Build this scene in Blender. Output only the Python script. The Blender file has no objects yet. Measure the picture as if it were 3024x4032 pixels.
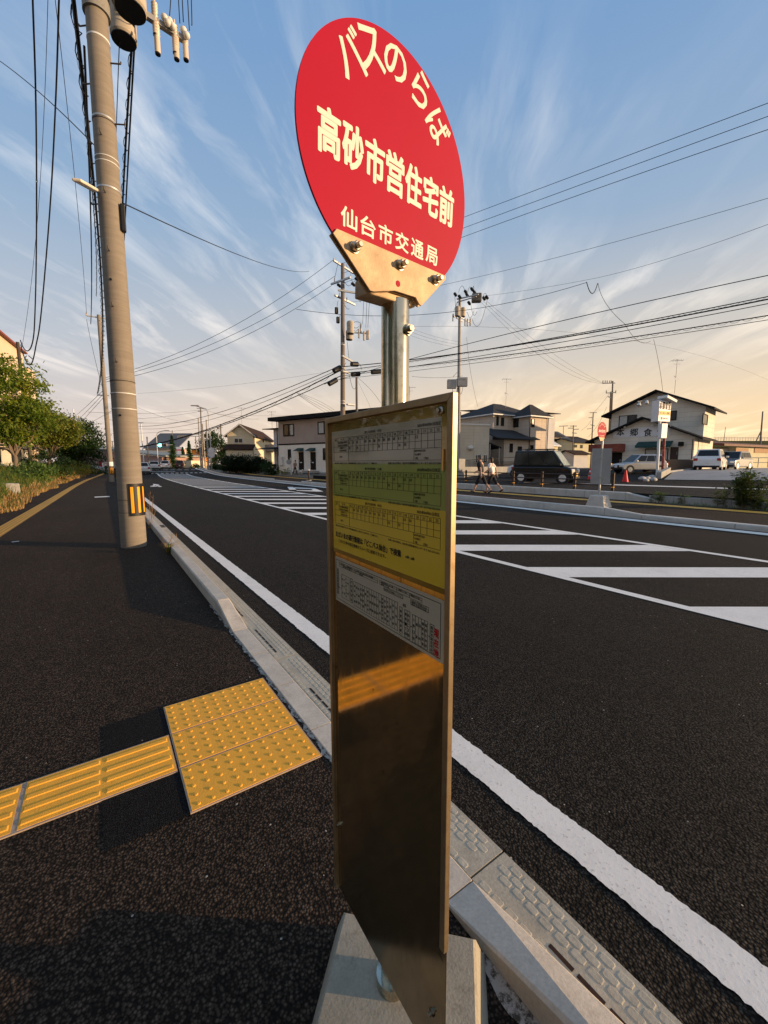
import bpy, bmesh, math, random
from mathutils import Vector, Matrix
from mathutils.bvhtree import BVHTree
random.seed(7)
R_ = math.radians
S = bpy.context.scene
COL = S.collection
# ---------------------------------------------------------------- camera, light, exposure
FPX, IW, IH = 1610.0, 3024.0, 4032.0            # focal length in pixels of the 3024 x 4032 photograph
YAW, PIT, ROL, HC = R_(34.566), R_(6.70), R_(-0.08), 1.483
cf = Vector((math.sin(YAW)*math.cos(PIT), math.cos(YAW)*math.cos(PIT), -math.sin(PIT)))
cr = Vector((math.cos(YAW), -math.sin(YAW), 0)); cd = cf.cross(cr)
cr, cd = cr*math.cos(ROL)+cd*math.sin(ROL), cd*math.cos(ROL)-cr*math.sin(ROL)
CAM = Vector((0, 0, HC))
cam = bpy.data.cameras.new("camera"); camo = bpy.data.objects.new("camera", cam); COL.objects.link(camo)
cam.sensor_fit = 'HORIZONTAL'; cam.sensor_width = 36; cam.lens = FPX/IW*36
cam.clip_start = 0.02; cam.clip_end = 6000
m = Matrix((cr, -cd, -cf)).transposed().to_4x4(); m.translation = CAM
camo.matrix_world = m; S.camera = camo
SUN_EL, SUN_AZ = R_(7.0), R_(131)               # azimuth clockwise from +Y
sun = bpy.data.lights.new("sun", 'SUN'); suno = bpy.data.objects.new("sun", sun); COL.objects.link(suno)
sun.energy = 3.5; sun.angle = R_(0.6); sun.color = (1.0, 0.68, 0.38)
sd = Vector((math.sin(SUN_AZ)*math.cos(SUN_EL), math.cos(SUN_AZ)*math.cos(SUN_EL), math.sin(SUN_EL)))
suno.rotation_euler = sd.to_track_quat('Z', 'Y').to_euler(); suno.location = (20, -20, 30)
S.view_settings.view_transform = 'Standard'; S.view_settings.look = 'None'
S.view_settings.exposure = 0.95; S.view_settings.gamma = 1.0
W = bpy.data.worlds.new("World"); S.world = W; W.use_nodes = True
def nn(t, typ, **kw):
    n = t.nodes.new(typ)
    for k, v in kw.items():
        if k in n.inputs.keys() if isinstance(k, str) else False: n.inputs[k].default_value = v
        else: setattr(n, k, v)
    return n
def ramp(t, fac, stops, interp='LINEAR'):
    r = t.nodes.new('ShaderNodeValToRGB'); r.color_ramp.interpolation = interp
    e = r.color_ramp.elements
    while len(e) < len(stops): e.new(0.5)
    for el, (p, c) in zip(e, stops):
        el.position = p; el.color = (c, c, c, 1) if not hasattr(c, '__len__') else (*c[:3], 1)
    t.links.new(fac, r.inputs[0]); return r.outputs[0]
def mth(t, op, a, b=None, clamp=False):
    n = t.nodes.new('ShaderNodeMath'); n.operation = op; n.use_clamp = clamp
    for i, x in enumerate((a, b)):
        if x is None: continue
        if isinstance(x, (int, float)): n.inputs[i].default_value = x
        else: t.links.new(x, n.inputs[i])
    return n.outputs[0]
def mix(t, fac, a, b, mode='MIX'):
    n = t.nodes.new('ShaderNodeMix'); n.data_type = 'RGBA'; n.blend_type = mode
    for i, x in ((0, fac), (6, a), (7, b)):
        if isinstance(x, (int, float)): n.inputs[i].default_value = x if i == 0 else (x, x, x, 1)
        elif isinstance(x, tuple): n.inputs[i].default_value = (*x[:3], 1)
        else: t.links.new(x, n.inputs[i])
    return n.outputs[2]
def noise(t, vec, scale, detail=4, rough=0.5, dist=0.0, typ='ShaderNodeTexNoise'):
    n = t.nodes.new(typ); n.inputs['Scale'].default_value = scale
    if typ == 'ShaderNodeTexNoise':
        n.inputs['Detail'].default_value = detail; n.inputs['Roughness'].default_value = rough; n.inputs['Distortion'].default_value = dist
    if vec is not None: t.links.new(vec, n.inputs['Vector'])
    return n
def build_sky():
    t = W.node_tree; L = t.links; t.nodes.clear()
    sky = t.nodes.new('ShaderNodeTexSky'); sky.sky_type = 'NISHITA'; sky.sun_disc = False
    sky.sun_elevation = SUN_EL; sky.sun_rotation = SUN_AZ; sky.air_density = 1.0; sky.dust_density = 2.2; sky.ozone_density = 1.6
    tc = t.nodes.new('ShaderNodeTexCoord'); sep = t.nodes.new('ShaderNodeSeparateXYZ'); L.new(tc.outputs['Generated'], sep.inputs[0])
    zc = mth(t, 'MAXIMUM', sep.outputs[2], 0.02)
    zz = mth(t, 'ADD', zc, 0.10)
    cx = mth(t, 'DIVIDE', sep.outputs[0], zz); cy = mth(t, 'DIVIDE', sep.outputs[1], zz)
    comb = t.nodes.new('ShaderNodeCombineXYZ'); L.new(cx, comb.inputs[0]); L.new(cy, comb.inputs[1])
    mr = t.nodes.new('ShaderNodeMapping'); L.new(comb.outputs[0], mr.inputs[0]); mr.inputs['Rotation'].default_value = (0, 0, R_(42))
    mp = t.nodes.new('ShaderNodeMapping'); L.new(mr.outputs[0], mp.inputs[0]); mp.inputs['Scale'].default_value = (3.1, 0.72, 1); mp.inputs['Location'].default_value = (0.35, 0.2, 0)
    warp = noise(t, comb.outputs[0], 0.9, 3)
    wv = t.nodes.new('ShaderNodeVectorMath'); wv.operation = 'MULTIPLY_ADD'
    L.new(warp.outputs['Color'], wv.inputs[0]); wv.inputs[1].default_value = (0.75, 0.55, 0); L.new(mp.outputs[0], wv.inputs[2])
    n1 = noise(t, wv.outputs[0], 1.5, 10, 0.60, 0.35)
    n2 = noise(t, comb.outputs[0], 0.55, 3, 0.5)
    dens = mth(t, 'MULTIPLY', ramp(t, n1.outputs[0], [(0.465, 0), (0.575, .42), (0.71, 1)]), ramp(t, n2.outputs[0], [(0.41, .06), (0.60, 1)]))
    # sky colour: the physical sky, warmed and paled towards the horizon on the sunny side
    el = mth(t, 'MAXIMUM', sep.outputs[2], 0.0)
    sx, sy = math.sin(SUN_AZ), math.cos(SUN_AZ)
    toward = mth(t, 'ADD', mth(t, 'MULTIPLY', sep.outputs[0], sx), mth(t, 'MULTIPLY', sep.outputs[1], sy))   # -1 .. 1
    tw = ramp(t, mth(t, 'ADD', mth(t, 'MULTIPLY', toward, 0.5), 0.5), [(0.12, 0), (0.62, 1)])
    hz = ramp(t, el, [(0.0, 1), (0.08, .88), (0.22, .46), (0.45, 0.09), (0.7, 0)])
    hc = mix(t, tw, (3.1, 2.7, 2.6), (4.5, 3.25, 1.85))
    zen = mix(t, ramp(t, el, [(0.1, 0), (0.65, 1)]), (1.38, 2.18, 3.0), (0.80, 1.55, 2.85))
    base = mix(t, 0.88, sky.outputs[0], zen)
    c1 = mix(t, hz, base, hc)
    cc = mix(t, tw, (4.2, 3.75, 3.6), (5.8, 4.6, 3.0))
    cc = mix(t, ramp(t, el, [(0.05, 0), (0.4, 1)]), cc, (4.25, 4.35, 4.55))
    fin = mix(t, mth(t, 'MULTIPLY', dens, 0.80), c1, cc)
    fin = mix(t, 1.0, fin, (1.035, 1.0, 0.945), 'MULTIPLY')
    bg = t.nodes.new('ShaderNodeBackground'); L.new(fin, bg.inputs[0]); bg.inputs[1].default_value = 0.125
    out = t.nodes.new('ShaderNodeOutputWorld'); L.new(bg.outputs[0], out.inputs[0])
build_sky()
# ---------------------------------------------------------------- pixel -> place helpers
def ray(px, py): return cf + cr*((px-IW/2)/FPX) + cd*((py-IH/2)/FPX)
def at(px, py, d): return CAM + ray(px, py)*d
def C(ox, oy, s): return lambda x, y: (ox+x/s, oy+y/s)
def proj(P):
    q = Vector(P)-CAM; z = q.dot(cf); return IW/2+FPX*q.dot(cr)/z, IH/2+FPX*q.dot(cd)/z
def sm(t): t = min(1, max(0, t)); return t*t*(3-2*t)
def bend(y): return 1.5*((y-30)/35)**2 if y > 30 else 0.0
def T(x, y):                                     # terrain height
    b = bend(min(y, 120)); xr = x-b
    z = 0.42*sm((y-50)/32)
    if xr > 12.0: z += 0.12*sm((xr-12.0)/0.05)
    if xr > 16.4: z += 0.28*sm((xr-16.42)/(0.06 if y < 30 else 1.5))
    if xr > 23: z += 0.62*sm((xr-23)/15)*(1-sm((y-30)/14))
    if xr < -2.45: z += 0.62*sm((-2.45-xr)/3.4)
    return z
def gr(px, py, dz=0.0):                          # where the ray of a pixel meets the terrain
    r = ray(px, py); t = 0.4; p = None
    while t < 500:
        q = CAM+r*t
        if q.z <= T(q.x, q.y)+dz:
            a, b = p, t
            for _ in range(30):
                c = (a+b)/2; q = CAM+r*c
                if q.z <= T(q.x, q.y)+dz: b = c
                else: a = c
            return CAM+r*b
        p = t; t *= 1.01
    return CAM+r*500
def grd(px, d):                                  # ground point in pixel column px at depth d
    q = at(px, 1826, d); q.z = T(q.x, q.y); return q
# ---------------------------------------------------------------- mesh builder
class MB:
    def __init__(s): s.v = []; s.f = []; s.m = []; s.s = []
    def add(s, vs, fs, mi=0, sm_=False):
        o = len(s.v); s.v += [Vector(v) for v in vs]
        for f in fs: s.f.append([i+o for i in f]); s.m.append(mi); s.s.append(sm_)
    def quad(s, a, b, c, d, mi=0): s.add([a, b, c, d], [(0, 1, 2, 3)], mi)
    def obox(s, c, size, M=None, mi=0, taper=1.0):
        M = M or Matrix.Identity(3); c = Vector(c); a, b, h = (x/2 for x in size)
        vs = []
        for z, k in ((-h, 1), (h, taper)):
            for x, y in ((-a, -b), (a, -b), (a, b), (-a, b)): vs.append(c+M @ Vector((x*k, y*k, z)))
        s.add(vs, [(3, 2, 1, 0), (4, 5, 6, 7), (0, 1, 5, 4), (1, 2, 6, 5), (2, 3, 7, 6), (3, 0, 4, 7)], mi)
    def box(s, x0, x1, y0, y1, z0, z1, mi=0): s.obox(((x0+x1)/2, (y0+y1)/2, (z0+z1)/2), (x1-x0, y1-y0, z1-z0), None, mi)
    def cyl(s, p0, p1, r0, r1=None, n=12, mi=0, cap=True, smooth=True):
        p0, p1 = Vector(p0), Vector(p1); r1 = r0 if r1 is None else r1
        d = (p1-p0).normalized(); u = d.orthogonal().normalized(); w = d.cross(u)
        vs = []
        for p, r in ((p0, r0), (p1, r1)):
            for i in range(n):
                a = 2*math.pi*i/n; vs.append(p+(u*math.cos(a)+w*math.sin(a))*r)
        s.add(vs, [(i, (i+1) % n, n+(i+1) % n, n+i) for i in range(n)], mi, smooth)
        if cap: s.add(vs, [tuple(range(n-1, -1, -1)), tuple(range(n, 2*n))], mi)
    def lathe(s, p0, ax, prof, n=12, mi=0):
        for (r0, h0), (r1, h1) in zip(prof, prof[1:]):
            s.cyl(Vector(p0)+Vector(ax)*h0, Vector(p0)+Vector(ax)*h1, max(r0, 1e-4), max(r1, 1e-4), n, mi, abs(r0-r1) < 1e-6 or True)
    def tube(s, pts, r, n=6, mi=0, r1=None):
        pts = [Vector(p) for p in pts]; k = len(pts); vs = []; ref = None
        for i, p in enumerate(pts):
            d = (pts[min(i+1, k-1)]-pts[max(i-1, 0)])
            if d.length < 1e-9: d = Vector((0, 0, 1))
            d.normalize()
            if ref is None: ref = d.orthogonal()
            u = (ref-d*ref.dot(d))
            u = u.normalized() if u.length > 1e-6 else d.orthogonal().normalized()
            ref = u; w = d.cross(u)
            rr = r if r1 is None else r+(r1-r)*i/(k-1)
            for j in range(n):
                a = 2*math.pi*j/n; vs.append(p+(u*math.cos(a)+w*math.sin(a))*rr)
        fs = [(i*n+j, i*n+(j+1) % n, (i+1)*n+(j+1) % n, (i+1)*n+j) for i in range(k-1) for j in range(n)]
        s.add(vs, fs, mi, True); s.add(vs, [tuple(range(n-1, -1, -1)), tuple(range((k-1)*n, k*n))], mi)
    def prism(s, poly, o, u, v, w, mi=0):         # poly in (u,v) from o, extruded by w
        o, u, v, w = map(Vector, (o, u, v, w)); n = len(poly)
        a = [o+u*p[0]+v*p[1] for p in poly]; b = [p+w for p in a]
        fs = [tuple(range(n)), tuple(range(2*n-1, n-1, -1))]
        fs += [((i+1) % n, i, n+i, n+(i+1) % n) for i in range(n)]
        if u.cross(v).dot(w) > 0: fs = [f[::-1] for f in fs]
        s.add(a+b, fs, mi)
    def ball(s, c, r, n=10, k=7, mi=0, M=None):
        c = Vector(c); r = Vector((r, r, r)) if isinstance(r, (int, float)) else Vector(r); vs = []
        for i in range(k+1):
            th = math.pi*i/k
            for j in range(n):
                a = 2*math.pi*j/n; p = Vector((math.sin(th)*math.cos(a)*r.x, math.sin(th)*math.sin(a)*r.y, math.cos(th)*r.z))
                vs.append(c+(M @ p if M else p))
        s.add(vs, [(i*n+j, (i+1)*n+j, (i+1)*n+(j+1) % n, i*n+(j+1) % n) for i in range(k) for j in range(n)], mi, True)
    def build(s, name, mats, parent=None, local=False, bevel=0, segs=2, loc=None):
        me = bpy.data.meshes.new(name)
        inv = None
        if not local and parent is not None:
            p = parent; M = Matrix.Identity(4)
            while p is not None: M = p.matrix_basis @ M; p = p.parent
            inv = M.inverted()
        elif loc is not None: inv = Matrix.Translation(-Vector(loc))
        vs = [(inv @ v) if inv is not None else v for v in s.v]
        me.from_pydata([tuple(v) for v in vs], [], s.f)
        for mt in (mats if isinstance(mats, (list, tuple)) else [mats]): me.materials.append(mt)
        me.polygons.foreach_set('material_index', s.m); me.polygons.foreach_set('use_smooth', s.s); me.update()
        o = bpy.data.objects.new(name, me); COL.objects.link(o)
        if parent is not None: o.parent = parent
        elif loc is not None: o.location = loc
        if bevel:
            b = o.modifiers.new('bevel', 'BEVEL'); b.width = bevel; b.segments = segs; b.limit_method = 'ANGLE'; b.angle_limit = R_(40)
        return o
def tag(o, label=None, cat=None, group=None, kind=None):
    if label: o['label'] = label
    if cat: o['category'] = cat
    if group: o['group'] = group
    if kind: o['kind'] = kind
    return o
def empty(name, loc, rz=0, label=None, cat=None, group=None):
    o = bpy.data.objects.new(name, None); COL.objects.link(o); o.location = loc; o.rotation_euler = (0, 0, rz)
    o.empty_display_size = 0.2
    return tag(o, label, cat, group)
def copy_tree(o, parent=None):
    c = o.copy(); COL.objects.link(c); c.parent = parent
    for ch in [x for x in bpy.data.objects if x.parent == o]: copy_tree(ch, c)
    return c
def rz3(a): return Matrix.Rotation(a, 3, 'Z')
# ---------------------------------------------------------------- materials
MATS = {}
def base_mat(name):
    mt = bpy.data.materials.new(name); mt.use_nodes = True; t = mt.node_tree; b = t.nodes['Principled BSDF']; MATS[name] = mt
    return mt, t, b
def setc(t, b, col): t.links.new(col, b.inputs['Base Color'])
def bump(t, b, h, strength=0.3, dist=0.01):
    n = t.nodes.new('ShaderNodeBump'); n.inputs['Strength'].default_value = strength; n.inputs['Distance'].default_value = dist
    t.links.new(h, n.inputs['Height']); t.links.new(n.outputs[0], b.inputs['Normal'])
def pos(t): return t.nodes.new('ShaderNodeNewGeometry').outputs['Position']
def obj(t): return t.nodes.new('ShaderNodeTexCoord').outputs['Object']
def M_(name, col, rough=0.6, metal=0.0, var=0.12, scale=3.0, bmp=0.0, bscale=60, coat=0.0, emit=None, spec=0.28, dirt=None):
    mt, t, b = base_mat(name)
    o = obj(t); n = noise(t, o, scale, 5, 0.6)
    dark = tuple(c*(1-var) for c in col); lite = tuple(min(1, c*(1+var)) for c in col)
    c = ramp(t, n.outputs[0], [(0.3, dark), (0.7, lite)])
    if dirt:
        n3 = noise(t, o, dirt[1], 6, 0.7); c = mix(t, ramp(t, n3.outputs[0], [(0.5, 0), (0.72, dirt[2])]), c, dirt[0])
    setc(t, b, c)
    b.inputs['Roughness'].default_value = rough; b.inputs['Metallic'].default_value = metal
    b.inputs['Coat Weight'].default_value = coat; b.inputs['Specular IOR Level'].default_value = spec
    if bmp: bump(t, b, noise(t, o, bscale, 4, 0.6).outputs[0], bmp, 0.005)
    if emit: b.inputs['Emission Color'].default_value = (*emit[:3], 1); b.inputs['Emission Strength'].default_value = emit[3]
    return mt
def asphalt(name, lo, hi, cell=115.0, fleck=0.05):
    mt, t, b = base_mat(name); p = pos(t)
    v = noise(t, p, cell, typ='ShaderNodeTexVoronoi'); v.inputs['Randomness'].default_value = 1.0
    sep = t.nodes.new('ShaderNodeSeparateColor'); t.links.new(v.outputs['Color'], sep.inputs[0])
    cell_c = ramp(t, sep.outputs[0], [(0.0, tuple(x*.7 for x in lo)), (0.5, lo), (0.9, hi), (1.0, tuple(x*1.25 for x in hi))])
    gap = ramp(t, v.outputs['Distance'], [(0.28, 1), (0.60, 0.20)])
    c = mix(t, 1.0, cell_c, gap, 'MULTIPLY')
    big = noise(t, p, 0.55, 5, 0.6); c = mix(t, 1.0, c, ramp(t, big.outputs[0], [(0.3, .82), (0.7, 1.16)]), 'MULTIPLY')
    mpw = t.nodes.new('ShaderNodeMapping'); mpw.inputs['Scale'].default_value = (1.1, .05, 1); t.links.new(p, mpw.inputs[0])
    c = mix(t, 1.0, c, ramp(t, noise(t, mpw.outputs[0], 1.0, 3, 0.6).outputs[0], [(0.3, .86), (0.7, 1.14)]), 'MULTIPLY')
    mid = noise(t, p, 9, 3, 0.6); c = mix(t, 1.0, c, ramp(t, mid.outputs[0], [(0.3, .86), (0.7, 1.12)]), 'MULTIPLY')
    fl = noise(t, p, 38, typ='ShaderNodeTexVoronoi'); fs = t.nodes.new('ShaderNodeSeparateColor'); t.links.new(fl.outputs['Color'], fs.inputs[0])
    m1 = mth(t, 'MULTIPLY', mth(t, 'GREATER_THAN', fs.outputs[1], 1-fleck), mth(t, 'LESS_THAN', fl.outputs['Distance'], 0.16))
    c = mix(t, m1, c, (0.34, 0.31, 0.26))
    setc(t, b, c); b.inputs['Roughness'].default_value = 0.92; b.inputs['Specular IOR Level'].default_value = 0.14
    bump(t, b, mth(t, 'SUBTRACT', 1.0, v.outputs['Distance']), 0.8, 0.006)
    return mt
def paint(name, col, wear=0.35):
    mt, t, b = base_mat(name); p = pos(t)
    v = noise(t, p, 70, 4, 0.6); h = noise(t, p, 2.6, 8, 0.8)
    c = mix(t, ramp(t, v.outputs[0], [(0.60, 0), (0.68, wear)]), col, tuple(x*.45 for x in col))
    c = mix(t, ramp(t, h.outputs[0], [(0.46, 0), (0.74, .6)]), c, tuple(x*.68 for x in col))
    setc(t, b, c); b.inputs['Roughness'].default_value = 0.7
    b.inputs['Specular IOR Level'].default_value = 0.2; bump(t, b, v.outputs[0], 0.3, 0.003); return mt
def concrete(name, col, stain=(0.12, 0.10, 0.08), amt=0.5, sc=2.5, rough=0.85, fine=90):
    mt, t, b = base_mat(name); o = obj(t)
    n = noise(t, o, sc, 7, 0.68); f = noise(t, o, fine, 3, 0.7)
    c = ramp(t, n.outputs[0], [(0.28, tuple(x*.74 for x in col)), (0.62, col), (0.8, tuple(x*1.12 for x in col))])
    c = mix(t, ramp(t, noise(t, o, sc*2.7, 6, 0.7).outputs[0], [(0.54, 0), (0.78, amt)]), c, stain)
    c = mix(t, 1.0, c, ramp(t, f.outputs[0], [(0.3, .86), (0.7, 1.08)]), 'MULTIPLY')
    setc(t, b, c); b.inputs['Roughness'].default_value = rough
    bump(t, b, f.outputs[0], 0.35, 0.003); return mt
def siding(name, col, pitch=0.45, groove=0.6, vert=0.0, rough=0.7, var=0.08):
    mt, t, b = base_mat(name); p = obj(t); sep = t.nodes.new('ShaderNodeSeparateXYZ'); t.links.new(p, sep.inputs[0])
    fr = mth(t, 'FRACT', mth(t, 'DIVIDE', sep.outputs[2], pitch))
    g = ramp(t, fr, [(0.0, groove), (0.035, groove), (0.06, 1), (1.0, 1)])
    if vert:
        s2 = mth(t, 'ADD', sep.outputs[0], sep.outputs[1]); fr2 = mth(t, 'FRACT', mth(t, 'DIVIDE', s2, vert))
        g = mix(t, 1.0, g, ramp(t, fr2, [(0.0, groove), (0.02, groove), (0.03, 1), (1.0, 1)]), 'MULTIPLY')
    n = noise(t, p, 0.7, 5, 0.6); mp = t.nodes.new('ShaderNodeMapping'); mp.inputs['Scale'].default_value = (6, 6, .35); t.links.new(p, mp.inputs[0])
    st = noise(t, mp.outputs[0], 1.2, 5, 0.65)
    c = ramp(t, n.outputs[0], [(0.3, tuple(x*(1-var) for x in col)), (0.7, tuple(min(1, x*(1+var)) for x in col))])
    c = mix(t, 1.0, c, ramp(t, st.outputs[0], [(0.3, 1.04), (0.6, 1), (0.8, .84)]), 'MULTIPLY')
    c = mix(t, 1.0, c, g, 'MULTIPLY'); setc(t, b, c); b.inputs['Roughness'].default_value = rough; b.inputs['Specular IOR Level'].default_value = 0.15
    bump(t, b, g, 0.4, 0.01); return mt
def roofing(name, col, pitch=0.28, rough=0.6):
    mt, t, b = base_mat(name); p = obj(t); sep = t.nodes.new('ShaderNodeSeparateXYZ'); t.links.new(p, sep.inputs[0])
    fr = mth(t, 'FRACT', mth(t, 'DIVIDE', sep.outputs[2], pitch*0.4))
    g = ramp(t, fr, [(0.0, .55), (0.12, .6), (0.2, 1), (1, 1)])
    n = noise(t, p, 2.0, 6, 0.7)
    c = ramp(t, n.outputs[0], [(0.25, tuple(x*.7 for x in col)), (0.75, tuple(x*1.3 for x in col))])
    c = mix(t, 1.0, c, g, 'MULTIPLY'); setc(t, b, c); b.inputs['Roughness'].default_value = rough; b.inputs['Specular IOR Level'].default_value = 0.12; bump(t, b, g, 0.4, 0.02); return mt
def leafmat(name, a, c2, c3=None):
    mt, t, b = base_mat(name); o = obj(t)
    n = noise(t, o, 0.9, 3, 0.6); f = noise(t, o, 7, 2, 0.5)
    c = ramp(t, mth(t, 'ADD', mth(t, 'MULTIPLY', n.outputs[0], 0.55), mth(t, 'MULTIPLY', f.outputs[0], 0.45)), [(0.34, a), (0.52, c2), (0.66, c3 or c2)])
    setc(t, b, c); b.inputs['Roughness'].default_value = 0.55; b.inputs['Specular IOR Level'].default_value = 0.3
    tr = t.nodes.new('ShaderNodeBsdfTranslucent'); t.links.new(mix(t, 1.0, c, (1.5, 1.5, .7), 'MULTIPLY'), tr.inputs[0])
    ms = t.nodes.new('ShaderNodeMixShader'); ms.inputs[0].default_value = 0.35
    t.links.new(b.outputs[0], ms.inputs[1]); t.links.new(tr.outputs[0], ms.inputs[2]); t.links.new(ms.outputs[0], t.nodes['Material Output'].inputs[0]); return mt
def polemat(name, col, joints=False):
    mt, t, b = base_mat(name); o = obj(t)
    mp = t.nodes.new('ShaderNodeMapping'); mp.inputs['Scale'].default_value = (1.4, 1.4, 16); t.links.new(o, mp.inputs[0])
    n = noise(t, mp.outputs[0], 1.6, 6, 0.65, 0.6); n2 = noise(t, o, 1.3, 6, 0.7)
    mp2 = t.nodes.new('ShaderNodeMapping'); mp2.inputs['Scale'].default_value = (7, 7, .35); t.links.new(o, mp2.inputs[0]); n3 = noise(t, mp2.outputs[0], 1.5, 5, 0.7)
    c = ramp(t, n.outputs[0], [(0.3, tuple(x*.84 for x in col)), (0.65, tuple(x*1.08 for x in col))])
    c = mix(t, ramp(t, n2.outputs[0], [(0.45, 0), (0.75, .5)]), c, tuple(x*k for x, k in zip(col, (.72, .66, .58))))
    c = mix(t, ramp(t, n3.outputs[0], [(0.55, 0), (0.75, .45)]), c, tuple(x*1.25 for x in col))
    setc(t, b, c); b.inputs['Roughness'].default_value = 0.88; bump(t, b, n.outputs[0], 0.25, 0.01); return mt
A_SIDE = asphalt('sidewalk_asphalt', (0.060, 0.0405, 0.0275), (0.098, 0.067, 0.046), 105, 0.03)
A_ROAD = asphalt('road_asphalt', (0.037, 0.0295, 0.0225), (0.064, 0.052, 0.040), 105, 0.012)
A_PATCH = asphalt('patch_asphalt', (0.015, 0.0150, 0.0158), (0.024, 0.024, 0.025), 170, 0.004)
A_FAR = asphalt('far_asphalt', (0.032, 0.029, 0.026), (0.055, 0.050, 0.045), 60, 0.02)
P_WHITE = paint('white_road_paint', (0.84, 0.78, 0.70), .6); P_GREY = paint('worn_grey_paint', (0.36, 0.35, 0.33))
P_YEL = M_('tactile_yellow', (0.88, 0.405, 0.036), 0.6, var=0.07, scale=22, bmp=0.3, bscale=200, dirt=((0.40, 0.22, 0.06), 11, .28))
P_YEL2 = M_('tactile_ochre', (0.72, 0.37, 0.055), 0.65, var=0.15, scale=9, bmp=0.2)
GROUT = concrete('grout', (0.40, 0.30, 0.22), amt=.3, sc=9)
K_OLD = concrete('kerb_concrete', (0.58, 0.51, 0.42), (0.25, 0.20, 0.15), 0.55, 3.2)
K_NEW = concrete('new_kerb_concrete', (0.56, 0.53, 0.48), (0.36, 0.34, 0.31), 0.35, 2.0)
K_GUT = concrete('gutter_concrete', (0.47, 0.41, 0.31), (0.20, 0.17, 0.12), 0.5, 5)
K_PAD = concrete('gutter_pad_concrete', (0.50, 0.44, 0.335), (0.24, 0.20, 0.14), 0.4, 7)
K_BLK = concrete('concrete_block', (0.34, 0.33, 0.31), (0.13, 0.12, 0.10), 0.6, 2)
K_BASE = concrete('base_concrete', (0.33, 0.295, 0.225), (0.13, 0.105, 0.07), 0.8, 8, fine=140)
RUST = M_('rust', (0.035, 0.016, 0.010), 0.85, var=0.4, scale=30)
BLACK = M_('black_plastic', (0.012, 0.012, 0.013), 0.5); RUBBER = M_('rubber', (0.018, 0.018, 0.018), 0.8)
CABLE = M_('black_cable', (0.012, 0.011, 0.012), 0.6, var=0.02); WIRE = M_('grey_wire', (0.035, 0.033, 0.036), 0.6, var=0.02)
STEEL = M_('galvanised_steel', (0.58, 0.53, 0.42), 0.16, 1.0, var=0.10, scale=9, dirt=((0.16, 0.12, 0.06), 30, .7))
BOLTM = M_('bolt_steel', (0.40, 0.37, 0.31), 0.3, 1.0, var=0.1); GREYM = M_('grey_metal', (0.30, 0.30, 0.30), 0.5, 0.3, var=0.12)
GALV = M_('dull_zinc', (0.42, 0.43, 0.44), 0.5, 0.6, var=0.12, scale=6)
POLE_C = polemat('pole_concrete', (0.215, 0.185, 0.15)); POLE_D = polemat('old_pole_concrete', (0.17, 0.14, 0.115)); POLE_G = polemat('pale_pole_concrete', (0.30, 0.285, 0.27))
WHITE_M = M_('white_metal', (0.62, 0.62, 0.60), 0.45, var=0.08); PORC = M_('porcelain', (0.55, 0.47, 0.38), 0.3, var=0.12)
GLASS = M_('window_glass', (0.016, 0.018, 0.019), 0.08, var=0.3, spec=0.35); CURT = M_('curtain', (0.46, 0.46, 0.44), 0.8, var=0.2, scale=8)
FRAME_D = M_('dark_frame', (0.013, 0.011, 0.010), 0.6, spec=.12); FRAME_W = M_('white_frame', (0.62, 0.61, 0.58), 0.5, var=.05)
BROWN_M = M_('brown_paint', (0.045, 0.024, 0.018), 0.5, var=0.12); RED_C = M_('cone_red', (0.75, 0.03, 0.035), 0.5, var=.1)
BARK = concrete('bark', (0.16, 0.12, 0.085), (0.06, 0.045, 0.035), 0.6, 5)
SKIN = M_('skin', (0.50, 0.30, 0.21), 0.55, var=.06); HAIR = M_('hair', (0.02, 0.016, 0.013), 0.5)
SIGN_R = M_('sign_red', (0.37, 0.005, 0.027), 0.6, var=0.03, scale=4, bmp=0.03, bscale=420, spec=.12)
SIGN_W = M_('sign_cream', (0.74, 0.70, 0.60), 0.5, var=0.02)
INK = M_('ink', (0.02, 0.018, 0.016), 0.6, var=.01); INK_R = M_('red_ink', (0.45, 0.012, 0.02), 0.6, var=.01)
TAILL = M_('tail_lamp', (0.35, 0.012, 0.012), 0.2, var=.05, coat=.5)
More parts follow.
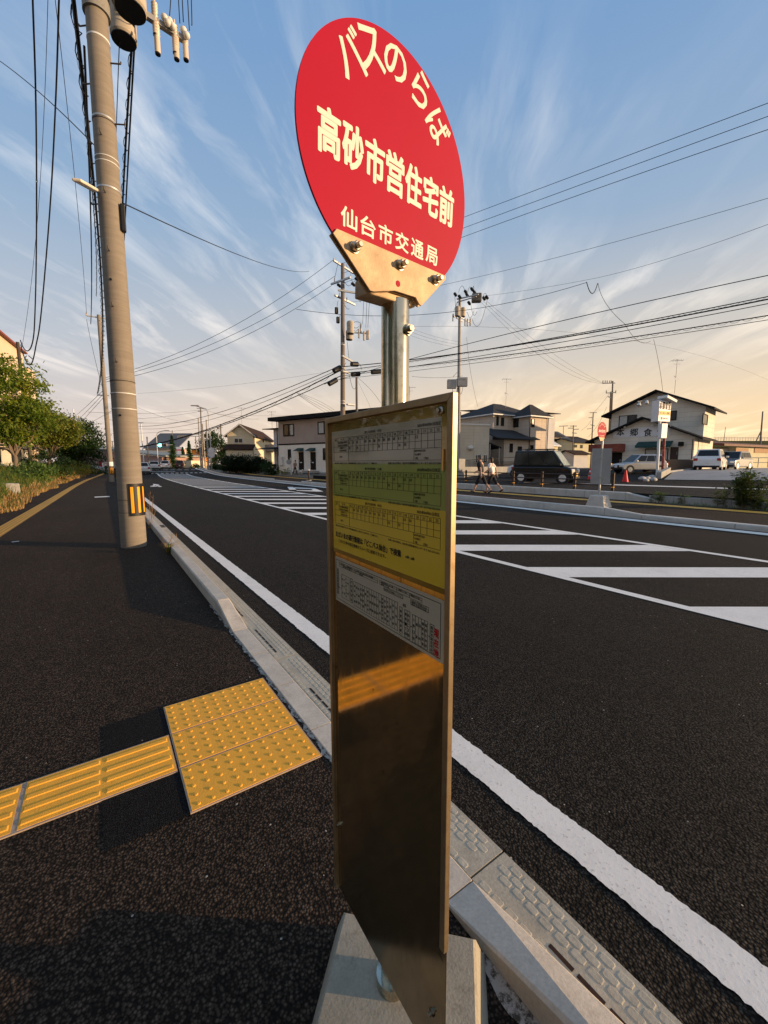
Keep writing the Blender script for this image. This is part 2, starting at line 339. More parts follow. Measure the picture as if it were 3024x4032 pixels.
# ---------------------------------------------------------------- writing
_cv = bpy.data.curves.new('t', 'FONT'); _to = bpy.data.objects.new('t', _cv); COL.objects.link(_to)
_cache = {}
def text_tris(s, off=0.0):
    k = (s, off)
    if k not in _cache:
        _cv.body = s; _cv.size = 1.0; _cv.offset = off; _cv.extrude = 0; _cv.resolution_u = 3
        bpy.context.view_layer.update()
        dg = bpy.context.evaluated_depsgraph_get(); me = bpy.data.meshes.new_from_object(_to.evaluated_get(dg))
        vs = [v.co.copy() for v in me.vertices]; fs = [tuple(p.vertices) for p in me.polygons]; bpy.data.meshes.remove(me)
        if not vs: vs = [Vector((0, 0, 0))]; fs = []
        _cache[k] = (vs, fs, min(v.x for v in vs), max(v.x for v in vs), min(v.y for v in vs), max(v.y for v in vs))
    return _cache[k]
def write(mb, s, o, u, v, w, h, off=0.0, mi=0, rot=0.0, fit=True):
    """write s centred on o, inside a w x h box spanned by unit vectors u (right) and v (up)"""
    vs, fs, x0, x1, y0, y1 = text_tris(s, 0.0)
    if not fs: return
    o, u, v = Vector(o), Vector(u), Vector(v)
    if off:                                       # heavier strokes: shifted copies, each a hair above the last
        b = off*.62*h; w, h = w-2*b*.8, h-2*b*.8; nrm = u.cross(v)
        N_ = 14 if h > .02 else 6
        for k in range(N_): a = k*2*math.pi/N_; write(mb, s, o+(u*math.cos(a)+v*math.sin(a))*b+nrm*(0.00003*(k+1)*max(1, h*2)), u, v, w, h, 0, mi, rot)
    kx = w/max(x1-x0, 1e-6); ky = h/max(y1-y0, 1e-6)
    if not fit: kx = ky = min(kx, ky)
    ca, sa = math.cos(rot), math.sin(rot); out = []
    for q in vs:
        a = (q.x-(x0+x1)/2)*kx; b = (q.y-(y0+y1)/2)*ky; a, b = a*ca-b*sa, a*sa+b*ca; out.append(o+u*a+v*b)
    mb.add(out, fs, mi)
# ================================================================ THE SETTING
def strip(mb, xa, xb, y0, y1, dz, mi=0, n=None, road=True):
    n = n or max(1, int((y1-y0)/(2.0 if y1 > 25 else 6)))
    vs = []
    for i in range(n+1):
        y = y0+(y1-y0)*i/n; b = bend(y)
        fa = xa(y) if callable(xa) else xa; fb = xb(y) if callable(xb) else xb
        z = 0.42*sm((y-50)/32)+dz
        vs += [(fa+b, y, z), (fb+b, y, z)]
    mb.add(vs, [(2*i, 2*i+1, 2*i+3, 2*i+2) for i in range(n)], mi)
GROUND_M = concrete('bare_ground', (0.16, 0.135, 0.10), (0.07, 0.065, 0.035), 0.6, 0.7, fine=20)
# the ground: one sheet out to the horizon
g = MB()
xs = [-900, -400, -180, -90, -50, -30, -20, -14, -10, -8, -6.5, -5.5, -4.6, -3.9, -3.4, -3.0, -2.7, -2.45, -1.2, 0.4, 6, 11.0, 16.5, 17.2, 18, 20, 22, 23, 24.5, 26, 28, 30, 32, 35, 38, 42, 50, 65, 90, 150, 300, 600, 1200]
ys = [-900, -300, -100, -40, -20, -10, -5, 0, 5, 10, 15, 20, 25, 29, 31, 33, 36, 40, 44, 48, 52, 56, 60, 64, 68, 72, 76, 80, 84, 90, 100, 110, 120, 150, 220, 400, 800, 1800]
vs = []
for y in ys:
    for x in xs:
        b = bend(min(y, 120)) if y > 30 else 0
        X = x+b; z = T(X, y)
        if -2.5 < x < 16.6: z = 0.42*sm((y-50)/32)-0.06
        else: z -= 0.015
        vs.append((X, y, z))
nx = len(xs)
g.add(vs, [(j*nx+i, j*nx+i+1, (j+1)*nx+i+1, (j+1)*nx+i) for j in range(len(ys)-1) for i in range(nx-1)], 0)
tag(g.build('ground', GROUND_M), kind='structure')
mb = MB(); strip(mb, 1.18, 12.0, -40, 190, 0.0, n=140); tag(mb.build('road', A_ROAD), kind='structure')
mb = MB(); strip(mb, -2.6, 0.866, -40, 190, 0.0, n=140); tag(mb.build('sidewalk', A_SIDE), kind='structure')
mb = MB(); strip(mb, 12.13, 16.42, -40, 62, 0.12, n=60); tag(mb.build('far_sidewalk', A_SIDE), kind='structure')
# the side road and forecourt beyond the block wall
mb = MB(); n = 48; vs = []
fx = [16.62, 19, 22.0, 23.0, 24.5, 26, 28, 30, 32.5, 35, 38]
for i in range(n+1):
    y = -14+50.0*i/n
    for x in fx: vs.append((x, y, T(x, y)+0.004))
mb.add(vs, [(i*len(fx)+j, i*len(fx)+j+1, (i+1)*len(fx)+j+1, (i+1)*len(fx)+j) for i in range(n) for j in range(len(fx)-1)])
mb.box(16.605, 16.64, -14, 36, 0.0, .399); tag(mb.build('side_road', A_FAR), kind='structure')
# concrete apron in front of the parked cars
APR = concrete('apron_concrete', (0.33, 0.32, 0.31), (0.17, 0.16, 0.15), 0.5, 0.9, fine=12)
def drape(mb, poly, dz, mi=0, step=1.0):
    """triangulated polygon laid on the terrain"""
    bm = bmesh.new(); f = bm.faces.new([bm.verts.new((p[0], p[1], 0)) for p in poly])
    bmesh.ops.triangulate(bm, faces=[f])
    for _ in range(6):
        es = [e for e in bm.edges if e.calc_length() > step]
        if not es: break
        bmesh.ops.subdivide_edges(bm, edges=es, cuts=1); bmesh.ops.triangulate(bm, faces=bm.faces[:])
    bm.verts.index_update()
    mb.add([(v.co.x, v.co.y, T(v.co.x, v.co.y)+dz) for v in bm.verts], [tuple(v.index for v in f.verts) for f in bm.faces], mi); bm.free()
Cb = C(2300, 1450, 2.2915)
pts = [gr(*Cb(720, 1008)), gr(*Cb(1659, 1020)), gr(*Cb(1659, 885)), gr(*Cb(1010, 895))]
mb = MB(); drape(mb, [(p.x, p.y) for p in pts], 0.03); tag(mb.build('parking_apron', APR), kind='structure')
# ---- road markings, 4 mm and more above the asphalt
mk = MB()
jt = lambda y: random.gauss(0, .0022)+.003*math.sin(y*23)*math.sin(y*7.1)
strip(mk, lambda y: 1.375+jt(y), lambda y: 1.530+jt(y), -2, 12, 0.005, n=1100); strip(mk, 1.375, 1.530, 12, 60, 0.005, n=40)
tag(mk.build('edge_line', P_WHITE), kind='structure')
mk = MB(); strip(mk, 11.45, 11.82, -12, 120, 0.005, n=90); tag(mk.build('edge_line', P_WHITE), kind='structure')
lo = lambda y: 4.84; lo2 = lambda y: 4.98; up = lambda y: 8.24; up2 = lambda y: 8.40
mk = MB()
def clip_poly(poly, x0, x1):
    def cl(ps, side, xv):
        out = []
        for i in range(len(ps)):
            a, b = ps[i], ps[(i+1) % len(ps)]
            ia, ib = side*(a[0]-xv) >= 0, side*(b[0]-xv) >= 0
            if ia: out.append(a)
            if ia != ib:
                t = (xv-a[0])/(b[0]-a[0]); out.append((xv, a[1]+(b[1]-a[1])*t))
        return out
    return cl(cl(poly, 1, x0), -1, x1)
for k in range(-3, 31):
    c0 = 0.97+2.0*k
    mk_n = 4
    for s in range(mk_n):
        xa, xb = 4.98+(8.24-4.98)*s/mk_n, 4.98+(8.24-4.98)*(s+1)/mk_n
        ya, yb = c0-0.69*(xa-4.95), c0-0.69*(xb-4.95)
        q = []
        for x, y in ((xa, ya), (xb, yb), (xb, yb+0.64), (xa, ya+0.64)):
            q.append((x+bend(y), y, 0.42*sm((y-50)/32)+0.005))
        mk.add(q, [(0, 1, 2, 3)])
strip(mk, 4.84, 4.978, -12, 61, 0.006, n=50); strip(mk, 8.242, 8.40, -12, 61, 0.006, n=50)
tag(mk.build('hatched_marking', P_WHITE), kind='structure')
mk = MB()                                        # crossing bars far down the road, stop bar, arrow
for i in range(16):
    x = 1.6+0.62*i; y = 62.5+0.08*i
    strip(mk, x, x+0.36, y, y+1.3, 0.006, n=1)
for i in range(9):
    strip(mk, 2.5+1.1*i, 3.2+1.1*i, 79, 80.6, 0.006, n=1)
strip(mk, 3.6, 7.4, 69.5, 70.2, 0.006, n=1)
tag(mk.build('crossing_marking', P_WHITE), kind='structure')
def flat(mb, pts, dz=0.006):
    mb.add([(p.x, p.y, T(p.x, p.y)+dz) if p.x > 12 else (p.x, p.y, 0.42*sm((p.y-50)/32)+dz) for p in pts], [tuple(range(len(pts)))])
Ce = C(540, 1660, 4.608)
mk = MB()
for poly in ([(285, 1130), (405, 1143), (330, 1160), (245, 1187), (232, 1172), (300, 1155)], [(330, 1155), (380, 1150), (452, 1183), (395, 1188)], [(245, 1172), (400, 1165), (405, 1175), (245, 1187)]):
    flat(mk, [gr(*Ce(*q)) for q in poly])
tag(mk.build('turn_arrow', P_WHITE), kind='structure')
Cc = C(850, 1550, 3.318)
mk = MB()
for poly in ([(935, 1220), (1005, 1220), (1055, 1255), (960, 1255)], [(1290, 1238), (1405, 1280), (1310, 1280), (1245, 1262)], [(1020, 1225), (1290, 1238), (1275, 1248), (1030, 1238)], [(1050, 1262), (1240, 1265), (1310, 1280), (1060, 1270)]):
    flat(mk, [gr(*Cc(*q)) for q in poly])
tag(mk.build('lane_arrow', P_WHITE), kind='structure')
mk = MB(); Cg = C(0, 1850, 3.318)
flat(mk, [gr(*Cg(*q)) for q in ((1235, 352), (1430, 344), (1433, 354), (1238, 363))], 0.005); flat(mk, [gr(*Cg(*q)) for q in ((150, 943), (250, 932), (252, 937), (155, 949))], 0.005)
tag(mk.build('short_white_dash', P_WHITE), kind='structure')
mk = MB(); flat(mk, [gr(*Cb(*q)) for q in ((-600, 1028), (170, 1046), (1660, 1092), (1660, 1101), (170, 1053), (-600, 1034))], 0.012)
tag(mk.build('side_road_line', P_WHITE), kind='structure')
# ---- tactile paving beside the stop
mb = MB()
mb.box(0.219, 0.835, 1.765, 2.692, -0.02, 0.0062, 1)
X0t, X1t = 0.226, 0.828
for r in range(3):
    y1 = 2.686-0.309*r; y0 = y1-0.296
    mb.box(X0t, X1t, y0, y1, 0.0, 0.008, 0)
    for i in range(10):
        for j in range(5):
            cx = X0t+0.031+i*0.06; cy = y1-0.03-j*0.06
            mb.cyl((cx, cy, 0.0075), (cx, cy, 0.0102), 0.0095, 0.0086, 12, 0); mb.cyl((cx, cy, 0.0102), (cx, cy, 0.0116), 0.0086, 0.0055, 12, 0)
tag(mb.build('tactile_paving', [P_YEL, GROUT]), kind='structure')
mb = MB()
mb.box(-7*0.6, 0.212, 2.062, 2.388, -0.02, 0.0058, 1)
for k in range(6):
    xb_ = 0.208-0.604*k; xa_ = xb_-0.584
    mb.box(xa_, xb_, 2.072, 2.380, 0.0, 0.007, 0)
    for h in range(2):
        b1 = xb_-0.008-0.296*h; b0 = b1-0.276
        for j in range(4):
            cy = 2.108+j*0.078
            vs = [(b0, cy-.016, .0065), (b1, cy-.016, .0065), (b1, cy+.016, .0065), (b0, cy+.016, .0065), (b0+.006, cy-.011, .0105), (b1-.006, cy-.011, .0105), (b1-.006, cy+.011, .0105), (b0+.006, cy+.011, .0105)]
            mb.add(vs, [(4, 5, 6, 7), (0, 1, 5, 4), (1, 2, 6, 5), (2, 3, 7, 6), (3, 0, 4, 7)], 0)
tag(mb.build('tactile_paving', [P_YEL, GROUT]), kind='structure')
mb = MB()                                        # fresh black patches
Cd = C(0, 2300, 1.185)
for q in ([(482, 665), (768, 580), (795, 700), (482, 808)], [(478, 1010), (838, 878), (888, 1078), (486, 1255)]):
    flat(mb, [gr(*Cd(*p)) for p in q], 0.0025)
tag(mb.build('asphalt_patch', A_PATCH), kind='structure')
# the long guide strip down the sidewalk
mb = MB()
gl = [(-10, -2.05), (6, -1.98), (11.35, -1.93), (22, -1.72), (32, -1.55), (40, -1.42), (48, -1.40), (58, -1.25), (70, -1.2)]
def glx(y):
    for (a, p), (b, q) in zip(gl, gl[1:]):
        if y <= b: return p+(q-p)*(y-a)/(b-a)
    return gl[-1][1]
strip(mb, lambda y: glx(y)-.165, lambda y: glx(y)+.165, -8, 70, 0.004, 1, n=80)
for j in range(4):
    o = -0.117+j*0.078
    strip(mb, lambda y: glx(y)+o-.024, lambda y: glx(y)+o+.024, -8, 70, 0.011, 0, n=80)
tag(mb.build('tactile_paving', [P_YEL2, M_('tactile_dull', (0.40, 0.22, 0.05), 0.7)]), kind='structure')
mb = MB(); strip(mb, 15.10, 15.70, -12, 62, 0.126, 0, n=60); tag(mb.build('tactile_paving', P_YEL2), kind='structure')
# ---- near kerb
kb = MB()
def kseg(y0, y1, h0, h1, hr0=None, hr1=None, x0=0.868, x1=1.0, mi=0, gap=0.006):
    hr0 = h0 if hr0 is None else hr0; hr1 = h1 if hr1 is None else hr1
    y0 += gap/2; y1 -= gap/2; ba, bb = bend(y0), bend(y1); za, zb = 0.42*sm((y0-50)/32), 0.42*sm((y1-50)/32)
    vs = []
    for y, hl, hr, b, z in ((y0, h0, hr0, ba, za), (y1, h1, hr1, bb, zb)):
        r = min(0.014, hl*.4+.001)
        vs += [(x0+b, y, z-.06), (x0+b, y, z+hl-r), (x0+r*.9+b, y, z+hl), (x1-r*.9+b, y, z+hr), (x1+b, y, z+hr-min(r, hr*.5)), (x1+b, y, z-.06)]
    kb.add(vs, [(i, i+1, i+7, i+6) for i in range(5)]+[(5, 4, 3, 2, 1, 0), (6, 7, 8, 9, 10, 11)], mi)
y = 4.22
while y < 60:
    kseg(y, y+0.6 if y < 14 else y+2.0, .12, .12); y += 0.6 if y < 14 else 2.0
kseg(3.62, 4.22, .008, .12, .006, .115)
for i in range(5): kseg(0.888+0.5464*i, 0.888+0.5464*(i+1), .008, .008, .005, .005)
kseg(0.29, 0.888, .135, .008, .10, .005)
for i in range(8): kseg(0.29-0.6*(i+1), 0.29-0.6*i, .135, .135, .10, .10)
tag(kb.build('kerb', K_OLD), kind='structure')
mo = MB()                                        # pale mortar smeared along the kerb foot
MORT = None
mt, t, b = base_mat('mortar_smear'); p = pos(t)
nz = noise(t, p, 26, 6, 0.75); mask = ramp(t, nz.outputs[0], [(0.44, 0), (0.53, 1)])
setc(t, b, (mix(t, mask, (0.055, 0.042, 0.031), (0.33, 0.29, 0.245)))); b.inputs['Roughness'].default_value = .9
strip(mo, lambda y: .848+.008*math.sin(y*31)+.006*math.sin(y*77), .867, 0.95, 4.5, 0.003, n=120); strip(mo, lambda y: .825+.012*math.sin(y*29), .867, -1, 0.72, 0.003, n=50)
tag(mo.build('mortar_trace', mt), kind='structure')
# ---- channel beside the kerb, with raised pads and drain slots
gb = MB()
yy = -1.1
while yy < 30:
    L = 2.0; gb.box(1.003, 1.181, yy+.004, yy+L-.004, -0.07, 0.002, 0); yy += L
strip(gb, 1.003, 1.181, 30.9, 62, 0.002, 0, n=24)
slots = [(-.75, .62), (1.85, 2.42), (3.02, 3.60), (3.95, 4.5)]
for a, e in slots:
    y = a
    while y < e-.05:
        gb.box(1.043, 1.056, y, y+.078, .0022, .0035, 2); y += .092
y = -0.95
while y < 7.5:
    for j, cx in enumerate((1.021, 1.094, 1.124, 1.154)):
        if j == 3 and int(y*9) % 3 == 0: pass
        jit = random.uniform(-.002, .002); yo = y+(.027 if j % 2 else 0)
        if any(abs((yo % 2.0)-0.9) < .04 for _ in (0,)): continue
        a, b2 = .0128, .0235
        vs = []
        for k_, (sx, sz) in enumerate(((1, .0015), (.82, .0033))):
            for ux, uy in ((-1, -.7), (-.7, -1), (.7, -1), (1, -.7), (1, .7), (.7, 1), (-.7, 1), (-1, .7)):
                vs.append((cx+jit+ux*a*sx, yo+uy*b2*sx, sz))
        gb.add(vs, [tuple(range(8, 16))]+[(i, (i+1) % 8, 8+(i+1) % 8, 8+i) for i in range(8)], 1)
    y += .0545
tag(gb.build('gutter', [K_GUT, K_PAD, RUST]), kind='structure')
gd = MB(); q = gr(*C(0, 1700, 1.8433)(1190, 685))
gd.box(1.01, 1.17, 10.6, 11.1, 0, .012, 0)
for i in range(9): gd.box(1.02, 1.16, 10.63+i*.052, 10.65+i*.052, .0125, .016, 1)
tag(gd.build('drain_grate', [GREYM, BLACK]), 'grey steel drain grate set in the gutter past the utility pole', 'drain grate')
# ---- far kerb, retaining blocks
fk = MB()
def fkseg(x0, x1, y0, y1, za, zb, z0=-.05, gap=.012, c=.02, mi=0):
    ba, bb = bend(y0), bend(y1); vs = []
    for y, h, b in ((y0+gap/2, za, ba), (y1-gap/2, zb, bb)):
        zz = 0.42*sm((y-50)/32)
        vs += [(x0+b, y, zz+z0), (x0+b, y, zz+h-c), (x0+c*.8+b, y, zz+h), (x1+b, y, zz+h), (x1+b, y, zz+z0)]
    fk.add(vs, [(i, i+1, i+6, i+5) for i in range(4)]+[(4, 3, 2, 1, 0), (5, 6, 7, 8, 9)], mi)
y = 6.1
while y < 90:
    if 27.5 < y < 33: fkseg(12.0, 12.16, y, y+2, .135, .135)
    else: fkseg(12.0, 12.14, y, y+2, .23, .23)
    y += 2.0
fkseg(12.0, 12.14, 5.1, 6.1, .13, .23)
y = 5.1
while y > -12: fkseg(12.0, 12.20, y-2, y, .13, .13); y -= 2.0
tag(fk.build('kerb', K_NEW), kind='structure')
fk = MB(); y = 7.6
while y < 27.6: fkseg(16.42, 16.62, y, y+.8, .42, .42, c=.03, gap=.012); y += .8
fkseg(16.42, 16.62, 6.4, 7.6, .20, .42, c=.03)
tag(fk.build('retaining_kerb', K_NEW), kind='structure')
fk = MB(); y = -14.0
while y < 6.2: fkseg(16.46, 16.62, y, y+.8, .36, .36, c=.01, gap=.012); y += .8
tag(fk.build('retaining_kerb', K_BLK), kind='structure')
# soil strip below the far blocks where the plants stand
mb = MB(); strip(mb, 16.05, 16.46, -12, 6.3, .128, n=20); tag(mb.build('soil_strip', concrete('soil', (0.10, 0.085, 0.055), (0.05, 0.06, 0.02), .7, 4)), kind='structure')
# ================================================================ THE BUS STOP IN FRONT
PX, PY = 0.5545, 0.7620
stop = empty('bus_stop_sign', (PX, PY, 0), 0, 'large red round bus stop sign with brown notice board, nearest, on a concrete base', 'bus stop', 'bus stop signs')
def steel_plate(name, col, rough, streak):
    mt, t, b = base_mat(name); o = obj(t)
    mp = t.nodes.new('ShaderNodeMapping'); mp.inputs['Rotation'].default_value = (R_(28), 0, 0); mp.inputs['Scale'].default_value = (1, 26, 2.2); t.links.new(o, mp.inputs[0])
    n = noise(t, mp.outputs[0], 1.6, 6, 0.7, .8); n2 = noise(t, o, 7, 5, 0.65); n3 = noise(t, o, 40, 3, 0.6)
    c = ramp(t, n2.outputs[0], [(0.3, tuple(x*.8 for x in col)), (0.7, tuple(x*1.15 for x in col))])
    c = mix(t, ramp(t, n.outputs[0], [(0.6, 0), (0.72, streak)]), c, (0.20, 0.155, 0.10))
    c = mix(t, ramp(t, n3.outputs[0], [(0.69, 0), (0.73, .75)]), c, (0.03, 0.022, 0.015))
    sp = t.nodes.new('ShaderNodeSeparateXYZ'); t.links.new(o, sp.inputs[0])      # colour darkened downward to dim the plate's low reflection
    low_dim = ramp(t, mth(t, 'ADD', sp.outputs[2], mth(t, 'MULTIPLY', n2.outputs[0], .25)), [(0.34, 1), (1.15, 0)])
    c = mix(t, mth(t, 'MULTIPLY', low_dim, .85), c, (0.085, 0.058, 0.030))
    setc(t, b, c); t.links.new(mth(t, 'SUBTRACT', 0.94, mth(t, 'MULTIPLY', low_dim, .10)), b.inputs['Metallic'])
    rr = mth(t, 'ADD', ramp(t, n.outputs[0], [(0.5, rough), (0.75, rough+.10)]), mth(t, 'MULTIPLY', low_dim, .10)); t.links.new(rr, b.inputs['Roughness']); return mt
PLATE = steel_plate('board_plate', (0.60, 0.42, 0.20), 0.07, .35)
ALU = M_('board_aluminium', (0.36, 0.265, 0.155), 0.46, 0.78, var=.14, scale=14, dirt=((0.24, 0.14, 0.06), 40, .6))
def paper(name, col):
    mt, t, b = base_mat(name); o = obj(t); n = noise(t, o, 5, 5, 0.6)
    setc(t, b, ramp(t, n.outputs[0], [(0.3, tuple(x*.88 for x in col)), (0.7, col)])); b.inputs['Roughness'].default_value = 0.5
    b.inputs['Coat Weight'].default_value = 0.7; b.inputs['Coat Roughness'].default_value = 0.08; return mt
PAP_W = paper('grey_white_paper', (0.33, 0.29, 0.20)); PAP_G = paper('green_paper', (0.27, 0.30, 0.045)); PAP_Y = paper('yellow_paper', (0.66, 0.43, 0.015)); PAP_M = paper('route_map_paper', (0.43, 0.38, 0.28))
FILM = M_('amber_film', (0.22, 0.145, 0.03), 0.15, .55, var=.25, scale=12, coat=.6)
AL = R_(1.2); BO = Vector((0.475, 0.735, 0)); BU = Vector((-math.sin(AL), -math.cos(AL), 0)); BN = Vector((-math.cos(AL), math.sin(AL), 0)); BZ = Vector((0, 0, 1))
LEAN = 0.006
def bp(u, z, n=0.0): return BO+BU*u+BZ*z+BN*(n+LEAN*(z-1.0))
BM = Matrix((BU, -BN, BZ)).transposed()
def bbox(mb, u0, u1, z0, z1, n0, n1, mi=0):
    vs = [bp(u, z, n) for n in (n0, n1) for u, z in ((u0, z0), (u1, z0), (u1, z1), (u0, z1))]
    mb.add(vs, [(3, 2, 1, 0), (4, 5, 6, 7), (0, 1, 5, 4), (1, 2, 6, 5), (2, 3, 7, 6), (3, 0, 4, 7)], mi)
UL, UR, ZB, ZT = -.2225, .2500, .258, 1.597
mb = MB(); bbox(mb, UL+.004, UR-.004, ZB, ZT-.004, -.0112, -.009)
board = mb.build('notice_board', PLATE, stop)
mb = MB(); w = .0135                              # mitred frame, proud of the plate
def member(pa, pb, pc, pd_):
    vs = [bp(*p, 0.0) for p in (pa, pb, pc, pd_)]+[bp(*p, -.0118) for p in (pa, pb, pc, pd_)]
    mb.add(vs, [(0, 1, 2, 3), (7, 6, 5, 4), (1, 0, 4, 5), (2, 1, 5, 6), (3, 2, 6, 7), (0, 3, 7, 4)])
member((UL, ZT), (UL+w, ZT-w), (UR-w, ZT-w), (UR, ZT))
member((UR, ZT), (UR-w, ZT-w), (UR-w, .565), (UR, .565))
member((UL, ZB), (UL+w, ZB), (UL+w, ZT-w), (UL, ZT))
fr = mb.build('frame', ALU, board, bevel=.0012)
mb = MB()                                         # timetable sheet: three colour bands with a ruled grid
N0, N1, NI = -.0090, -.0078, -.0074
bbox(mb, -.199, .229, 1.484, 1.562, N0, N1, 0); bbox(mb, -.199, .229, 1.404, 1.484, N0, N1, 1); bbox(mb, -.199, .229, 1.268, 1.404, N0, N1, 2)
sheet = mb.build('timetable_sheet', [PAP_W, PAP_G, PAP_Y], board)
ink = MB()
def hl(u0, u1, z, t=.0006): bbox(ink, u0, u1, z-t/2, z+t/2, N1, NI)
def vl(u, z0, z1, t=.0006): bbox(ink, u-t/2, u+t/2, z0, z1, N1, NI)
def wr(s, u, z, w, h, off=.012, rot=0): write(ink, s, bp(u, z, NI+.0003), BU, BZ, w, h, off, rot=rot)
mins = [[{6: '12', 7: '20', 8: '18', 10: '08', 11: '08', 12: '08', 13: '05', 14: '08', 15: '08', 16: '08', 17: '11', 18: '10', 20: '12'}, {6: '38', 8: '38', 13: '30', 17: '36', 18: '30'}],
        [{6: '20', 7: '18', 8: '08', 9: '08', 10: '10', 11: '10', 12: '10', 13: '10', 14: '10', 16: '10', 18: '10', 19: '10'}, {15: '10', 17: '10'}],
        [{7: '18', 8: '18', 9: '10', 10: '10', 11: '10', 12: '10', 13: '10', 14: '10', 16: '10', 18: '10', 19: '10'}, {15: '10', 17: '10'}]]
for k, (z0, day) in enumerate(((1.5455, '平日'), (1.4665, '土曜'), (1.3895, '休日'))):
    z1, z2, z3, z4 = z0-.0085, z0-.0215, z0-.0345, z0-.0555
    for z in (z0, z1, z2, z3): hl(-.188, .216, z)
    hl(-.188, .216, z4); vl(-.188, z4, z0); vl(.216, z4, z0)
    vl(-.165, z2-.0, z0); vl(-.112, z4, z0); vl(.140, z4, z3)
    for i in range(1, 18): vl(-.112+.01822*i, z3, z0)
    for i in range(18):
        wr(str(6+i), -.112+.01822*(i+.5), z0-.0043, .007, .0048)
        for r, zz in ((0, z1-.005), (1, z2-.0045)):
            s = mins[k][r].get(6+i)
            if s: wr(s, -.112+.01822*(i+.32), zz, .0072, .0055, .03)
    wr('運行予定時刻表 （'+day+'）', -.003, z0+.006, .068, .0058)
    wr('2025年04月01日改正', .182, z0+.0062, .064, .0062, .03)
    wr('系統', -.177, z0-.0043, .010, .0045); wr('行 先', -.140, z0-.0043, .018, .0045)
    for j, s in enumerate(('東北大病院経由交通局東北大', '交通局大学病院前', '仙台駅前センター', '営業所前')): wr(s, -.139, z1-.0033-.0063*j, .046-.012*(j > 1), .0042, .02)
    wr('備 考', -.150, z4+.010, .013, .005)
    wr('高砂市営住宅前', .158, z3-.004, .032, .0042, .02); wr('仙台駅行', .152, z3-.0105, .019, .0042); wr('可動', .148, z4+.0035, .008, .0042); wr('17001', .176, z4+.0035, .012, .0042)
    wr('※遅れが発生する場合がございます。時刻は道路状況等により変わることがあります。ご了承願います。', -.085, z4-.0055, .200, .0042, .015)
    wr('お問い合わせ等は、仙台市交通局案内センターまで 022-222-2256', .135, z4-.0055, .160, .0044, .015)
wr('ただいまの運行情報は「どこバス仙台」で検索', -.042, 1.3065, .284, .0150, .045)
wr('⇒⇒', .130, 1.3035, .030, .0085, .03)
wr('このバス停の接近情報がスムーズに検索できます。', -.062, 1.2905, .215, .0085, .015)
ink.build('lettering', INK, sheet)
mb = MB(); bbox(mb, -.199, .229, 1.562, 1.581, -.0090, -.0080, 0); bbox(mb, -.203, .232, 1.258, 1.268, -.0088, -.0066, 0)
bbox(mb, .217, .2355, 1.484, 1.566, -.0076, -.0070, 0)
mb.build('amber_tape', FILM, board)
CLIP = M_('clip_brass', (0.75, 0.42, 0.14), 0.3, .6, var=.05)
for uu in (.2225, .2345):
    mb = MB(); bbox(mb, uu-.0022, uu+.0022, 1.472, 1.508, -.0075, -.0045); mb.build('clip', CLIP, board)
mb = MB(); bbox(mb, -.1915, .2305, 1.130, 1.246, N0, N1); rmap = mb.build('route_map', PAP_M, board)
ink = MB(); red = MB()
def fr_(u0, u1, z0, z1, t=.0006): hl(u0, u1, z0, t); hl(u0, u1, z1, t); vl(u0, z0, z1, t); vl(u1, z0, z1, t)
fr_(-.187, .2195, 1.137, 1.239, .0010)
fr_(-.170, .013, 1.2245, 1.2345); hl(-.170, .013, 1.2295); wr('一般 高砂・交通局前行・市立病院 仙石線名取大学病院', -.085, 1.232, .160, .004); wr('宮城交通センター 経由', -.10, 1.227, .10, .0038)
fr_(.021, .167, 1.2245, 1.2335); hl(.021, .167, 1.229); vl(.085, 1.2245, 1.2335); vl(.128, 1.2245, 1.2335)
wr('高砂市営センター前', .05, 1.2312, .045, .004); wr('福室三丁目', .105, 1.2312, .028, .004); wr('福室六丁目', .146, 1.2312, .028, .004); wr('高砂一丁目', .042, 1.2267, .03, .0036)
fr_(.037, .106, 1.2155, 1.2225); wr('東北学院大学多賀城キャンパス入口', .071, 1.219, .062, .0042)
fr_(.132, .186, 1.212, 1.222); hl(.132, .186, 1.217); wr('福室小学校入口', .158, 1.2195, .046, .0038); wr('高砂市営住宅前', .158, 1.2145, .046, .0038)
def vtext(s, u, zt, zb, h):
    n = len(s)
    for i, ch in enumerate(s): wr(ch, u, zt-(zt-zb)*(i+.5)/n, h, min(h, (zt-zb)/n*.86), .02)
names = ['高砂中野', '出花', '福田町駅', '田子', '新田東', '苦竹駅', '宮城野区役所', '榴岡', '仙台駅前', '青葉通', '広瀬通', '定禅寺通', '県庁市役所', '勾当台', '二日町', '北四番丁', '大学病院前', '交通局']
fr_(-.182, -.174, 1.150, 1.2165); vtext('宮城交通局営業所前', -.178, 1.215, 1.151, .0055)
fr_(-.158, -.118, 1.146, 1.206)
for i in range(4): vtext(names[i+4], -.153+.0098*i, 1.203, 1.150, .0052)
fr_(-.111, -.102, 1.146, 1.206, .001); vtext('大学病院前', -.1065, 1.204, 1.148, .006)
fr_(-.095, .088, 1.143, 1.203)
for i in range(18):
    if i: vl(-.095+.01017*i, 1.143, 1.203)
    vtext(names[(i*5) % 18], -.095+.01017*(i+.5), 1.199, 1.147, .0056)
fr_(.095, .104, 1.141, 1.197); vtext('福室高砂駅', .0995, 1.194, 1.143, .006); wr('85', .112, 1.204, .010, .006)
fr_(.112, .130, 1.139, 1.196); vl(.121, 1.139, 1.196); vtext('鶴巻一丁目', .1165, 1.193, 1.142, .006); vtext('出花二丁目', .1255, 1.193, 1.142, .006)
fr_(.138, .184, 1.139, 1.194)
for i in range(5):
    if i: vl(.138+.0092*i, 1.139, 1.194)
    vtext(['小野口前', '福室', '沼向', '福室市営東', '福室小学校'][i], .1426+.0092*i, 1.191, 1.141, .006)
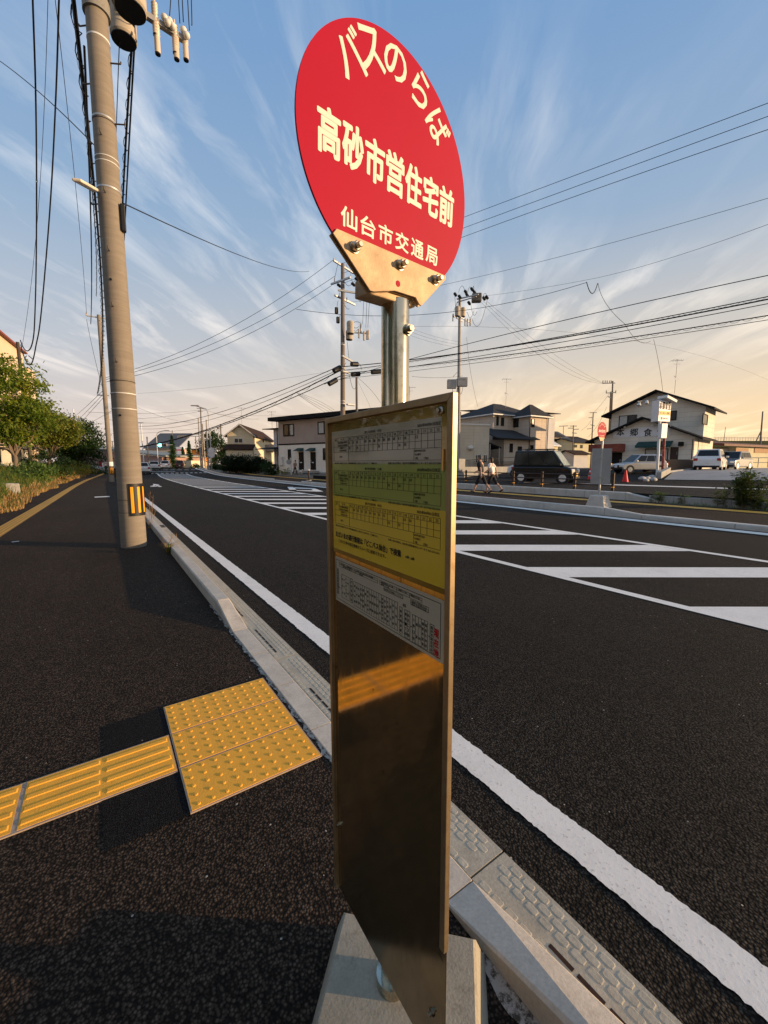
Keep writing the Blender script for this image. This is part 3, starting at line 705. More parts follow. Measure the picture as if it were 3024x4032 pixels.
fr_(.191, .202, 1.139, 1.193, .001); vtext('高砂市営住宅前', .1965, 1.191, 1.141, .0062)
for a, b2 in ((-.174, -.158), (-.118, -.111), (-.102, -.095), (.088, .095), (.104, .112), (.130, .138), (.184, .191)): hl(a, b2, 1.168, .001)
ink.build('lettering', INK, rmap)
for i, ch in enumerate('現在地'): write(red, ch, bp(.2095, 1.181-.0185*i, NI+.0003), BU, BZ, .0125, .0165, .05)
red.build('lettering', INK_R, rmap)
for (u, z) in ((.208, .375), (-.198, .470), (.213, 1.572)):
    mb = MB(); p = bp(u, z, -.009); mb.lathe(p, BN, [(.0075, 0), (.0075, .003), (.004, .0045), (.004, .009)], 10); mb.build('bolt', BOLTM, board)
# brackets holding the board to the pole
for z in (.52, 1.40):
    mb = MB(); p = bp(0.002, z, -.0205); mb.obox((PX-.024, PY, z), (.072, .085, .035)); mb.build('clamp', GALV, stop, bevel=.004)
# the pole, its collar and bolt
mb = MB(); mb.cyl((PX, PY, .07), (PX, PY, 1.834), .0312, n=48, cap=True); pole = mb.build('pole', STEEL, stop)
mb = MB(); d = Vector((-.25, -.97, 0)).normalized(); p0 = Vector((PX, PY, 1.771))+Vector((.010, -.029, 0))
mb.lathe(p0, (0, -1, 0), [(.0125, 0), (.0125, .003), (.0105, .0031), (.0105, .010), (.0065, .0101), (.0065, .018)], 6); mb.build('bolt', BOLTM, pole)
mb = MB(); mb.lathe((PX, PY, .085), (0, 0, 1), [(.043, 0), (.043, .05), (.037, .0502)], 28); mb.build('socket', STEEL, pole)
# concrete base, turned 45 degrees
bs = MB(); a45 = R_(45); bc = Vector((.533, .707, 0)); top, bot, hb = .3925, .462, .105
vs = []
for h, s_ in ((0, bot), (hb-.008, top+.008), (hb, top-.008)):
    for x, y in ((-1, -1), (1, -1), (1, 1), (-1, 1)): vs.append(bc+rz3(a45) @ Vector((x*s_/2, y*s_/2, 0))+Vector((0, 0, h)))
bs.add(vs, [(8, 9, 10, 11)]+[(i, (i+1) % 4, 4+(i+1) % 4, 4+i) for i in range(4)]+[(4+i, 4+(i+1) % 4, 8+(i+1) % 4, 8+i) for i in range(4)])
bs.build('concrete_base', K_BASE, stop)
# disc and bracket, turned a little from the road and leaning back
DUx = Vector((0.9933, 0.1153, 0)); DN = Vector((0.1152, -0.9926, -0.0375)).normalized(); DUx = (DUx-DN*DUx.dot(DN)).normalized(); DV = DN.cross(DUx)
def dp(u, v, n=0.0): return Vector((0.518, 0.715, 2.062))+DUx*u+DV*v+DN*n
DR = 0.220
mb = MB(); mb.cyl(dp(0, 0, -.003), dp(0, 0, 0), DR, n=120, mi=0, smooth=False); mb.cyl(dp(0, 0, -.0050), dp(0, 0, -.0031), DR-.0005, n=120, mi=1, smooth=False)
disc = mb.build('sign_disc', [SIGN_R, BLACK], stop)
tx = MB()
for ch, u, v, a, w, h in (('バ', -.113, .136, 33, .062, .070), ('ス', -.066, .168, 20, .058, .064), ('の', -.006, .180, 0, .058, .058), ('ら', .064, .171, -22, .046, .066), ('ば', .119, .131, -43, .056, .066)):
    write(tx, ch, dp(u, v, .00025), DUx, DV, w, h, .030, rot=R_(a))
for i, ch in enumerate('高砂市営住宅前'): write(tx, ch, dp(-.1552+.0519*i, -.0085, .00025), DUx, DV, .0485, .075, .046)
for i, ch in enumerate('仙台市交通局'): write(tx, ch, dp(-.1105+.0450*i, -.1285+.0012*i, .00025), DUx, DV, .0375, .0350, .040)
tx.build('lettering', SIGN_W, disc)
BRK = M_('bracket_steel', (0.50, 0.36, 0.22), 0.62, 0.15, var=.2, scale=22, bmp=.15, bscale=200, dirt=((0.22, 0.125, 0.06), 14, .6))
poly = [(-.140, -.157), (.161, -.152), (.161, -.160), (.085, -.235), (.079, -.234), (.066, -.222), (.005, -.2245), (-.050, -.2405), (-.060, -.2415), (-.148, -.1675)]
mb = MB(); mb.prism(poly, dp(0, 0, .0040), DUx, DV, -DN*.0038, 0); brk = mb.build('bracket', BRK, stop, bevel=.0010)
mb = MB(); mb.prism(poly, dp(0, 0, -.0055), DUx, DV, -DN*.0040, 0); mb.build('bracket_back', BRK, stop)
mb = MB(); mb.prism([(-.052, -.2405), (.080, -.2365), (.080, -.205), (-.052, -.205)], dp(0, 0, -.0100), DUx, DV, -DN*.048, 0); mb.build('bracket_box', BRK, stop, bevel=.003)
mb = MB(); mb.cyl(dp(.013, -.209, .0041), dp(.013, -.209, .0046), .0062, n=18); mb.build('rivet_hole', SIGN_R, brk)
for u, v in ((-.1005, -.1765), (.0165, -.1725), (.124, -.1715)):
    mb = MB(); mb.lathe(dp(u, v, .0040), DN, [(.0108, 0), (.0108, .0024), (.009, .0025)], 20); mb.lathe(dp(u, v, .0065), DN, [(.0094, 0), (.0094, .0075), (.0078, .0088)], 6); mb.lathe(dp(u, v, .0150), DN, [(.0053, 0), (.0053, .0095), (.0044, .0105)], 12)
    mb.build('bolt', BOLTM, brk)
# ================================================================ THE BUS STOP ACROSS THE ROAD
def far_stop():
    p = gr(*C(1700, 1850, 1.253)(807, 185)); p.x += .18; d = (p-CAM).dot(cf)
    root = empty('bus_stop_sign', p, 0, 'small red round bus stop sign with a grey board back, across the road', 'bus stop', 'bus stop signs')
    L = MB(); L.obox((0, 0, .19), (.50, .62, .38), None, 0, .68); L.build('concrete_base', K_NEW, root, True, bevel=.02)
    L = MB(); L.cyl((0, 0, .37), (0, 0, 2.10), .030, n=14); L.build('pole', GALV, root, True)
    L = MB(); L.cyl((0, .03, 2.42), (0, .036, 2.42), .262, n=48, smooth=False); dsc = L.build('sign_disc', SIGN_R, root, True)
    L = MB(); o = Vector((0, .0285, 0)); u = Vector((1, 0, 0))
    for i, ch in enumerate('バスのらば'):
        a = R_(48-24*i); write(L, ch, o+Vector((-math.sin(a)*.195, 0, 2.42+math.cos(a)*.195)), u, BZ, .055, .060, 0, rot=a)
    write(L, '高砂市営住宅前', o+Vector((0, 0, 2.40)), u, BZ, .40, .085, .02); write(L, '仙台市交通局', o+Vector((0, 0, 2.255)), u, BZ, .28, .036, 0)
    L.build('lettering', SIGN_W, dsc, True)
    L = MB(); L.prism([(-.17, 2.205), (.17, 2.205), (.06, 2.07), (-.06, 2.07)], (0, .028, 0), u, BZ, (0, -.004, 0)); L.build('bracket', BRK, root, True)
    L = MB(); L.box(-.27, .29, -.06, -.045, .73, 1.86)
    for z in (.80, 1.10, 1.45, 1.78): L.box(-.25, .27, -.045, -.035, z, z+.03)
    L.box(-.27, -.24, -.045, -.03, .73, 1.86); L.box(.26, .29, -.045, -.03, .73, 1.86)
    b = L.build('notice_board', GREYM, root, True)
    b.rotation_euler = (0, 0, R_(-52)); b.location = (0.03, 0.03, 0)
    for z in (.95, 1.55):
        L = MB(); L.box(-.05, .07, -.05, .04, z, z+.035); L.build('clamp', GALV, root, True)
far_stop()
# ================================================================ BUILDINGS
def hz(d): return Vector((d.x, d.y, 0)).normalized()
def azd(a): return Vector((math.sin(R_(a)), math.cos(R_(a)), 0))
def plane_hit(px, py, P, n):
    r = ray(px, py); k = (P-CAM).dot(n)/r.dot(n); return CAM+r*k
def along(P, d, px):                              # distance along d from P to pixel column px
    a = cr; r = ray(px, 1826)
    # (P + d s - CAM) projected at px: x_c - k z_c = 0
    k = (px-IW/2)/FPX; q = P-CAM
    return -(q.dot(cr)-k*q.dot(cf))/(d.dot(cr)-k*d.dot(cf))
class House:
    def __init__(s, name, P, dA, LA, dB, LB, h, mat, label, cat, base=-0.4, group=None):
        s.P, s.dA, s.LA, s.dB, s.LB, s.h = Vector(P), dA, LA, dB, LB, h
        s.root = empty(name, P, 0, label, cat, group)
        s.wall = s.block(0, LA, 0, LB, base, h, mat)
    def pt(s, a, b, z): return s.P+s.dA*a+s.dB*b+Vector((0, 0, z))
    def block(s, a0, a1, b0, b1, z0, z1, mat, name='wall', parent=None, bevel=0):
        mb = MB(); vs = [s.pt(a, b, z) for z in (z0, z1) for a, b in ((a0, b0), (a1, b0), (a1, b1), (a0, b1))]
        fs = [(3, 2, 1, 0), (4, 5, 6, 7), (0, 1, 5, 4), (1, 2, 6, 5), (2, 3, 7, 6), (3, 0, 4, 7)]
        if s.dA.cross(s.dB).z < 0: fs = [f[::-1] for f in fs]
        mb.add(vs, fs); return mb.build(name, mat, parent or s.root, bevel=bevel)
    def face(s, f, b=0.0):                        # 'A' lies along dA, 'B' along dB
        d = s.dA if f == 'A' else s.dB; o = s.P+(s.dB if f == 'A' else s.dA)*b
        n = d.cross(Vector((0, 0, 1)))
        if n.dot(CAM-o) < 0: n = -n
        return o, d, n.normalized()
    def rect(s, f, p0, p1, b=0.0):
        o, d, n = s.face(f, b)
        a, c = plane_hit(*p0, o, n), plane_hit(*p1, o, n)
        sa, sc = (a-o).dot(d), (c-o).dot(d)
        return o, d, n, min(sa, sc), max(sa, sc), min(a.z, c.z)-o.z, max(a.z, c.z)-o.z
    def panel(s, name, f, p0, p1, mat, t=.05, b=0.0, parent=None, off=0.0):
        o, d, n, s0, s1, z0, z1 = s.rect(f, p0, p1, b); return s.slab(name, o, d, n, s0, s1, z0, z1, mat, t, parent, off)
    def slab(s, name, o, d, n, s0, s1, z0, z1, mat, t=.05, parent=None, off=0.0):
        mb = MB(); Z = Vector((0, 0, 1)); vs = [o+d*a+Z*z+n*k for k in (off-.02 if off == 0 else off, off+t) for a, z in ((s0, z0), (s1, z0), (s1, z1), (s0, z1))]
        mb.add(vs, [(3, 2, 1, 0), (4, 5, 6, 7), (0, 1, 5, 4), (1, 2, 6, 5), (2, 3, 7, 6), (3, 0, 4, 7)]); return mb.build(name, mat, parent or s.root)
    def window(s, f, p0, p1, frame, glass=None, b=0.0, mull=1, fw=.07, curtain=None):
        o, d, n, s0, s1, z0, z1 = s.rect(f, p0, p1, b); mb = MB(); Z = Vector((0, 0, 1))
        def bar(a0, a1, c0, c1):
            vs = [o+d*a+Z*z+n*k for k in (-.02, .06) for a, z in ((a0, c0), (a1, c0), (a1, c1), (a0, c1))]
            mb.add(vs, [(3, 2, 1, 0), (4, 5, 6, 7), (0, 1, 5, 4), (1, 2, 6, 5), (2, 3, 7, 6), (3, 0, 4, 7)])
        bar(s0, s1, z0, z0+fw); bar(s0, s1, z1-fw, z1); bar(s0, s0+fw, z0+fw, z1-fw); bar(s1-fw, s1, z0+fw, z1-fw)
        for i in range(1, mull+1):
            c = s0+(s1-s0)*i/(mull+1)
            if mull: bar(c-fw*.4, c+fw*.4, z0+fw, z1-fw)
        w = mb.build('window', frame, s.root)
        s.slab('pane', o, d, n, s0+fw, s1-fw, z0+fw, z1-fw, glass or GLASS, .015, w, .012)
        if curtain:
            a0, a1 = (s0+(s1-s0)*curtain[0], s0+(s1-s0)*curtain[1]); s.slab('curtain', o, d, n, a0+fw, a1-fw, z0+fw, z1-fw, CURT, .004, w, .029)
        return w
    def door(s, f, p0, p1, mat, b=0.0, label=None):
        dr = s.panel('door', f, p0, p1, mat, .06, b); o, d, n, s0, s1, z0, z1 = s.rect(f, p0, p1, b)
        s.slab('handle', o, d, n, s0+(s1-s0)*.12, s0+(s1-s0)*.17, z0+.8, z0+1.1, GREYM, .05, dr, .065); return dr
    def gable(s, a0, a1, b0, b1, z, rise, along_, mat, ov=.45, t=.14, fascia=None, wallm=None, peak=.5, zdrop=0):
        """gable roof over [a0,a1]x[b0,b1]; along_ = direction of the ridge; gable walls filled"""
        if along_ == 'B': q = lambda u, v, zz: s.pt(u, v, zz); u0, u1, v0, v1 = a0, a1, b0, b1
        else: q = lambda u, v, zz: s.pt(v, u, zz); u0, u1, v0, v1 = b0, b1, a0, a1
        um = u0+(u1-u0)*peak; k = rise/max(um-u0, 1e-3); k2 = rise/max(u1-um, 1e-3)
        mb = MB(); prof = [(u0-ov, z-ov*k), (um, z+rise), (u1+ov, z-ov*k2)]
        top = [(u, zz+t) for u, zz in prof]
        pr = prof+top[::-1]; n = len(pr); vs = [q(u, v, zz) for v in (v0-ov, v1+ov) for u, zz in pr]
        fs = [(0, 1, 4, 5), (1, 2, 3, 4), (6+5, 6+4, 6+1, 6+0), (6+4, 6+3, 6+2, 6+1)]+[(i, 6+i, 6+(i+1) % 6, (i+1) % 6) for i in range(6)]
        mb.add(vs, fs); r = mb.build('roof', mat, s.root)
        for v in (v0+.002, v1-.002): gm = MB(); gm.add([q(u0, v, z-.02), q(u1, v, z-.02), q(um, v, z+rise-.01)], [(0, 1, 2)]); gm.build('gable_wall', wallm, s.root)
        if fascia:
            fm = MB()
            for v in (v0-ov-.025, v1+ov+.025):
                w = Vector(q(0, v, 0))
                for (ua, za), (ub, zb) in ((prof[0], prof[1]), (prof[1], prof[2])):
                    fm.add([q(ua, v, za-.06), q(ub, v, zb-.06), q(ub, v, zb+t*.8), q(ua, v, za+t*.8), q(ua, v+.02*(1 if v < v0 else -1), za-.06), q(ub, v+.02*(1 if v < v0 else -1), zb-.06), q(ub, v+.02*(1 if v < v0 else -1), zb+t*.8), q(ua, v+.02*(1 if v < v0 else -1), za+t*.8)], [(0, 1, 2, 3), (7, 6, 5, 4), (0, 4, 5, 1), (1, 5, 6, 2), (2, 6, 7, 3), (3, 7, 4, 0)])
            fm.build('fascia', fascia, s.root)
        return r
    def hip(s, a0, a1, b0, b1, z, rise, mat, ov=.5, t=.12, fascia=None):
        A0, A1, B0, B1 = a0-ov, a1+ov, b0-ov, b1+ov; la, lb = A1-A0, B1-B0; mb = MB()
        if la >= lb: r0, r1 = (A0+lb/2, (B0+B1)/2), (A1-lb/2, (B0+B1)/2)
        else: r0, r1 = ((A0+A1)/2, B0+la/2), ((A0+A1)/2, B1-la/2)
        e = [s.pt(a, b, z) for a, b in ((A0, B0), (A1, B0), (A1, B1), (A0, B1))]; e2 = [v+Vector((0, 0, t)) for v in e]
        R0, R1 = s.pt(*r0, z+t+rise), s.pt(*r1, z+t+rise)
        vs = e+e2+[R0, R1]
        if la >= lb: rf = [(4, 5, 9, 8), (5, 6, 9), (6, 7, 8, 9), (7, 4, 8)]
        else: rf = [(4, 5, 8), (5, 6, 9, 8), (6, 7, 9), (7, 4, 8, 9)]
        mb.add(vs, [(3, 2, 1, 0)]+[(i, (i+1) % 4, 4+(i+1) % 4, 4+i) for i in range(4)], 1); mb.add(vs, rf, 0)
        return mb.build('roof', [mat, fascia or FRAME_W], s.root)
    def shed(s, a0, a1, b0, b1, zlo, zhi, mat, t=.10, name='porch_roof', axis='b'):
        mb = MB(); vs = []
        for k in (0, t):
            for a, b in ((a0, b0), (a1, b0), (a1, b1), (a0, b1)):
                f = (b-b0)/(b1-b0) if axis == 'b' else (a-a0)/(a1-a0); vs.append(s.pt(a, b, zlo+(zhi-zlo)*f+k))
        mb.add(vs, [(3, 2, 1, 0), (4, 5, 6, 7), (0, 1, 5, 4), (1, 2, 6, 5), (2, 3, 7, 6), (3, 0, 4, 7)]); return mb.build(name, mat, s.root)
def zof(px, py, P):                               # height above P.z of the pixel at the distance of P
    d = (P-CAM).dot(cf); return at(px, py, d).z-P.z
def antenna(H, a, b, z, hgt=1.9, dish=True):
    o = H.pt(a, b, z); mb = MB(); mb.cyl(o, o+Vector((0, 0, hgt)), .025, n=6)
    for k, L in enumerate((.9, .75, .6, .5, .4)):
        c = o+Vector((0, 0, hgt-.1))+cr*(-.5+.25*k); mb.cyl(c-cf*L/2, c+cf*L/2, .012, n=4)
    c = o+Vector((0, 0, hgt-.1)); mb.cyl(c-cr*.6, c+cr*.6, .014, n=4); mb.cyl(c-cr*.35-Vector((0, 0, .35)), c+cr*.35-Vector((0, 0, .35)), .012, n=4)
    an = mb.build('antenna', GREYM, H.root)
    if dish:
        dm = MB(); c = o+Vector((0, 0, hgt*.45)); nrm = (-cf+cr*.3+Vector((0, 0, .4))).normalized()
        dm.lathe(c-nrm*.06, nrm, [(.05, 0), (.2, .03), (.30, .09)], 18); dm.build('dish', WHITE_M, an)
ROOF_DK = roofing('dark_slate_roof', (0.045, 0.045, 0.047), rough=.9); ROOF_BR = roofing('brown_roof', (0.045, 0.026, 0.018), rough=.9); ROOF_RED = M_('rusty_red_roof', (0.13, 0.045, 0.03), .7, var=.3, scale=3)
ROOF_BK = M_('black_roof', (0.016, 0.015, 0.016), .8, var=.2, spec=.1); ROOF_GY = roofing('grey_roof', (0.10, 0.105, 0.11))
W_REST = siding('cream_siding', (0.66, 0.61, 0.52), .46); W_CREAM = siding('warm_cream_wall', (0.68, 0.58, 0.40), .5, .85)
W_TAUPE = siding('taupe_wall', (0.37, 0.30, 0.26), .22, .9); W_WHITE = siding('white_wall', (0.74, 0.70, 0.63), .5, .93)
W_BEIGE = siding('beige_siding', (0.52, 0.44, 0.36), .46, .72, 1.9); W_TILE = siding('pale_block_wall', (0.55, 0.49, 0.39), .32, .75, 1.6)
W_GREYW = siding('grey_white_wall', (0.50, 0.49, 0.49), .4, .9); W_APT = siding('apartment_cream', (0.66, 0.53, 0.38), 2.8, .85); W_PINK = siding('pink_brown_wall', (0.34, 0.22, 0.20), .5, .8)
W_YEL = siding('pale_yellow_wall', (0.52, 0.48, 0.32), .5, .85); W_OR = siding('orange_wall', (0.62, 0.22, 0.04), .8, .85); W_GRY = siding('grey_beige_wall', (0.30, 0.27, 0.24), .4, .8)
TEAL = M_('teal_awning', (0.012, 0.055, 0.055), .6); AWN_R = M_('rust_awning', (0.22, 0.05, 0.03), .6, var=.2); WOODF = concrete('wood_fence', (0.17, 0.105, 0.06), (0.07, 0.045, 0.03), .6, 3)
SIGNB = M_('sign_board_white', (0.66, 0.66, 0.68), .4, var=.04)
# ---- the two-storey restaurant
Cb = C(2300, 1450, 2.2915)
P = at(*Cb(975, 905), 37.0); P.z = T(P.x, P.y)-.05
dA, dB = azd(-8), azd(82)
LA = along(P, dA, Cb(80, 0)[0]); LB = along(P, dB, Cb(1032, 0)[0])
he = zof(*Cb(975, 618), P)
H = House('restaurant', P, dA, LA, dB, max(LB, 7), he, W_REST, 'cream two-storey restaurant with black gable roofs and a rust red awning over its door', 'restaurant', base=-1.0)
pk = along(P, dA, Cb(505, 0)[0])/LA; rise = zof(*Cb(505, 462), P+dA*pk*LA)-he
H.gable(0, LA, 0, 6.5, he, rise, 'B', ROOF_BK, ov=.7, t=.16, wallm=W_REST, peak=pk)
# upper storey set back
b2 = 3.2; P2 = P+dB*b2; a0 = along(P2, dA, Cb(1045, 0)[0]); a1 = along(P2, dA, Cb(218, 0)[0])
h2 = zof(*Cb(1045, 352), P2+dA*a0); LB2 = along(P2+dA*a0, dB, Cb(1140, 0)[0])
H.block(a0, a1, b2, b2+LB2, .1, h2, W_REST)
pk2 = (along(P2, dA, Cb(612, 0)[0])-a0)/(a1-a0); r2 = zof(*Cb(612, 228), P2+dA*(a0+pk2*(a1-a0)))-h2
H.gable(a0, a1, b2, b2+LB2, h2, r2, 'B', ROOF_BK, ov=.8, t=.16, wallm=W_REST, peak=pk2)
H.window('A', Cb(318, 430), Cb(470, 540), FRAME_D, b=b2, mull=1, curtain=(.5, 1)); H.window('A', Cb(772, 386), Cb(832, 468), FRAME_D, b=b2, mull=0)
o_ = H.P; 
H.P = P+dA*a0+dB*b2; H.window('B', Cb(1072, 405), Cb(1106, 515), FRAME_D, mull=0); H.P = o_
H.door('A', Cb(255, 760), Cb(335, 920), FRAME_D); H.window('A', Cb(190, 762), Cb(228, 838), FRAME_D, mull=0)
H.window('A', Cb(552, 728), Cb(755, 830), FRAME_D, glass=CURT, mull=1); H.door('A', Cb(782, 712), Cb(842, 860), BROWN_M); H.panel('vent_box', 'A', Cb(858, 665), Cb(898, 702), FRAME_D, .35)
aw = H.panel('awning', 'A', Cb(75, 692), Cb(368, 752), AWN_R, 1.0)
o, d, n, s0, s1, z0, z1 = H.rect('A', Cb(488, 664), Cb(800, 694))
mb = MB(); Z = Vector((0, 0, 1)); mb.add([o+d*s0+Z*z1, o+d*s1+Z*z1, o+d*s1+Z*z0+n*.9, o+d*s0+Z*z0+n*.9, o+d*s0+Z*(z1-.06), o+d*s1+Z*(z1-.06), o+d*s1+Z*(z0-.2)+n*.9, o+d*s0+Z*(z0-.2)+n*.9], [(0, 1, 2, 3), (7, 6, 5, 4), (0, 4, 5, 1), (1, 5, 6, 2), (2, 6, 7, 3), (3, 7, 4, 0)])
mb.build('awning', TEAL, H.root)
sb = H.panel('sign_board', 'A', Cb(266, 548), Cb(775, 606), SIGNB, .05)
o, d, n, s0, s1, z0, z1 = H.rect('A', Cb(266, 548), Cb(775, 606)); L = MB(); ur = -d if (-d).dot(cr) > 0 else d
for ch, px in (('本', 330), ('郷', 452), ('食', 576), ('堂', 700)):
    q = plane_hit(*Cb(px, 578), o, n); write(L, ch, q+n*.056, ur, Z, .70, .74, .03)
L.build('lettering', INK, sb)
for px, py in ((376, 532), (625, 518)):
    q = plane_hit(*Cb(px, py), *H.face('A')[::2]); L = MB(); L.cyl(q, q+n*.35, .02, n=6); L.lathe(q+n*.35, (0, 0, -1), [(.04, -.1), (.14, .08)], 10); L.build('spotlight', WHITE_M, H.root)
for px in (985, 1035):
    L = MB(); q = plane_hit(*Cb(px, 640), *H.face('B')[::2]); L.cyl(q+n*.1, Vector((q.x, q.y, P.z)), .04, n=6); L.build('drain_pipe', FRAME_D, H.root)
antenna(H, a0+pk2*(a1-a0)-1.2, b2+1.0, h2+r2*.9, 3.3)
# ---- the house with two hipped roofs
Ch = C(1760, 1500, 2.592)
P = grd(Ch(830, 0)[0], 49.0); P.z = T(P.x, P.y)
dA, dB = azd(4), azd(94)
he = zof(*Ch(830, 372), P); LA = along(P, dA, Ch(660, 0)[0]); LB = along(P, dB, Ch(1000, 0)[0])
H = House('house', P, dA, LA, dB, LB, he, W_BEIGE, 'beige two-storey house with dark hipped slate roofs and brown window frames behind the black van', 'house', base=-1.0)
H.hip(0, LA, 0, LB, he, 1.55, ROOF_DK, fascia=FRAME_W)
Pb = P+dA*LA+dB*0.5; lx = along(Pb, -dB, Ch(455, 0)[0])
LC = along(Pb-dB*lx, dA, Ch(60, 0)[0])
H.block(LA, LA+LC, .5-lx, LB+2, -1, he+.25, W_BEIGE); H.hip(LA, LA+LC, .5-lx, LB+2, he+.25, 1.9, ROOF_DK, fascia=FRAME_W)
o_ = H.P; H.P = Pb
for x0, x1, y0, y1 in ((505, 524, 362, 455), (552, 578, 372, 460)): H.window('B', Ch(x0, y0), Ch(x1, y1), FRAME_D, mull=0)
H.P = o_
H.window('A', Ch(668, 385), Ch(730, 470), FRAME_D, mull=1); H.window('B', Ch(862, 385), Ch(890, 472), FRAME_D, mull=0)
# its lower wing in the corner between the two blocks
aw_ = LA-2.6; P3 = P+dA*aw_; b0 = along(P3, dB, Ch(575, 0)[0]); wz = zof(*Ch(640, 598), P3+dB*b0)
H.block(aw_, LA+.3, b0, -.02, -1, wz, W_BEIGE); H.shed(aw_-.7, LA+.2, b0-1.9, 1.0, wz+.02, wz+1.35, ROOF_DK, axis='a')
o_ = H.P; H.P = P3
for x0, x1, y0, y1 in ((640, 668, 638, 730), (722, 760, 668, 725)): H.window('B', Ch(x0, y0), Ch(x1, y1), FRAME_D, mull=0)
H.P = o_
H.window('B', Ch(850, 655), Ch(880, 705), FRAME_D, mull=0); H.window('A', Ch(803, 650), Ch(829, 700), FRAME_D, mull=0)
for q in (H.pt(-.08, -.08, 0), H.pt(-.08, LB+.08, 0)): L = MB(); L.cyl(q, q+Vector((0, 0, he)), .05, n=6); L.build('drain_pipe', FRAME_D, H.root)
antenna(H, LA+LC*.25, .5, he+1.6, 3.6)
# ---- pale block building behind the notice board
P = grd(Ch(422, 0)[0], 44.0); P.z = T(P.x, P.y); dB = azd(108); dA = azd(18)
he = zof(*Ch(422, 462), P); LB = -along(P, dB, 1690); 
P0 = P-dB*LB
H = House('block_building', P0, dA, 9, dB, LB, he, W_TILE, 'low flat-roofed pale block building partly hidden behind the notice board', 'building', base=-1.0)
H.block(-.08, 9.08, -.08, LB+.08, he+.003, he+.16, FRAME_W, 'parapet')
H.window('B', Ch(288, 752), Ch(326, 835), FRAME_W, mull=1, fw=.05); H.window('B', Ch(370, 752), Ch(408, 835), FRAME_W, mull=1, fw=.05)
q = plane_hit(*Ch(236, 684), *H.face('B')[::2]); n = H.face('B')[2]; L = MB(); L.ball(q+n*.08, (.32, .32, .26)); L.build('vent_hood', WHITE_M, H.root)
H.panel('meter_box', 'B', Ch(118, 718), Ch(132, 752), GREYM, .12)
# ---- tall grey-white house behind
P = grd(Ch(950, 0)[0], 62.0); P.z = T(P.x, P.y); dA, dB = azd(6), azd(96); he = zof(*Ch(1000, 345), P); LB = along(P, dB, Ch(1078, 0)[0])
H = House('house', P, dA, 6, dB, LB, he, W_GREYW, 'tall grey-white house with a black mono-pitch roof behind the beige hipped house', 'house', base=-1.5)
H.shed(-.6, 9, -8.5, LB+.5, he+.1, he+.9, ROOF_BK, axis='a')
# ---- little houses in the gap behind the far bus stop
Cg2 = C(2080, 1600, 4.1475)
def small_house(px0, px1, pyE, pyR, d, wall, roof, label, az=8, wins=(), depth=6):
    P = grd(px1, d); P.z = T(P.x, P.y); dA, dB = azd(az-90), azd(az); LA = along(P, dA, px0)
    he = zof(px1, pyE, P); rise = max(.5, zof(px1, pyR, P)-he)
    H = House('house', P, dA, LA, dB, depth, he, wall, label, 'house', base=-1.5); H.gable(0, LA, 0, depth, he, rise, 'A', roof, ov=.4, wallm=wall)
    for w in wins: H.window('A', w[0], w[1], FRAME_D, mull=0)
    return H
small_house(Cg2(385, 0)[0], Cg2(520, 0)[0], Cg2(0, 495)[1], Cg2(0, 385)[1], 78, W_GRY, ROOF_DK, 'dim grey-beige house with a dark roof just right of the tall grey-white house', wins=[(Cg2(428, 525), Cg2(478, 570))])
small_house(Cg2(525, 0)[0], Cg2(630, 0)[0], Cg2(0, 530)[1], Cg2(0, 410)[1], 84, W_BEIGE, ROOF_GY, 'narrow beige house with a grey roof behind a thin dark mast')
small_house(Cg2(735, 0)[0], Cg2(1005, 0)[0], Cg2(0, 600)[1], Cg2(0, 530)[1], 76, W_YEL, ROOF_DK, 'pale yellow house with a low dark roof left of the small bus stop', wins=[(Cg2(740, 628), Cg2(792, 672)), (Cg2(852, 628), Cg2(884, 685))])
small_house(Cg2(640, 0)[0], Cg2(940, 0)[0], Cg2(0, 560)[1], Cg2(0, 495)[1], 92, W_GRY, ROOF_BR, 'far brown-roofed house peeping over the pale yellow house')
small_house(Cg2(735, 0)[0], Cg2(965, 0)[0], Cg2(0, 780)[1], Cg2(0, 738)[1], 66, W_GREYW, ROOF_BR, 'small shed with a brown tiled roof in front of the pale yellow house', depth=3)
small_house(Cg2(375, 0)[0], Cg2(470, 0)[0], Cg2(0, 640)[1], Cg2(0, 570)[1], 70, W_CREAM, FRAME_W, 'pale cream lean-to with a white gable below the grey-beige house', depth=3)
# ---- low garage with the red roof, far right
P = grd(Cb(1360, 0)[0], 50); P.z = T(P.x, P.y)+.2; dA = azd(98); LA = along(P, dA, 3080); dB = azd(8)
he = zof(*Cb(1500, 708), P); H = House('garage', P, dA, LA, dB, 6, he, W_YEL, 'low pale garage with a rusty red roof and boarded windows at the right edge', 'garage', base=-1.2)
H.shed(-4.2, LA, -.6, 6.5, he, he+.9, ROOF_RED, t=.25, name='roof'); H.block(-5.5, -.05, .8, 5.5, -1.2, he-.25, W_GREYW)
BRD = M_('boarded_window', (0.30, 0.15, 0.055), .7, var=.2)
H.panel('boarded_window', 'A', Cb(1366, 720), Cb(1476, 768), BRD, .06); H.panel('boarded_window', 'A', Cb(1536, 718), Cb(1655, 766), BRD, .06)
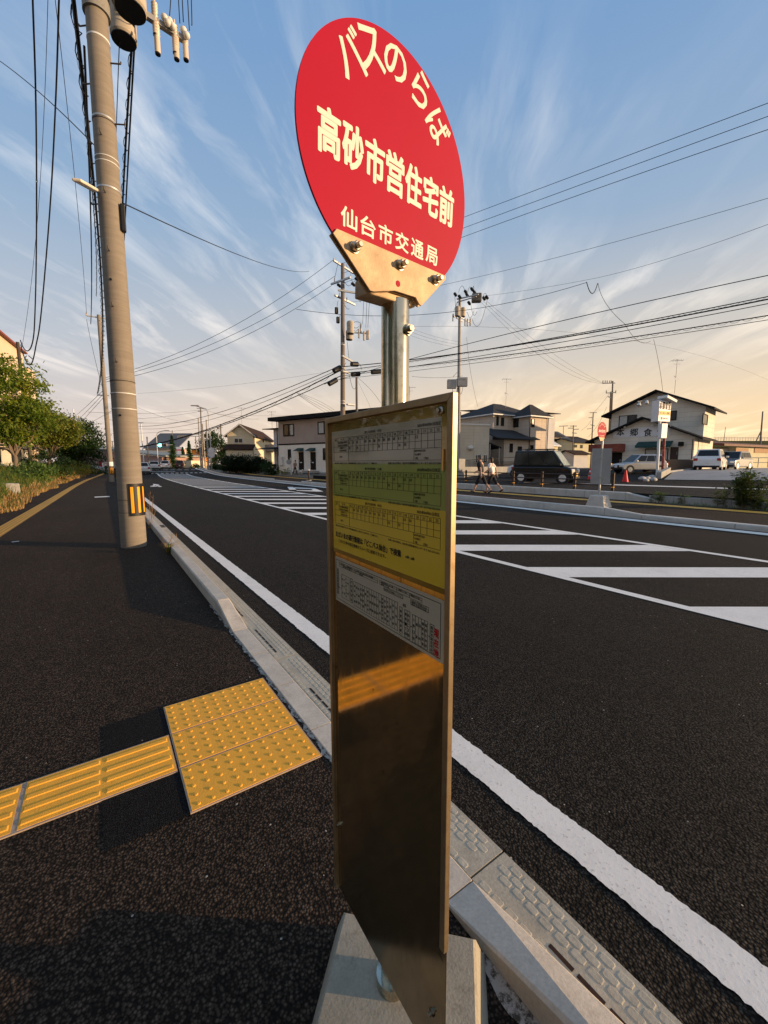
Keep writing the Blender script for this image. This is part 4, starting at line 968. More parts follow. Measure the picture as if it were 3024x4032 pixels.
# ---- cream gabled house on the left of the middle
P = grd(Cc(500, 0)[0], 60.0); P.z = T(P.x, P.y); dA = azd(-62); dB = azd(30)
he = zof(*Cc(500, 540), P); LA = along(P, dA, Cc(168, 0)[0]); LB = along(P, dB, Cc(755, 0)[0])
H = House('house', P, dA, LA, dB, min(max(LB, 6), 16), he, W_CREAM, 'cream house with a brown gable roof and white trim behind the dark hedge', 'house', base=-1)
rise = zof(*Cc(315, 412), P+dA*LA*.5)-he
H.gable(0, LA, 0, H.LB, he, rise, 'B', ROOF_BR, ov=.45, t=.12, fascia=FRAME_W, wallm=W_CREAM)
H.window('A', Cc(238, 582), Cc(354, 645), FRAME_W, mull=1)
z0 = zof(*Cc(400, 740), P); z1 = zof(*Cc(400, 672), P); H.shed(-.3, LA+.2, -1.6, .0, z0, z1, ROOF_BR); H.block(.1, LA-.1, -1.4, -.02, -1, z0-.1, W_CREAM)
H.window('B', Cc(612, 598), Cc(622, 638), FRAME_D, mull=0); antenna(H, LA*.5, 1.2, he+rise, 2.6)
L = MB(); q = [H.pt(-1.4, H.LB*.55, zof(*Cc(700, 718), P)), H.pt(-1.4, H.LB, zof(*Cc(700, 718), P))]
mb = H.block(-1.4, 0, H.LB*.55, H.LB, zof(*Cc(700, 722), P), zof(*Cc(700, 632), P), W_GRY, 'balcony')
# ---- the apartment house
P = grd(Cc(828, 0)[0], 48.5); P.z = T(P.x, P.y); dA = azd(159); dB = azd(69)
he = zof(*Cc(805, 372), P); LA = min(22, along(P, dA, 1640))
H = House('apartment_house', P, dA, LA, dB, 8, he, W_TAUPE, 'two-storey apartment house, taupe above and white below, with two dark doors under little awnings', 'apartment house', base=-.6)
zb = zof(*Cc(820, 678), P); zc = zof(*Cc(820, 660), P)
H.block(-.02, LA+.02, -.025, 8.02, .32, zb-.003, W_WHITE, 'lower_wall'); H.block(-.04, LA+.04, -.05, 8.04, zb, zc, FRAME_D, 'belt_course'); H.block(-.03, LA+.03, -.035, 8.03, -.6, .318, K_BLK, 'plinth')
H.shed(-1.0, LA+.5, -.7, 8.6, he+.02, he+.25, ROOF_BK, t=.42, name='roof')
H.window('A', Cc(880, 402), Cc(1025, 552), FRAME_D, mull=1, fw=.12, curtain=(.6, 1)); H.window('A', Cc(1332, 368), Cc(1424, 528), FRAME_D, glass=CURT, mull=0, fw=.12)
H.window('A', Cc(942, 728), Cc(985, 895), FRAME_D, mull=0, b=-.03); H.window('A', Cc(1400, 712), Cc(1460, 868), FRAME_D, mull=0, b=-.03)
for x0, x1, ax in ((1085, 1152, 1030), (1238, 1308, 1182)):
    H.door('A', Cc(x0, 765), Cc(x1, 995), FRAME_D, b=-.03)
    o, d, n, s0, s1, z0, z1 = H.rect('A', Cc(x0-18, 710), Cc(x1-6, 748), b=-.03)
    mb = MB(); mb.add([o+d*s0+Z*z1, o+d*s1+Z*z1, o+d*s1+Z*z0+n*.75, o+d*s0+Z*z0+n*.75, o+d*s0+Z*(z0), o+d*s1+Z*z0], [(0, 1, 2, 3), (0, 3, 4), (1, 5, 2), (3, 2, 5, 4)]); mb.build('door_awning', TEAL, H.root)
    H.panel('letter_slot', 'A', Cc(x0+22, 893), Cc(x0+46, 905), WHITE_M, .09, b=-.03)
H.panel('step', 'A', Cc(1080, 1004), Cc(1350, 1040), K_BLK, .8, b=-.03); H.panel('meter_cabinet', 'A', Cc(832, 822), Cc(882, 938), FRAME_W, .2, b=-.03)
L = MB(); q = H.pt(-.1, -.1, 0); L.cyl(q, q+Vector((0, 0, he)), .05, n=6); L.build('drain_pipe', FRAME_D, H.root)
antenna(H, LA*.86, 3, he+.5, 2.3, False)
# grey neighbour between them
P = grd(Cc(765, 0)[0], 56); P.z = T(P.x, P.y); he = zof(*Cc(765, 472), P); dA = azd(159); dB = azd(69)
H = House('house', P, dA, 6, dB, 5, he, W_GREYW, 'narrow grey house wedged between the cream house and the apartment house', 'house', base=-1); H.shed(-1.6, 6, -.6, 5, he, he+.2, ROOF_BK, name='roof'); 
z0 = zof(*Cc(765, 735), P); H.shed(-1.6, 3, -1.8, -.02, z0, z0+.25, ROOF_BK); antenna(H, -.6, .3, he+.2, 2.3)
# ---- the tall cream block on the left
P = grd(131, 62.0); P.z = .5; dA = azd(185.9); dB = azd(-84)
he = zof(129, 1405, P)
H = House('apartment_block', P, dA, 34, dB, 11, he, W_APT, 'tall cream apartment block in warm sunlight behind the street tree on the left', 'apartment block', base=-1)
H.block(-.4, 34, -.5, 11.3, he, he+.22, AWN_R, 'roof_edge')
zt = zof(129, 1458, P); H.block(-3.2, -.05, -.6, 5, -1, zt, W_APT, 'stair_tower'); H.window('A', (112, 1402), (127, 1412), FRAME_D, mull=0, fw=.1)
for s in range(6):
    for k in range(4): o, d, n = H.face('A'); H.slab('window', o, d, n, 5+s*4.6, 6.8+s*4.6, 1.6+k*2.9, 3.0+k*2.9, GLASS, .05)
# ---- white garden wall and its low house on the left
Cl = C(0, 1280, 2.633)
P = at(*Cl(226, 1560), 37.0); P.z = T(P.x, P.y); dA = azd(195); dB = azd(-75); L1 = 12
H = House('garden_wall', P, dA, L1, dB, .18, zof(*Cl(215, 1440), P), W_WHITE, 'low white garden wall in sunlight behind the street tree', 'wall', base=-.8)
W2 = siding('white_house_wall', (0.58, 0.53, 0.46), .6, .9)
P2 = at(*Cl(330, 1500), 44.0); P2.z = T(P2.x, P2.y)
H = House('white_house', P2, azd(195), 16, azd(-75), 7, zof(*Cl(300, 1285), P2), W2, 'low white house half hidden behind the street trees on the left', 'house', base=-.8); H.shed(-.6, 16.4, -.9, 7.4, H.h, H.h+.9, ROOF_GY, t=.15, name='roof')
for k in range(3): o, d, n = H.face('A'); H.slab('window', o, d, n, 2+k*4, 4+k*4, .9, 2.2, GLASS, .06)
# ---- far end of the road
P = grd(Ce(458, 0)[0], 104); P.z = .5; dA = azd(-48); dB = azd(42); he = zof(*Ce(400, 640), P)
H = House('shop_hall', P, dA, 30, dB, 18, he, W_PINK, 'long dull pink hall with a sloping pale roof beyond the waiting white cars', 'hall', base=-1)
zr = zof(*Ce(10, 440), P+dA*30); mb = MB()
mb.add([H.pt(-1.5, -.6, he), H.pt(31, -.6, zr), H.pt(31, 18, zr+.2), H.pt(-1.5, 18, he+.2), H.pt(-1.5, -.6, he+.35), H.pt(31, -.6, zr+.35), H.pt(31, 18, zr+.55), H.pt(-1.5, 18, he+.55)], [(0, 1, 2, 3), (7, 6, 5, 4), (0, 4, 5, 1), (1, 5, 6, 2), (2, 6, 7, 3), (3, 7, 4, 0)])
mb.build('roof', M_('pale_green_roof', (0.24, 0.25, 0.22), .6), H.root)
mb = MB(); mb.add([H.pt(0, -.003, he-.01), H.pt(30, -.003, he-.01), H.pt(30, -.003, zr)], [(0, 1, 2)]); mb.build('gable_wall', W_PINK, H.root)
H.block(-6, -.03, 3, 10, -1, he-.9, W_CREAM, 'entrance')
def far_block(px0, px1, py0, pyb, d, wall, roof, name, label, rise=.6, dep=8):
    P = grd(px1, d); P.z = .5; dA = -cr.copy(); dA.z = 0; dA.normalize(); H = House(name, P, dA, along(P, dA, px0), hz(cf), dep, zof(px1, py0, P), wall, label, 'building', base=-1)
    H.shed(-.5, H.LA+.5, -.5, dep, H.h, H.h+rise, roof, t=.3, name='roof'); return H
far_block(Ce(170, 0)[0], Ce(735, 0)[0], Ce(0, 495)[1], 0, 128, W_BEIGE, ROOF_GY, 'shop', 'pink-brown shop with a broad grey roof behind the far green traffic signal', 5.2, 10)
far_block(Ce(850, 0)[0], Ce(1150, 0)[0], Ce(0, 508)[1], 0, 150, W_OR, FRAME_D, 'orange_shop', 'orange shop front far down the road behind the small conifer', .3)
far_block(Ce(1560, 0)[0], Ce(1650, 0)[0], Ce(0, 440)[1], 0, 190, W_PINK, FRAME_D, 'tower_block', 'pinkish tower block far away above the dark rooftop')
far_block(Ce(1520, 0)[0], Ce(1760, 0)[0], Ce(0, 585)[1], 0, 84, W_GREYW, ROOF_BK, 'house', 'low dark-roofed house between the round tree and the cream house', 1.6, 6)
far_block(280, 345, 1795, 0, 110, W_GRY, ROOF_DK, 'house', 'dark-roofed low house past the end of the left sidewalk', 2.0, 8)
far_block(345, 470, 1812, 0, 150, W_PINK, ROOF_GY, 'house', 'hazy reddish house at the very end of the left sidewalk', 1.0, 8)
# ---- elevated railway bank with guard rail at the far right
mb = MB(); 
A_, B_ = at(*Cb(1135, 655), 120), at(3300, 1735, 120); n_ = hz(cf)
mb.prism([(0, -8), (0, 0), (12, 0), (26, -8)], A_, hz(cf), Z, (B_-A_), 0)
emb = tag(mb.build('embankment', leafmat('bank_grass', (0.03, 0.05, 0.012), (0.07, 0.09, 0.025))), kind='structure')
rr = empty('guard_rail', A_, 0, 'long grey guard rail on the embankment above the red-roofed garage', 'guard rail')
L = MB()
for k in (.55, 1.0): L.tube([A_+Z*k, B_+Z*k], .05, 5)
L.build('rail', GREYM, rr); L = MB()
for i in range(48): q = A_+(B_-A_)*(i/47); L.cyl(q, q+Z*1.05, .045, n=5)
tag(L.build('post', GREYM, rr), kind='stuff')
# ================================================================ UTILITY POLES AND WIRES
def same_z(px, py, zP):                           # point on the pixel's ray at height zP
    r = ray(px, py); return CAM+r*((zP-CAM.z)/r.z)
def pole_thing(base, top, r0, r1, mat, label, group='utility poles', name='utility_pole'):
    root = empty(name, base, 0, label, 'utility pole' if name == 'utility_pole' else None, group)
    mb = MB(); b = Vector(base)-Vector((0, 0, .3)); mb.cyl(b, top, r0, r1, 28 if r0 > .17 else 14); mb.build('pole', mat, root); return root
def beam(root, a, b, w=.11, h=.11, mat=None, name='crossarm'):
    mb = MB(); d = (b-a); L = d.length; d.normalize(); s = d.cross(Vector((0, 0, 1))).normalized(); M = Matrix((d, s, d.cross(s)*-1)).transposed()
    mb.obox((a+b)/2, (L, w, h), M); return mb.build(name, mat or GALV, root)
def insul(root, p, h=.26, r=.055, mat=None, flip=False):
    mb = MB(); s = -1 if flip else 1; pr = []
    for i in range(4): pr += [(r, h*(i/4)), (r*.62, h*(i+.55)/4)]
    mb.lathe(p, (0, 0, s), pr+[(r*.5, h)], 10); mb.cyl(Vector(p)+Vector((0, 0, s*h)), Vector(p)+Vector((0, 0, s*(h+.05))), .018, n=6)
    return mb.build('insulator', mat or PORC, root)
def cutout(root, p, L=.5, r=.06):
    mb = MB(); pr = []
    for i in range(5): pr += [(r*.98, -L*.1*i), (r*.8, -L*(.1*i+.06))]
    mb.lathe(p, (0, 0, 1), [(r*.3, .1), (r*.35, 0)]+pr+[(r*.85, -L*.55), (r*.85, -L)], 14, 0); mb.cyl(Vector(p)+Vector((0, 0, -L-.002)), Vector(p)+Vector((0, 0, -L-.02)), r*.8, n=14, mi=1)
    return mb.build('fuse_cutout', [PORC, BLACK], root)
def can(root, p, r, h, mat, name='transformer'):
    mb = MB(); mb.lathe(p, (0, 0, 1), [(r*.9, 0), (r, .03), (r, h-.1), (r*.86, h)], 24, 0); mb.cyl(Vector(p)-Vector((0, 0, .004)), Vector(p)-Vector((0, 0, .02)), r*.93, n=24, mi=1)
    return mb.build(name, [mat, BLACK], root)
def band(root, P, Q, z, r, mat, name='band', h=.025):
    t = (z-P.z)/(Q.z-P.z); c = P+(Q-P)*t; mb = MB(); mb.cyl(c-Vector((0, 0, h/2)), c+Vector((0, 0, h/2)), r, n=28); return mb.build(name, mat, root)
TRF = concrete('transformer_paint', (0.46, 0.40, 0.32), (0.20, 0.11, 0.06), .7, 3)
# ---- the near pole
NB = Vector((0.405, 8.55, 0)); tp = at(372, -60, 6.35); ax = (tp-NB).normalized(); NT = NB+ax*12.2
NP = pole_thing(NB, NT, .205, .128, POLE_C, 'thick concrete utility pole with two transformers, nearest on the left sidewalk')
def onpole(z, k=0.0): t = (z-NB.z)/(NT.z-NB.z); return NB+(NT-NB)*t, .205+(.128-.205)*t+k
z5 = lambda y: at(380, y, (onpole(6)[0]-CAM).dot(cf)).z
def zpole(py):                                     # height on the pole axis that shows at pixel row py
    lo_, hi_ = 0.0, 12.0
    for _ in range(40):
        m_ = (lo_+hi_)/2
        if proj(onpole(m_)[0])[1] > py: lo_ = m_
        else: hi_ = m_
    return lo_
for py, hh, mt_ in ((165, .05, WHITE_M), (480, .05, GALV), (490, .02, CABLE), (635, .025, WHITE_M), (655, .025, WHITE_M), (755, .05, GALV), (1505, .02, CABLE), (1553, .03, WHITE_M), (1613, .025, WHITE_M), (1966, .012, CABLE), (2015, .012, CABLE)):
    z = zpole(py); c, r = onpole(z, .004); band(NP, NB, NT, z, r, mt_, 'band', hh*.5)
COLM = concrete('collar_paint', (0.26, 0.25, 0.23), (0.08, 0.06, 0.05), .8, 6); c, r = onpole(zpole(10), .035); band(NP, NB, NT, zpole(-12), r, COLM, 'collar', .5)
STEP = M_('climbing_bolt_metal', (0.10, 0.085, 0.075), .6, .6)
vx = hz(cr)
for py, s in ((245, 1), (485, 1), (95, -1), (325, -1), (560, 2), (783, 2), (1008, 2), (1222, 2), (1435, 2), (800, -1), (1905, -1)):
    z = zpole(py); c, r = onpole(z); L = MB()
    if s == 2: d = (-hz(cf)*.95+vx*.25).normalized(); L.cyl(c+d*(r-.02), c+d*(r+.07), .009, n=8); L.cyl(c+d*(r+.06), c+d*(r+.062)+Vector((0, 0, .05)), .009, n=8)
    else: d = (vx*s+hz(cf)*.1).normalized(); L.cyl(c+d*(r-.02), c+d*(r+.15), .011, n=8); L.cyl(c+d*(r+.15), c+d*(r+.16)+Vector((0, 0, .03)), .012, n=8)
    L.build('climbing_bolt', STEP, NP)
for py in (1118, 1640):
    z = zpole(py); c, r = onpole(z); d = (-hz(cf)+vx*.2).normalized(); L = MB(); L.cyl(c+d*(r-.01), c+d*(r+.012), .018, n=10); L.build('socket', BLACK, NP)
# yellow and black warning wrap
mb = MB(); z0, z1 = zpole(2028), zpole(1903); a0, a1 = R_(-8), R_(182); vw = hz(CAM-NB); vxw = Vector((-vw.y, vw.x, 0)); n = 30
def wpt(i, z, k): c, r = onpole(z, k); a = a0+(a1-a0)*i/n; return c+(vw*math.cos(a)+vxw*math.sin(a))*r
for i in range(n): mb.quad(wpt(i, z0, .012), wpt(i+1, z0, .012), wpt(i+1, z1, .012), wpt(i, z1, .012), 0)
hgt = z1-z0
for s in range(6):
    i0 = 1.3+s*4.7; q0, q1 = z0+hgt*.10, z1-hgt*.10
    for k in range(2): mb.quad(wpt(i0+k*.95, q0, .0145), wpt(i0+(k+1)*.95, q0, .0145), wpt(i0+(k+1)*.95, q1, .0145), wpt(i0+k*.95, q1, .0145), 1)
WY = M_('reflective_yellow', (0.85, 0.34, 0.012), .4, var=.04)
mb.build('warning_wrap', [BLACK, WY], NP)
# transformers and the switch arm
T1 = at(514, 39, 6.55); can(NP, T1, .235, .85, TRF); T2 = at(488, 157, 7.4); can(NP, T2, .215, .80, TRF)
for Tq in (T1, T2):
    c, r = onpole(Tq.z+.3); beam(NP, c, Tq+Vector((0, 0, .3)), .06, .09, GREYM, 'hanger')
A1 = at(560, 50, 6.9); B1 = same_z(734, 163, A1.z); beam(NP, A1-(B1-A1)*.6, B1, .085, .085, GREYM)
ad = (B1-A1)
for t, up, L_ in ((.28, .26, .55), (.30, -.02, .55), (.72, .12, .50), (.74, -.05, .40), (.97, .12, .50)):
    cutout(NP, A1+ad*t+Vector((0, 0, up)), L_*.85, .055)
for t in (.55, .66, .99):
    L = MB(); q = A1+ad*t+Vector((0, 0, .10))-hz(cf)*.08
    for k in range(2): L.ball(q+vx*(.05*k)-Vector((0, 0, .08*k)), (.06, .06, .055), 10, 6)
    L.build('strain_insulator', WHITE_M, NP)
# the street lamp on the pole
zl = zpole(760); c, r = onpole(zl); tipL = at(301, 708, (c-CAM).dot(cf)-.75); L = MB(); rootl = c-vx*(r*.9)
d = (tipL-rootl).normalized(); s = d.cross(Vector((0, 0, 1))).normalized(); M = Matrix((d, s, d.cross(s)*-1)).transposed()
L.obox(rootl+d*((tipL-rootl).length*.62), ((tipL-rootl).length*.76, .13, .045), M); lamp = L.build('street_lamp', M_('lamp_housing', (0.70, 0.62, 0.50), .5), NP, bevel=.018)
L = MB(); L.cyl(rootl, rootl+d*.35, .022, n=8); L.build('lamp_arm', GALV, lamp)
L = MB(); zc = zpole(1500/1.843+40); c, r = onpole(zpole(860)); L.obox(c+vx*(r+.03)+Vector((0, 0, 0)), (.07, .09, .42), None); L.build('junction_box', BLACK, NP, bevel=.015)
# ---- second pole down the same sidewalk
b2 = gr(*C(0, 1700, 1.8433)(811, 366)); q = C(0, 900, 1.8433)
d2 = (b2-CAM).dot(cf); P2_ = pole_thing(b2, at(*q(716, 628), d2-.9), .19, .125, POLE_C, 'concrete utility pole with a yellow striped wrap, second along the left sidewalk')
A = at(*q(628, 632), d2-.9); beam(P2_, A, same_z(*q(785, 657), A.z), .08, .08)
insul(P2_, A); insul(P2_, same_z(*q(745, 640), A.z))
A = at(*q(704, 1208), d2-.5); beam(P2_, A, same_z(*q(792, 1212), A.z), .07, .07)
L = MB(); vw2 = hz(CAM-b2); vx2 = Vector((-vw2.y, vw2.x, 0))
def wp2(i, z, k, n=16): a = R_(-25)+R_(190)*i/n; return b2+Vector((0, 0, z))+(vw2*math.cos(a)+vx2*math.sin(a))*(.186+k)
for i in range(16): L.quad(wp2(i, .62, .01), wp2(i+1, .62, .01), wp2(i+1, 1.22, .01), wp2(i, 1.22, .01), 0)
for s in range(6): L.quad(wp2(1+s*2.6, .68, .013), wp2(2.2+s*2.6, .68, .013), wp2(2.2+s*2.6, 1.16, .013), wp2(1+s*2.6, 1.16, .013), 1)
L.build('warning_wrap', [BLACK, WY], P2_)
L = MB()
for i in range(9): L.quad(wp2(i, 1.30, .01), wp2(i+1, 1.30, .01), wp2(i+1, 1.62, .01), wp2(i, 1.62, .01))
L.build('poster', SIGNB, P2_)
# ---- pole in the middle, across the road
q = C(1280, 1000, 3.457); DM = 34.0
bm_ = at(*q(238, 2900), DM); bm_.z = .12; tm = at(*q(240, 135), DM)
PM = pole_thing(bm_, tm, .225, .15, POLE_D, 'weathered brown utility pole with four crossarms and hanging transformers, left of the sign pole')
for a, b in (((115, 88), (388, 262)), ((82, 412), (345, 318)), ((176, 492), (585, 556)), ((128, 560), (405, 692)), ((232, 1386), (380, 1470)), ((225, 1585), (330, 1625))):
    A = at(*q(*a), DM-.3); beam(PM, A, same_z(*q(*b), A.z), .13, .13)
for a in ((120, 95), (300, 180), (380, 232), (128, 372), (195, 565), (295, 635)): insul(PM, at(*q(*a), DM-.3), .24, .05)
for a in ((180, 420), (372, 405), (420, 335)):
    L = MB(); 
    for k in range(3): L.ball(at(*q(a[0]+k*12, a[1]+k*10), DM-.2), (.14, .14, .11), 8, 6)
    L.build('strain_insulator', BLACK, PM)
can(PM, at(*q(345, 1085), DM-.5), .30, .95, TRF); can(PM, at(*q(330, 1168), DM+.4), .29, .75, TRF)
A = at(*q(385, 1072), DM-.4); beam(PM, A, same_z(*q(592, 1082), A.z), .08, .08)
for a in ((485, 960), (460, 1030), (528, 1060), (570, 1050), (590, 1045)): cutout(PM, at(*q(*a), DM-.4), .65, .085)
for a in ((155, 770), (175, 900)):
    L = MB(); L.obox(at(*q(*a), DM), (.26, .2, .5)); L.build('switch', BLACK, PM, bevel=.04)
for (x0, y0, x1, y1) in ((118, 1590, 205, 1545), (52, 1770, 155, 1712), (636, 1608, 755, 1598), (365, 1640, 465, 1632), (360, 1500, 440, 1502)):
    L = MB(); A, B = at(*q(x0, y0), DM-1.2), at(*q(x1, y1), DM-.8); L.cyl(A, B, .20, n=10); L.build('splice_case', BLACK, PM, bevel=.05)
for y in (1225, 1245, 1560, 2008, 2040): A = at(*q(240, y), DM); L = MB(); L.cyl(A, A+Vector((0, 0, .05)), .185, n=16); L.build('band', WHITE_M, PM)
A = at(*q(275, 2052), DM-.1); L = MB(); L.obox(A+vx*.45, (.75, .28, .14)); L.build('street_lamp', WHITE_M, PM, bevel=.05)
for (x0, y0), (x1, y1), s_ in (((125, 372), (182, 110), .1), ((350, 310), (352, 250), .15), ((265, 380), (370, 400), -.25), ((345, 318), (420, 340), -.3), ((185, 640), (160, 760), .25), ((175, 850), (205, 820), -.2), ((265, 690), (330, 745), -.15), ((385, 935), (485, 945), .1), ((385, 990), (460, 985), -.12), ((385, 1030), (450, 1020), -.15), ((425, 480), (500, 620), -.5), ((530, 560), (512, 950), 0), ((572, 575), (555, 1000), 0), ((606, 600), (582, 1000), 0), ((300, 1190), (325, 1420), 0), ((440, 1520), (500, 1580), .3), ((330, 1640), (415, 1820), -.5), ((285, 1480), (210, 1700), .2)):
    a_, e_ = at(*q(x0, y0), DM-.5), at(*q(x1, y1), DM-.5); L = MB(); L.tube([a_+(e_-a_)*(i/8)+Vector((0, 0, 1))*(s_*4*(i/8)*(1-i/8)) for i in range(9)], .016, 5); L.build('jumper', CABLE, PM)
# thin mast beside it
bb = at(*q(440, 2900), 38); bb.z = .3; pole_thing(bb, at(*q(428, 1680), 38), .14, .10, POLE_D, 'bare brown mast without crossarms just right of the weathered middle pole')
# ---- pole with the tilted transformer, right of the sign
q = C(1740, 1100, 4.425); DR_ = 41.0
br_ = at(*q(285, 3200), DR_); br_.z = T(br_.x, br_.y); PR = pole_thing(br_, at(*q(312, 300), DR_), .20, .13, POLE_G, 'pale grey utility pole with a dark switch box and meter cabinets, right of the sign')
A = at(*q(262, 345), DR_-.2); beam(PR, A, same_z(*q(640, 262), A.z), .12, .1); beam(PR, A-Vector((0, 0, .3)), same_z(*q(600, 300), A.z-.3), .08, .08, GREYM)
L = MB(); c = at(*q(605, 325), DR_-.8); L.obox(c, (.95, .65, .8), rz3(R_(-40))); L.build('switch_box', M_('switch_paint', (0.17, 0.14, 0.11), .7, var=.35), PR, bevel=.1)
for a in ((225, 250), (300, 290), (430, 260), (405, 205), (515, 160), (560, 215), (725, 320), (775, 300), (465, 400)):
    L = MB()
    for k in range(3): L.ball(at(*q(a[0]+k*9, a[1]+k*14), DR_-.6), (.15, .15, .13), 8, 6)
    L.build('bushing', BLACK, PR)
can(PR, at(*q(268, 640), DR_-.6), .24, .9, TRF); can(PR, at(*q(365, 650), DR_+.4), .24, .85, TRF)
A = at(*q(190, 635), DR_-.5); beam(PR, A, same_z(*q(365, 735), A.z), .08, .08); A = at(*q(330, 660), DR_-.2); beam(PR, A, same_z(*q(505, 760), A.z), .08, .08)
for a in ((195, 610), (405, 690), (445, 695), (495, 690)): cutout(PR, at(*q(*a), DR_-.4), .62, .085)
L = MB(); L.obox(at(*q(172, 1825), DR_-.6), (.9, .5, .85), rz3(R_(-35))); L.build('meter_cabinet', GREYM, PR, bevel=.04)
L = MB(); L.obox(at(*q(355, 1790), DR_-.7), (1.0, .5, .85), rz3(R_(-35))); L.build('meter_cabinet', GREYM, PR, bevel=.04)
A = at(*q(110, 1757), DR_-.4); beam(PR, A, same_z(*q(428, 1730), A.z), .07, .07)
for (x0, y0), (x1, y1), s_ in (((225, 260), (270, 400), -.9), ((290, 230), (395, 185), .5), ((450, 220), (510, 160), .3), ((545, 150), (560, 200), .3), ((720, 300), (780, 290), .3), ((800, 310), (520, 680), -1.6), ((560, 540), (470, 660), -.3), ((500, 420), (610, 560), -.7), ((265, 400), (205, 560), 0), ((430, 580), (465, 650), .15), ((190, 1700), (265, 1620), 0), ((180, 1880), (265, 1890), -1.2), ((370, 1850), (300, 1900), -.7)):
    a_, e_ = at(*q(x0, y0), DR_-.7), at(*q(x1, y1), DR_-.7); L = MB(); L.tube([a_+(e_-a_)*(i/8)+Vector((0, 0, 1))*(s_*4*(i/8)*(1-i/8)) for i in range(9)], .018, 5); L.build('jumper', CABLE, PR)
# ---- farther poles
def far_pole(label, pb, pt, d, r0=.16, r1=.10, mat=POLE_D, arms=(), conv=None, base=.3):
    q = conv or (lambda x, y: (x, y)); b = at(*q(*pb), d); b.z = min(b.z, T(b.x, b.y)) if base is None else base
    R = pole_thing(b, at(*q(*pt), d), r0, r1, mat, label)
    for a, e in arms:
        A = at(*q(*a), d-.2); beam(R, A, at(*q(*e), d-.2), .12, .12, GREYM)
    return R
Co = C(2100, 1300, 1.7955)
R = far_pole('bare twin utility pole with a comb of insulators behind the restaurant', (556, 700), (562, 360), 62, arms=(((488, 376), (578, 374)), ((515, 445), (583, 440)), ((528, 470), (553, 478))), conv=Co)
for x in (492, 508, 522, 540, 552): insul(R, at(*Co(x, 372), 62), .35, .09)
for x in (516, 582): insul(R, at(*Co(x, 445), 62), .4, .1)
far_pole('second post of the twin utility pole behind the restaurant', (545, 700), (548, 436), 62.6, conv=Co)
q = C(2080, 1600, 4.1475)
far_pole('brown utility pole with a short top arm rising behind the small bus stop', (1030, 780), (1062, 95), 88, arms=(((1005, 103), (1118, 103)), ((985, 187), (1060, 180)), ((960, 370), (1030, 360)), ((1015, 300), (1085, 320))), conv=q)
far_pole('thin utility pole with many small arms behind the pale yellow house', (733, 800), (738, 310), 72, .12, .08, arms=(((682, 322), (792, 322)), ((650, 356), (735, 356)), ((735, 378), (825, 372)), ((715, 432), (790, 440))), conv=q)
far_pole('slim dark mast in front of the narrow beige house', (578, 700), (575, 325), 80, .06, .05, arms=(((505, 325), (650, 318)),), conv=q)
R = far_pole('braced pole standing alone on the far right embankment', (1592, 660), (1612, 390), 112, .22, .15, conv=Cb, base=7)
L = MB(); L.cyl(at(*Cb(1552, 660), 112), at(*Cb(1598, 562), 112), .14, n=8); L.build('brace', POLE_D, R)
far_pole('very thin far mast left of the braced pole', (1262, 640), (1276, 530), 140, .10, .07, conv=Cb, base=9)
# cluster at the crossing
for lab, pb, pt, d, r0, mt_ in (('white lighting mast, leftmost of the cluster at the crossing', (1165, 900), (1110, -60), 76, .15, POLE_G), ('brown pole with a drum on top in the cluster at the crossing', (1195, 930), (1150, -260), 77, .15, POLE_D),
        ('pale pole, third of the cluster at the crossing', (1240, 820), (1185, 40), 79, .17, POLE_G), ('grey pole, fourth of the cluster at the crossing', (1295, 890), (1255, -30), 74, .16, POLE_G)):
    R = far_pole(lab, pb, pt, d, r0, r0*.7, mt_, conv=Ce, base=.25)
    if 'drum' in lab:
        for a, e in (((1085, -240), (1210, -235)), ((1105, -190), (1190, -190)), ((1050, 222), (1160, 222))): beam(R, at(*Ce(*a), d), at(*Ce(*e), d), .1, .1, GREYM)
far_pole('utility pole with hooked lamps behind the round tree', (1540, 600), (1512, 45), 84, .17, .12, POLE_D, (((1500, 105), (1550, 105)), ((1515, 300), (1560, 320))), Ce)
far_pole('short dark pole before the dull pink hall', (210, 800), (178, 275), 92, .15, .12, POLE_D, (), Ce)
far_pole('dark pole in front of the orange shop', (1095, 790), (1060, 270), 120, .15, .11, POLE_D, (((1045, 225), (1115, 222)), ((1065, 350), (1110, 350))), Ce)
far_pole('thin pole showing above the larger conifer', (640, 700), (636, 155), 125, .14, .1, POLE_D, (), Ce)
Ck = C(340, 1600, 5.53)
far_pole('far utility pole with a wide top arm left of the second pole', (400, 1100), (372, 705), 105, .17, .12, POLE_D, (((305, 715), (430, 745)), ((345, 860), (440, 850)), ((345, 905), (420, 905))), Ck)
far_pole('far dark utility pole close behind the second pole', (590, 1100), (565, 755), 118, .17, .12, POLE_D, (((545, 762), (610, 765)), ((560, 880), (640, 880))), Ck)
far_pole('pale round-topped mast in the trees on the left', (770, 1000), (760, 870), 90, .13, .11, WHITE_M, (), Cl, 1)
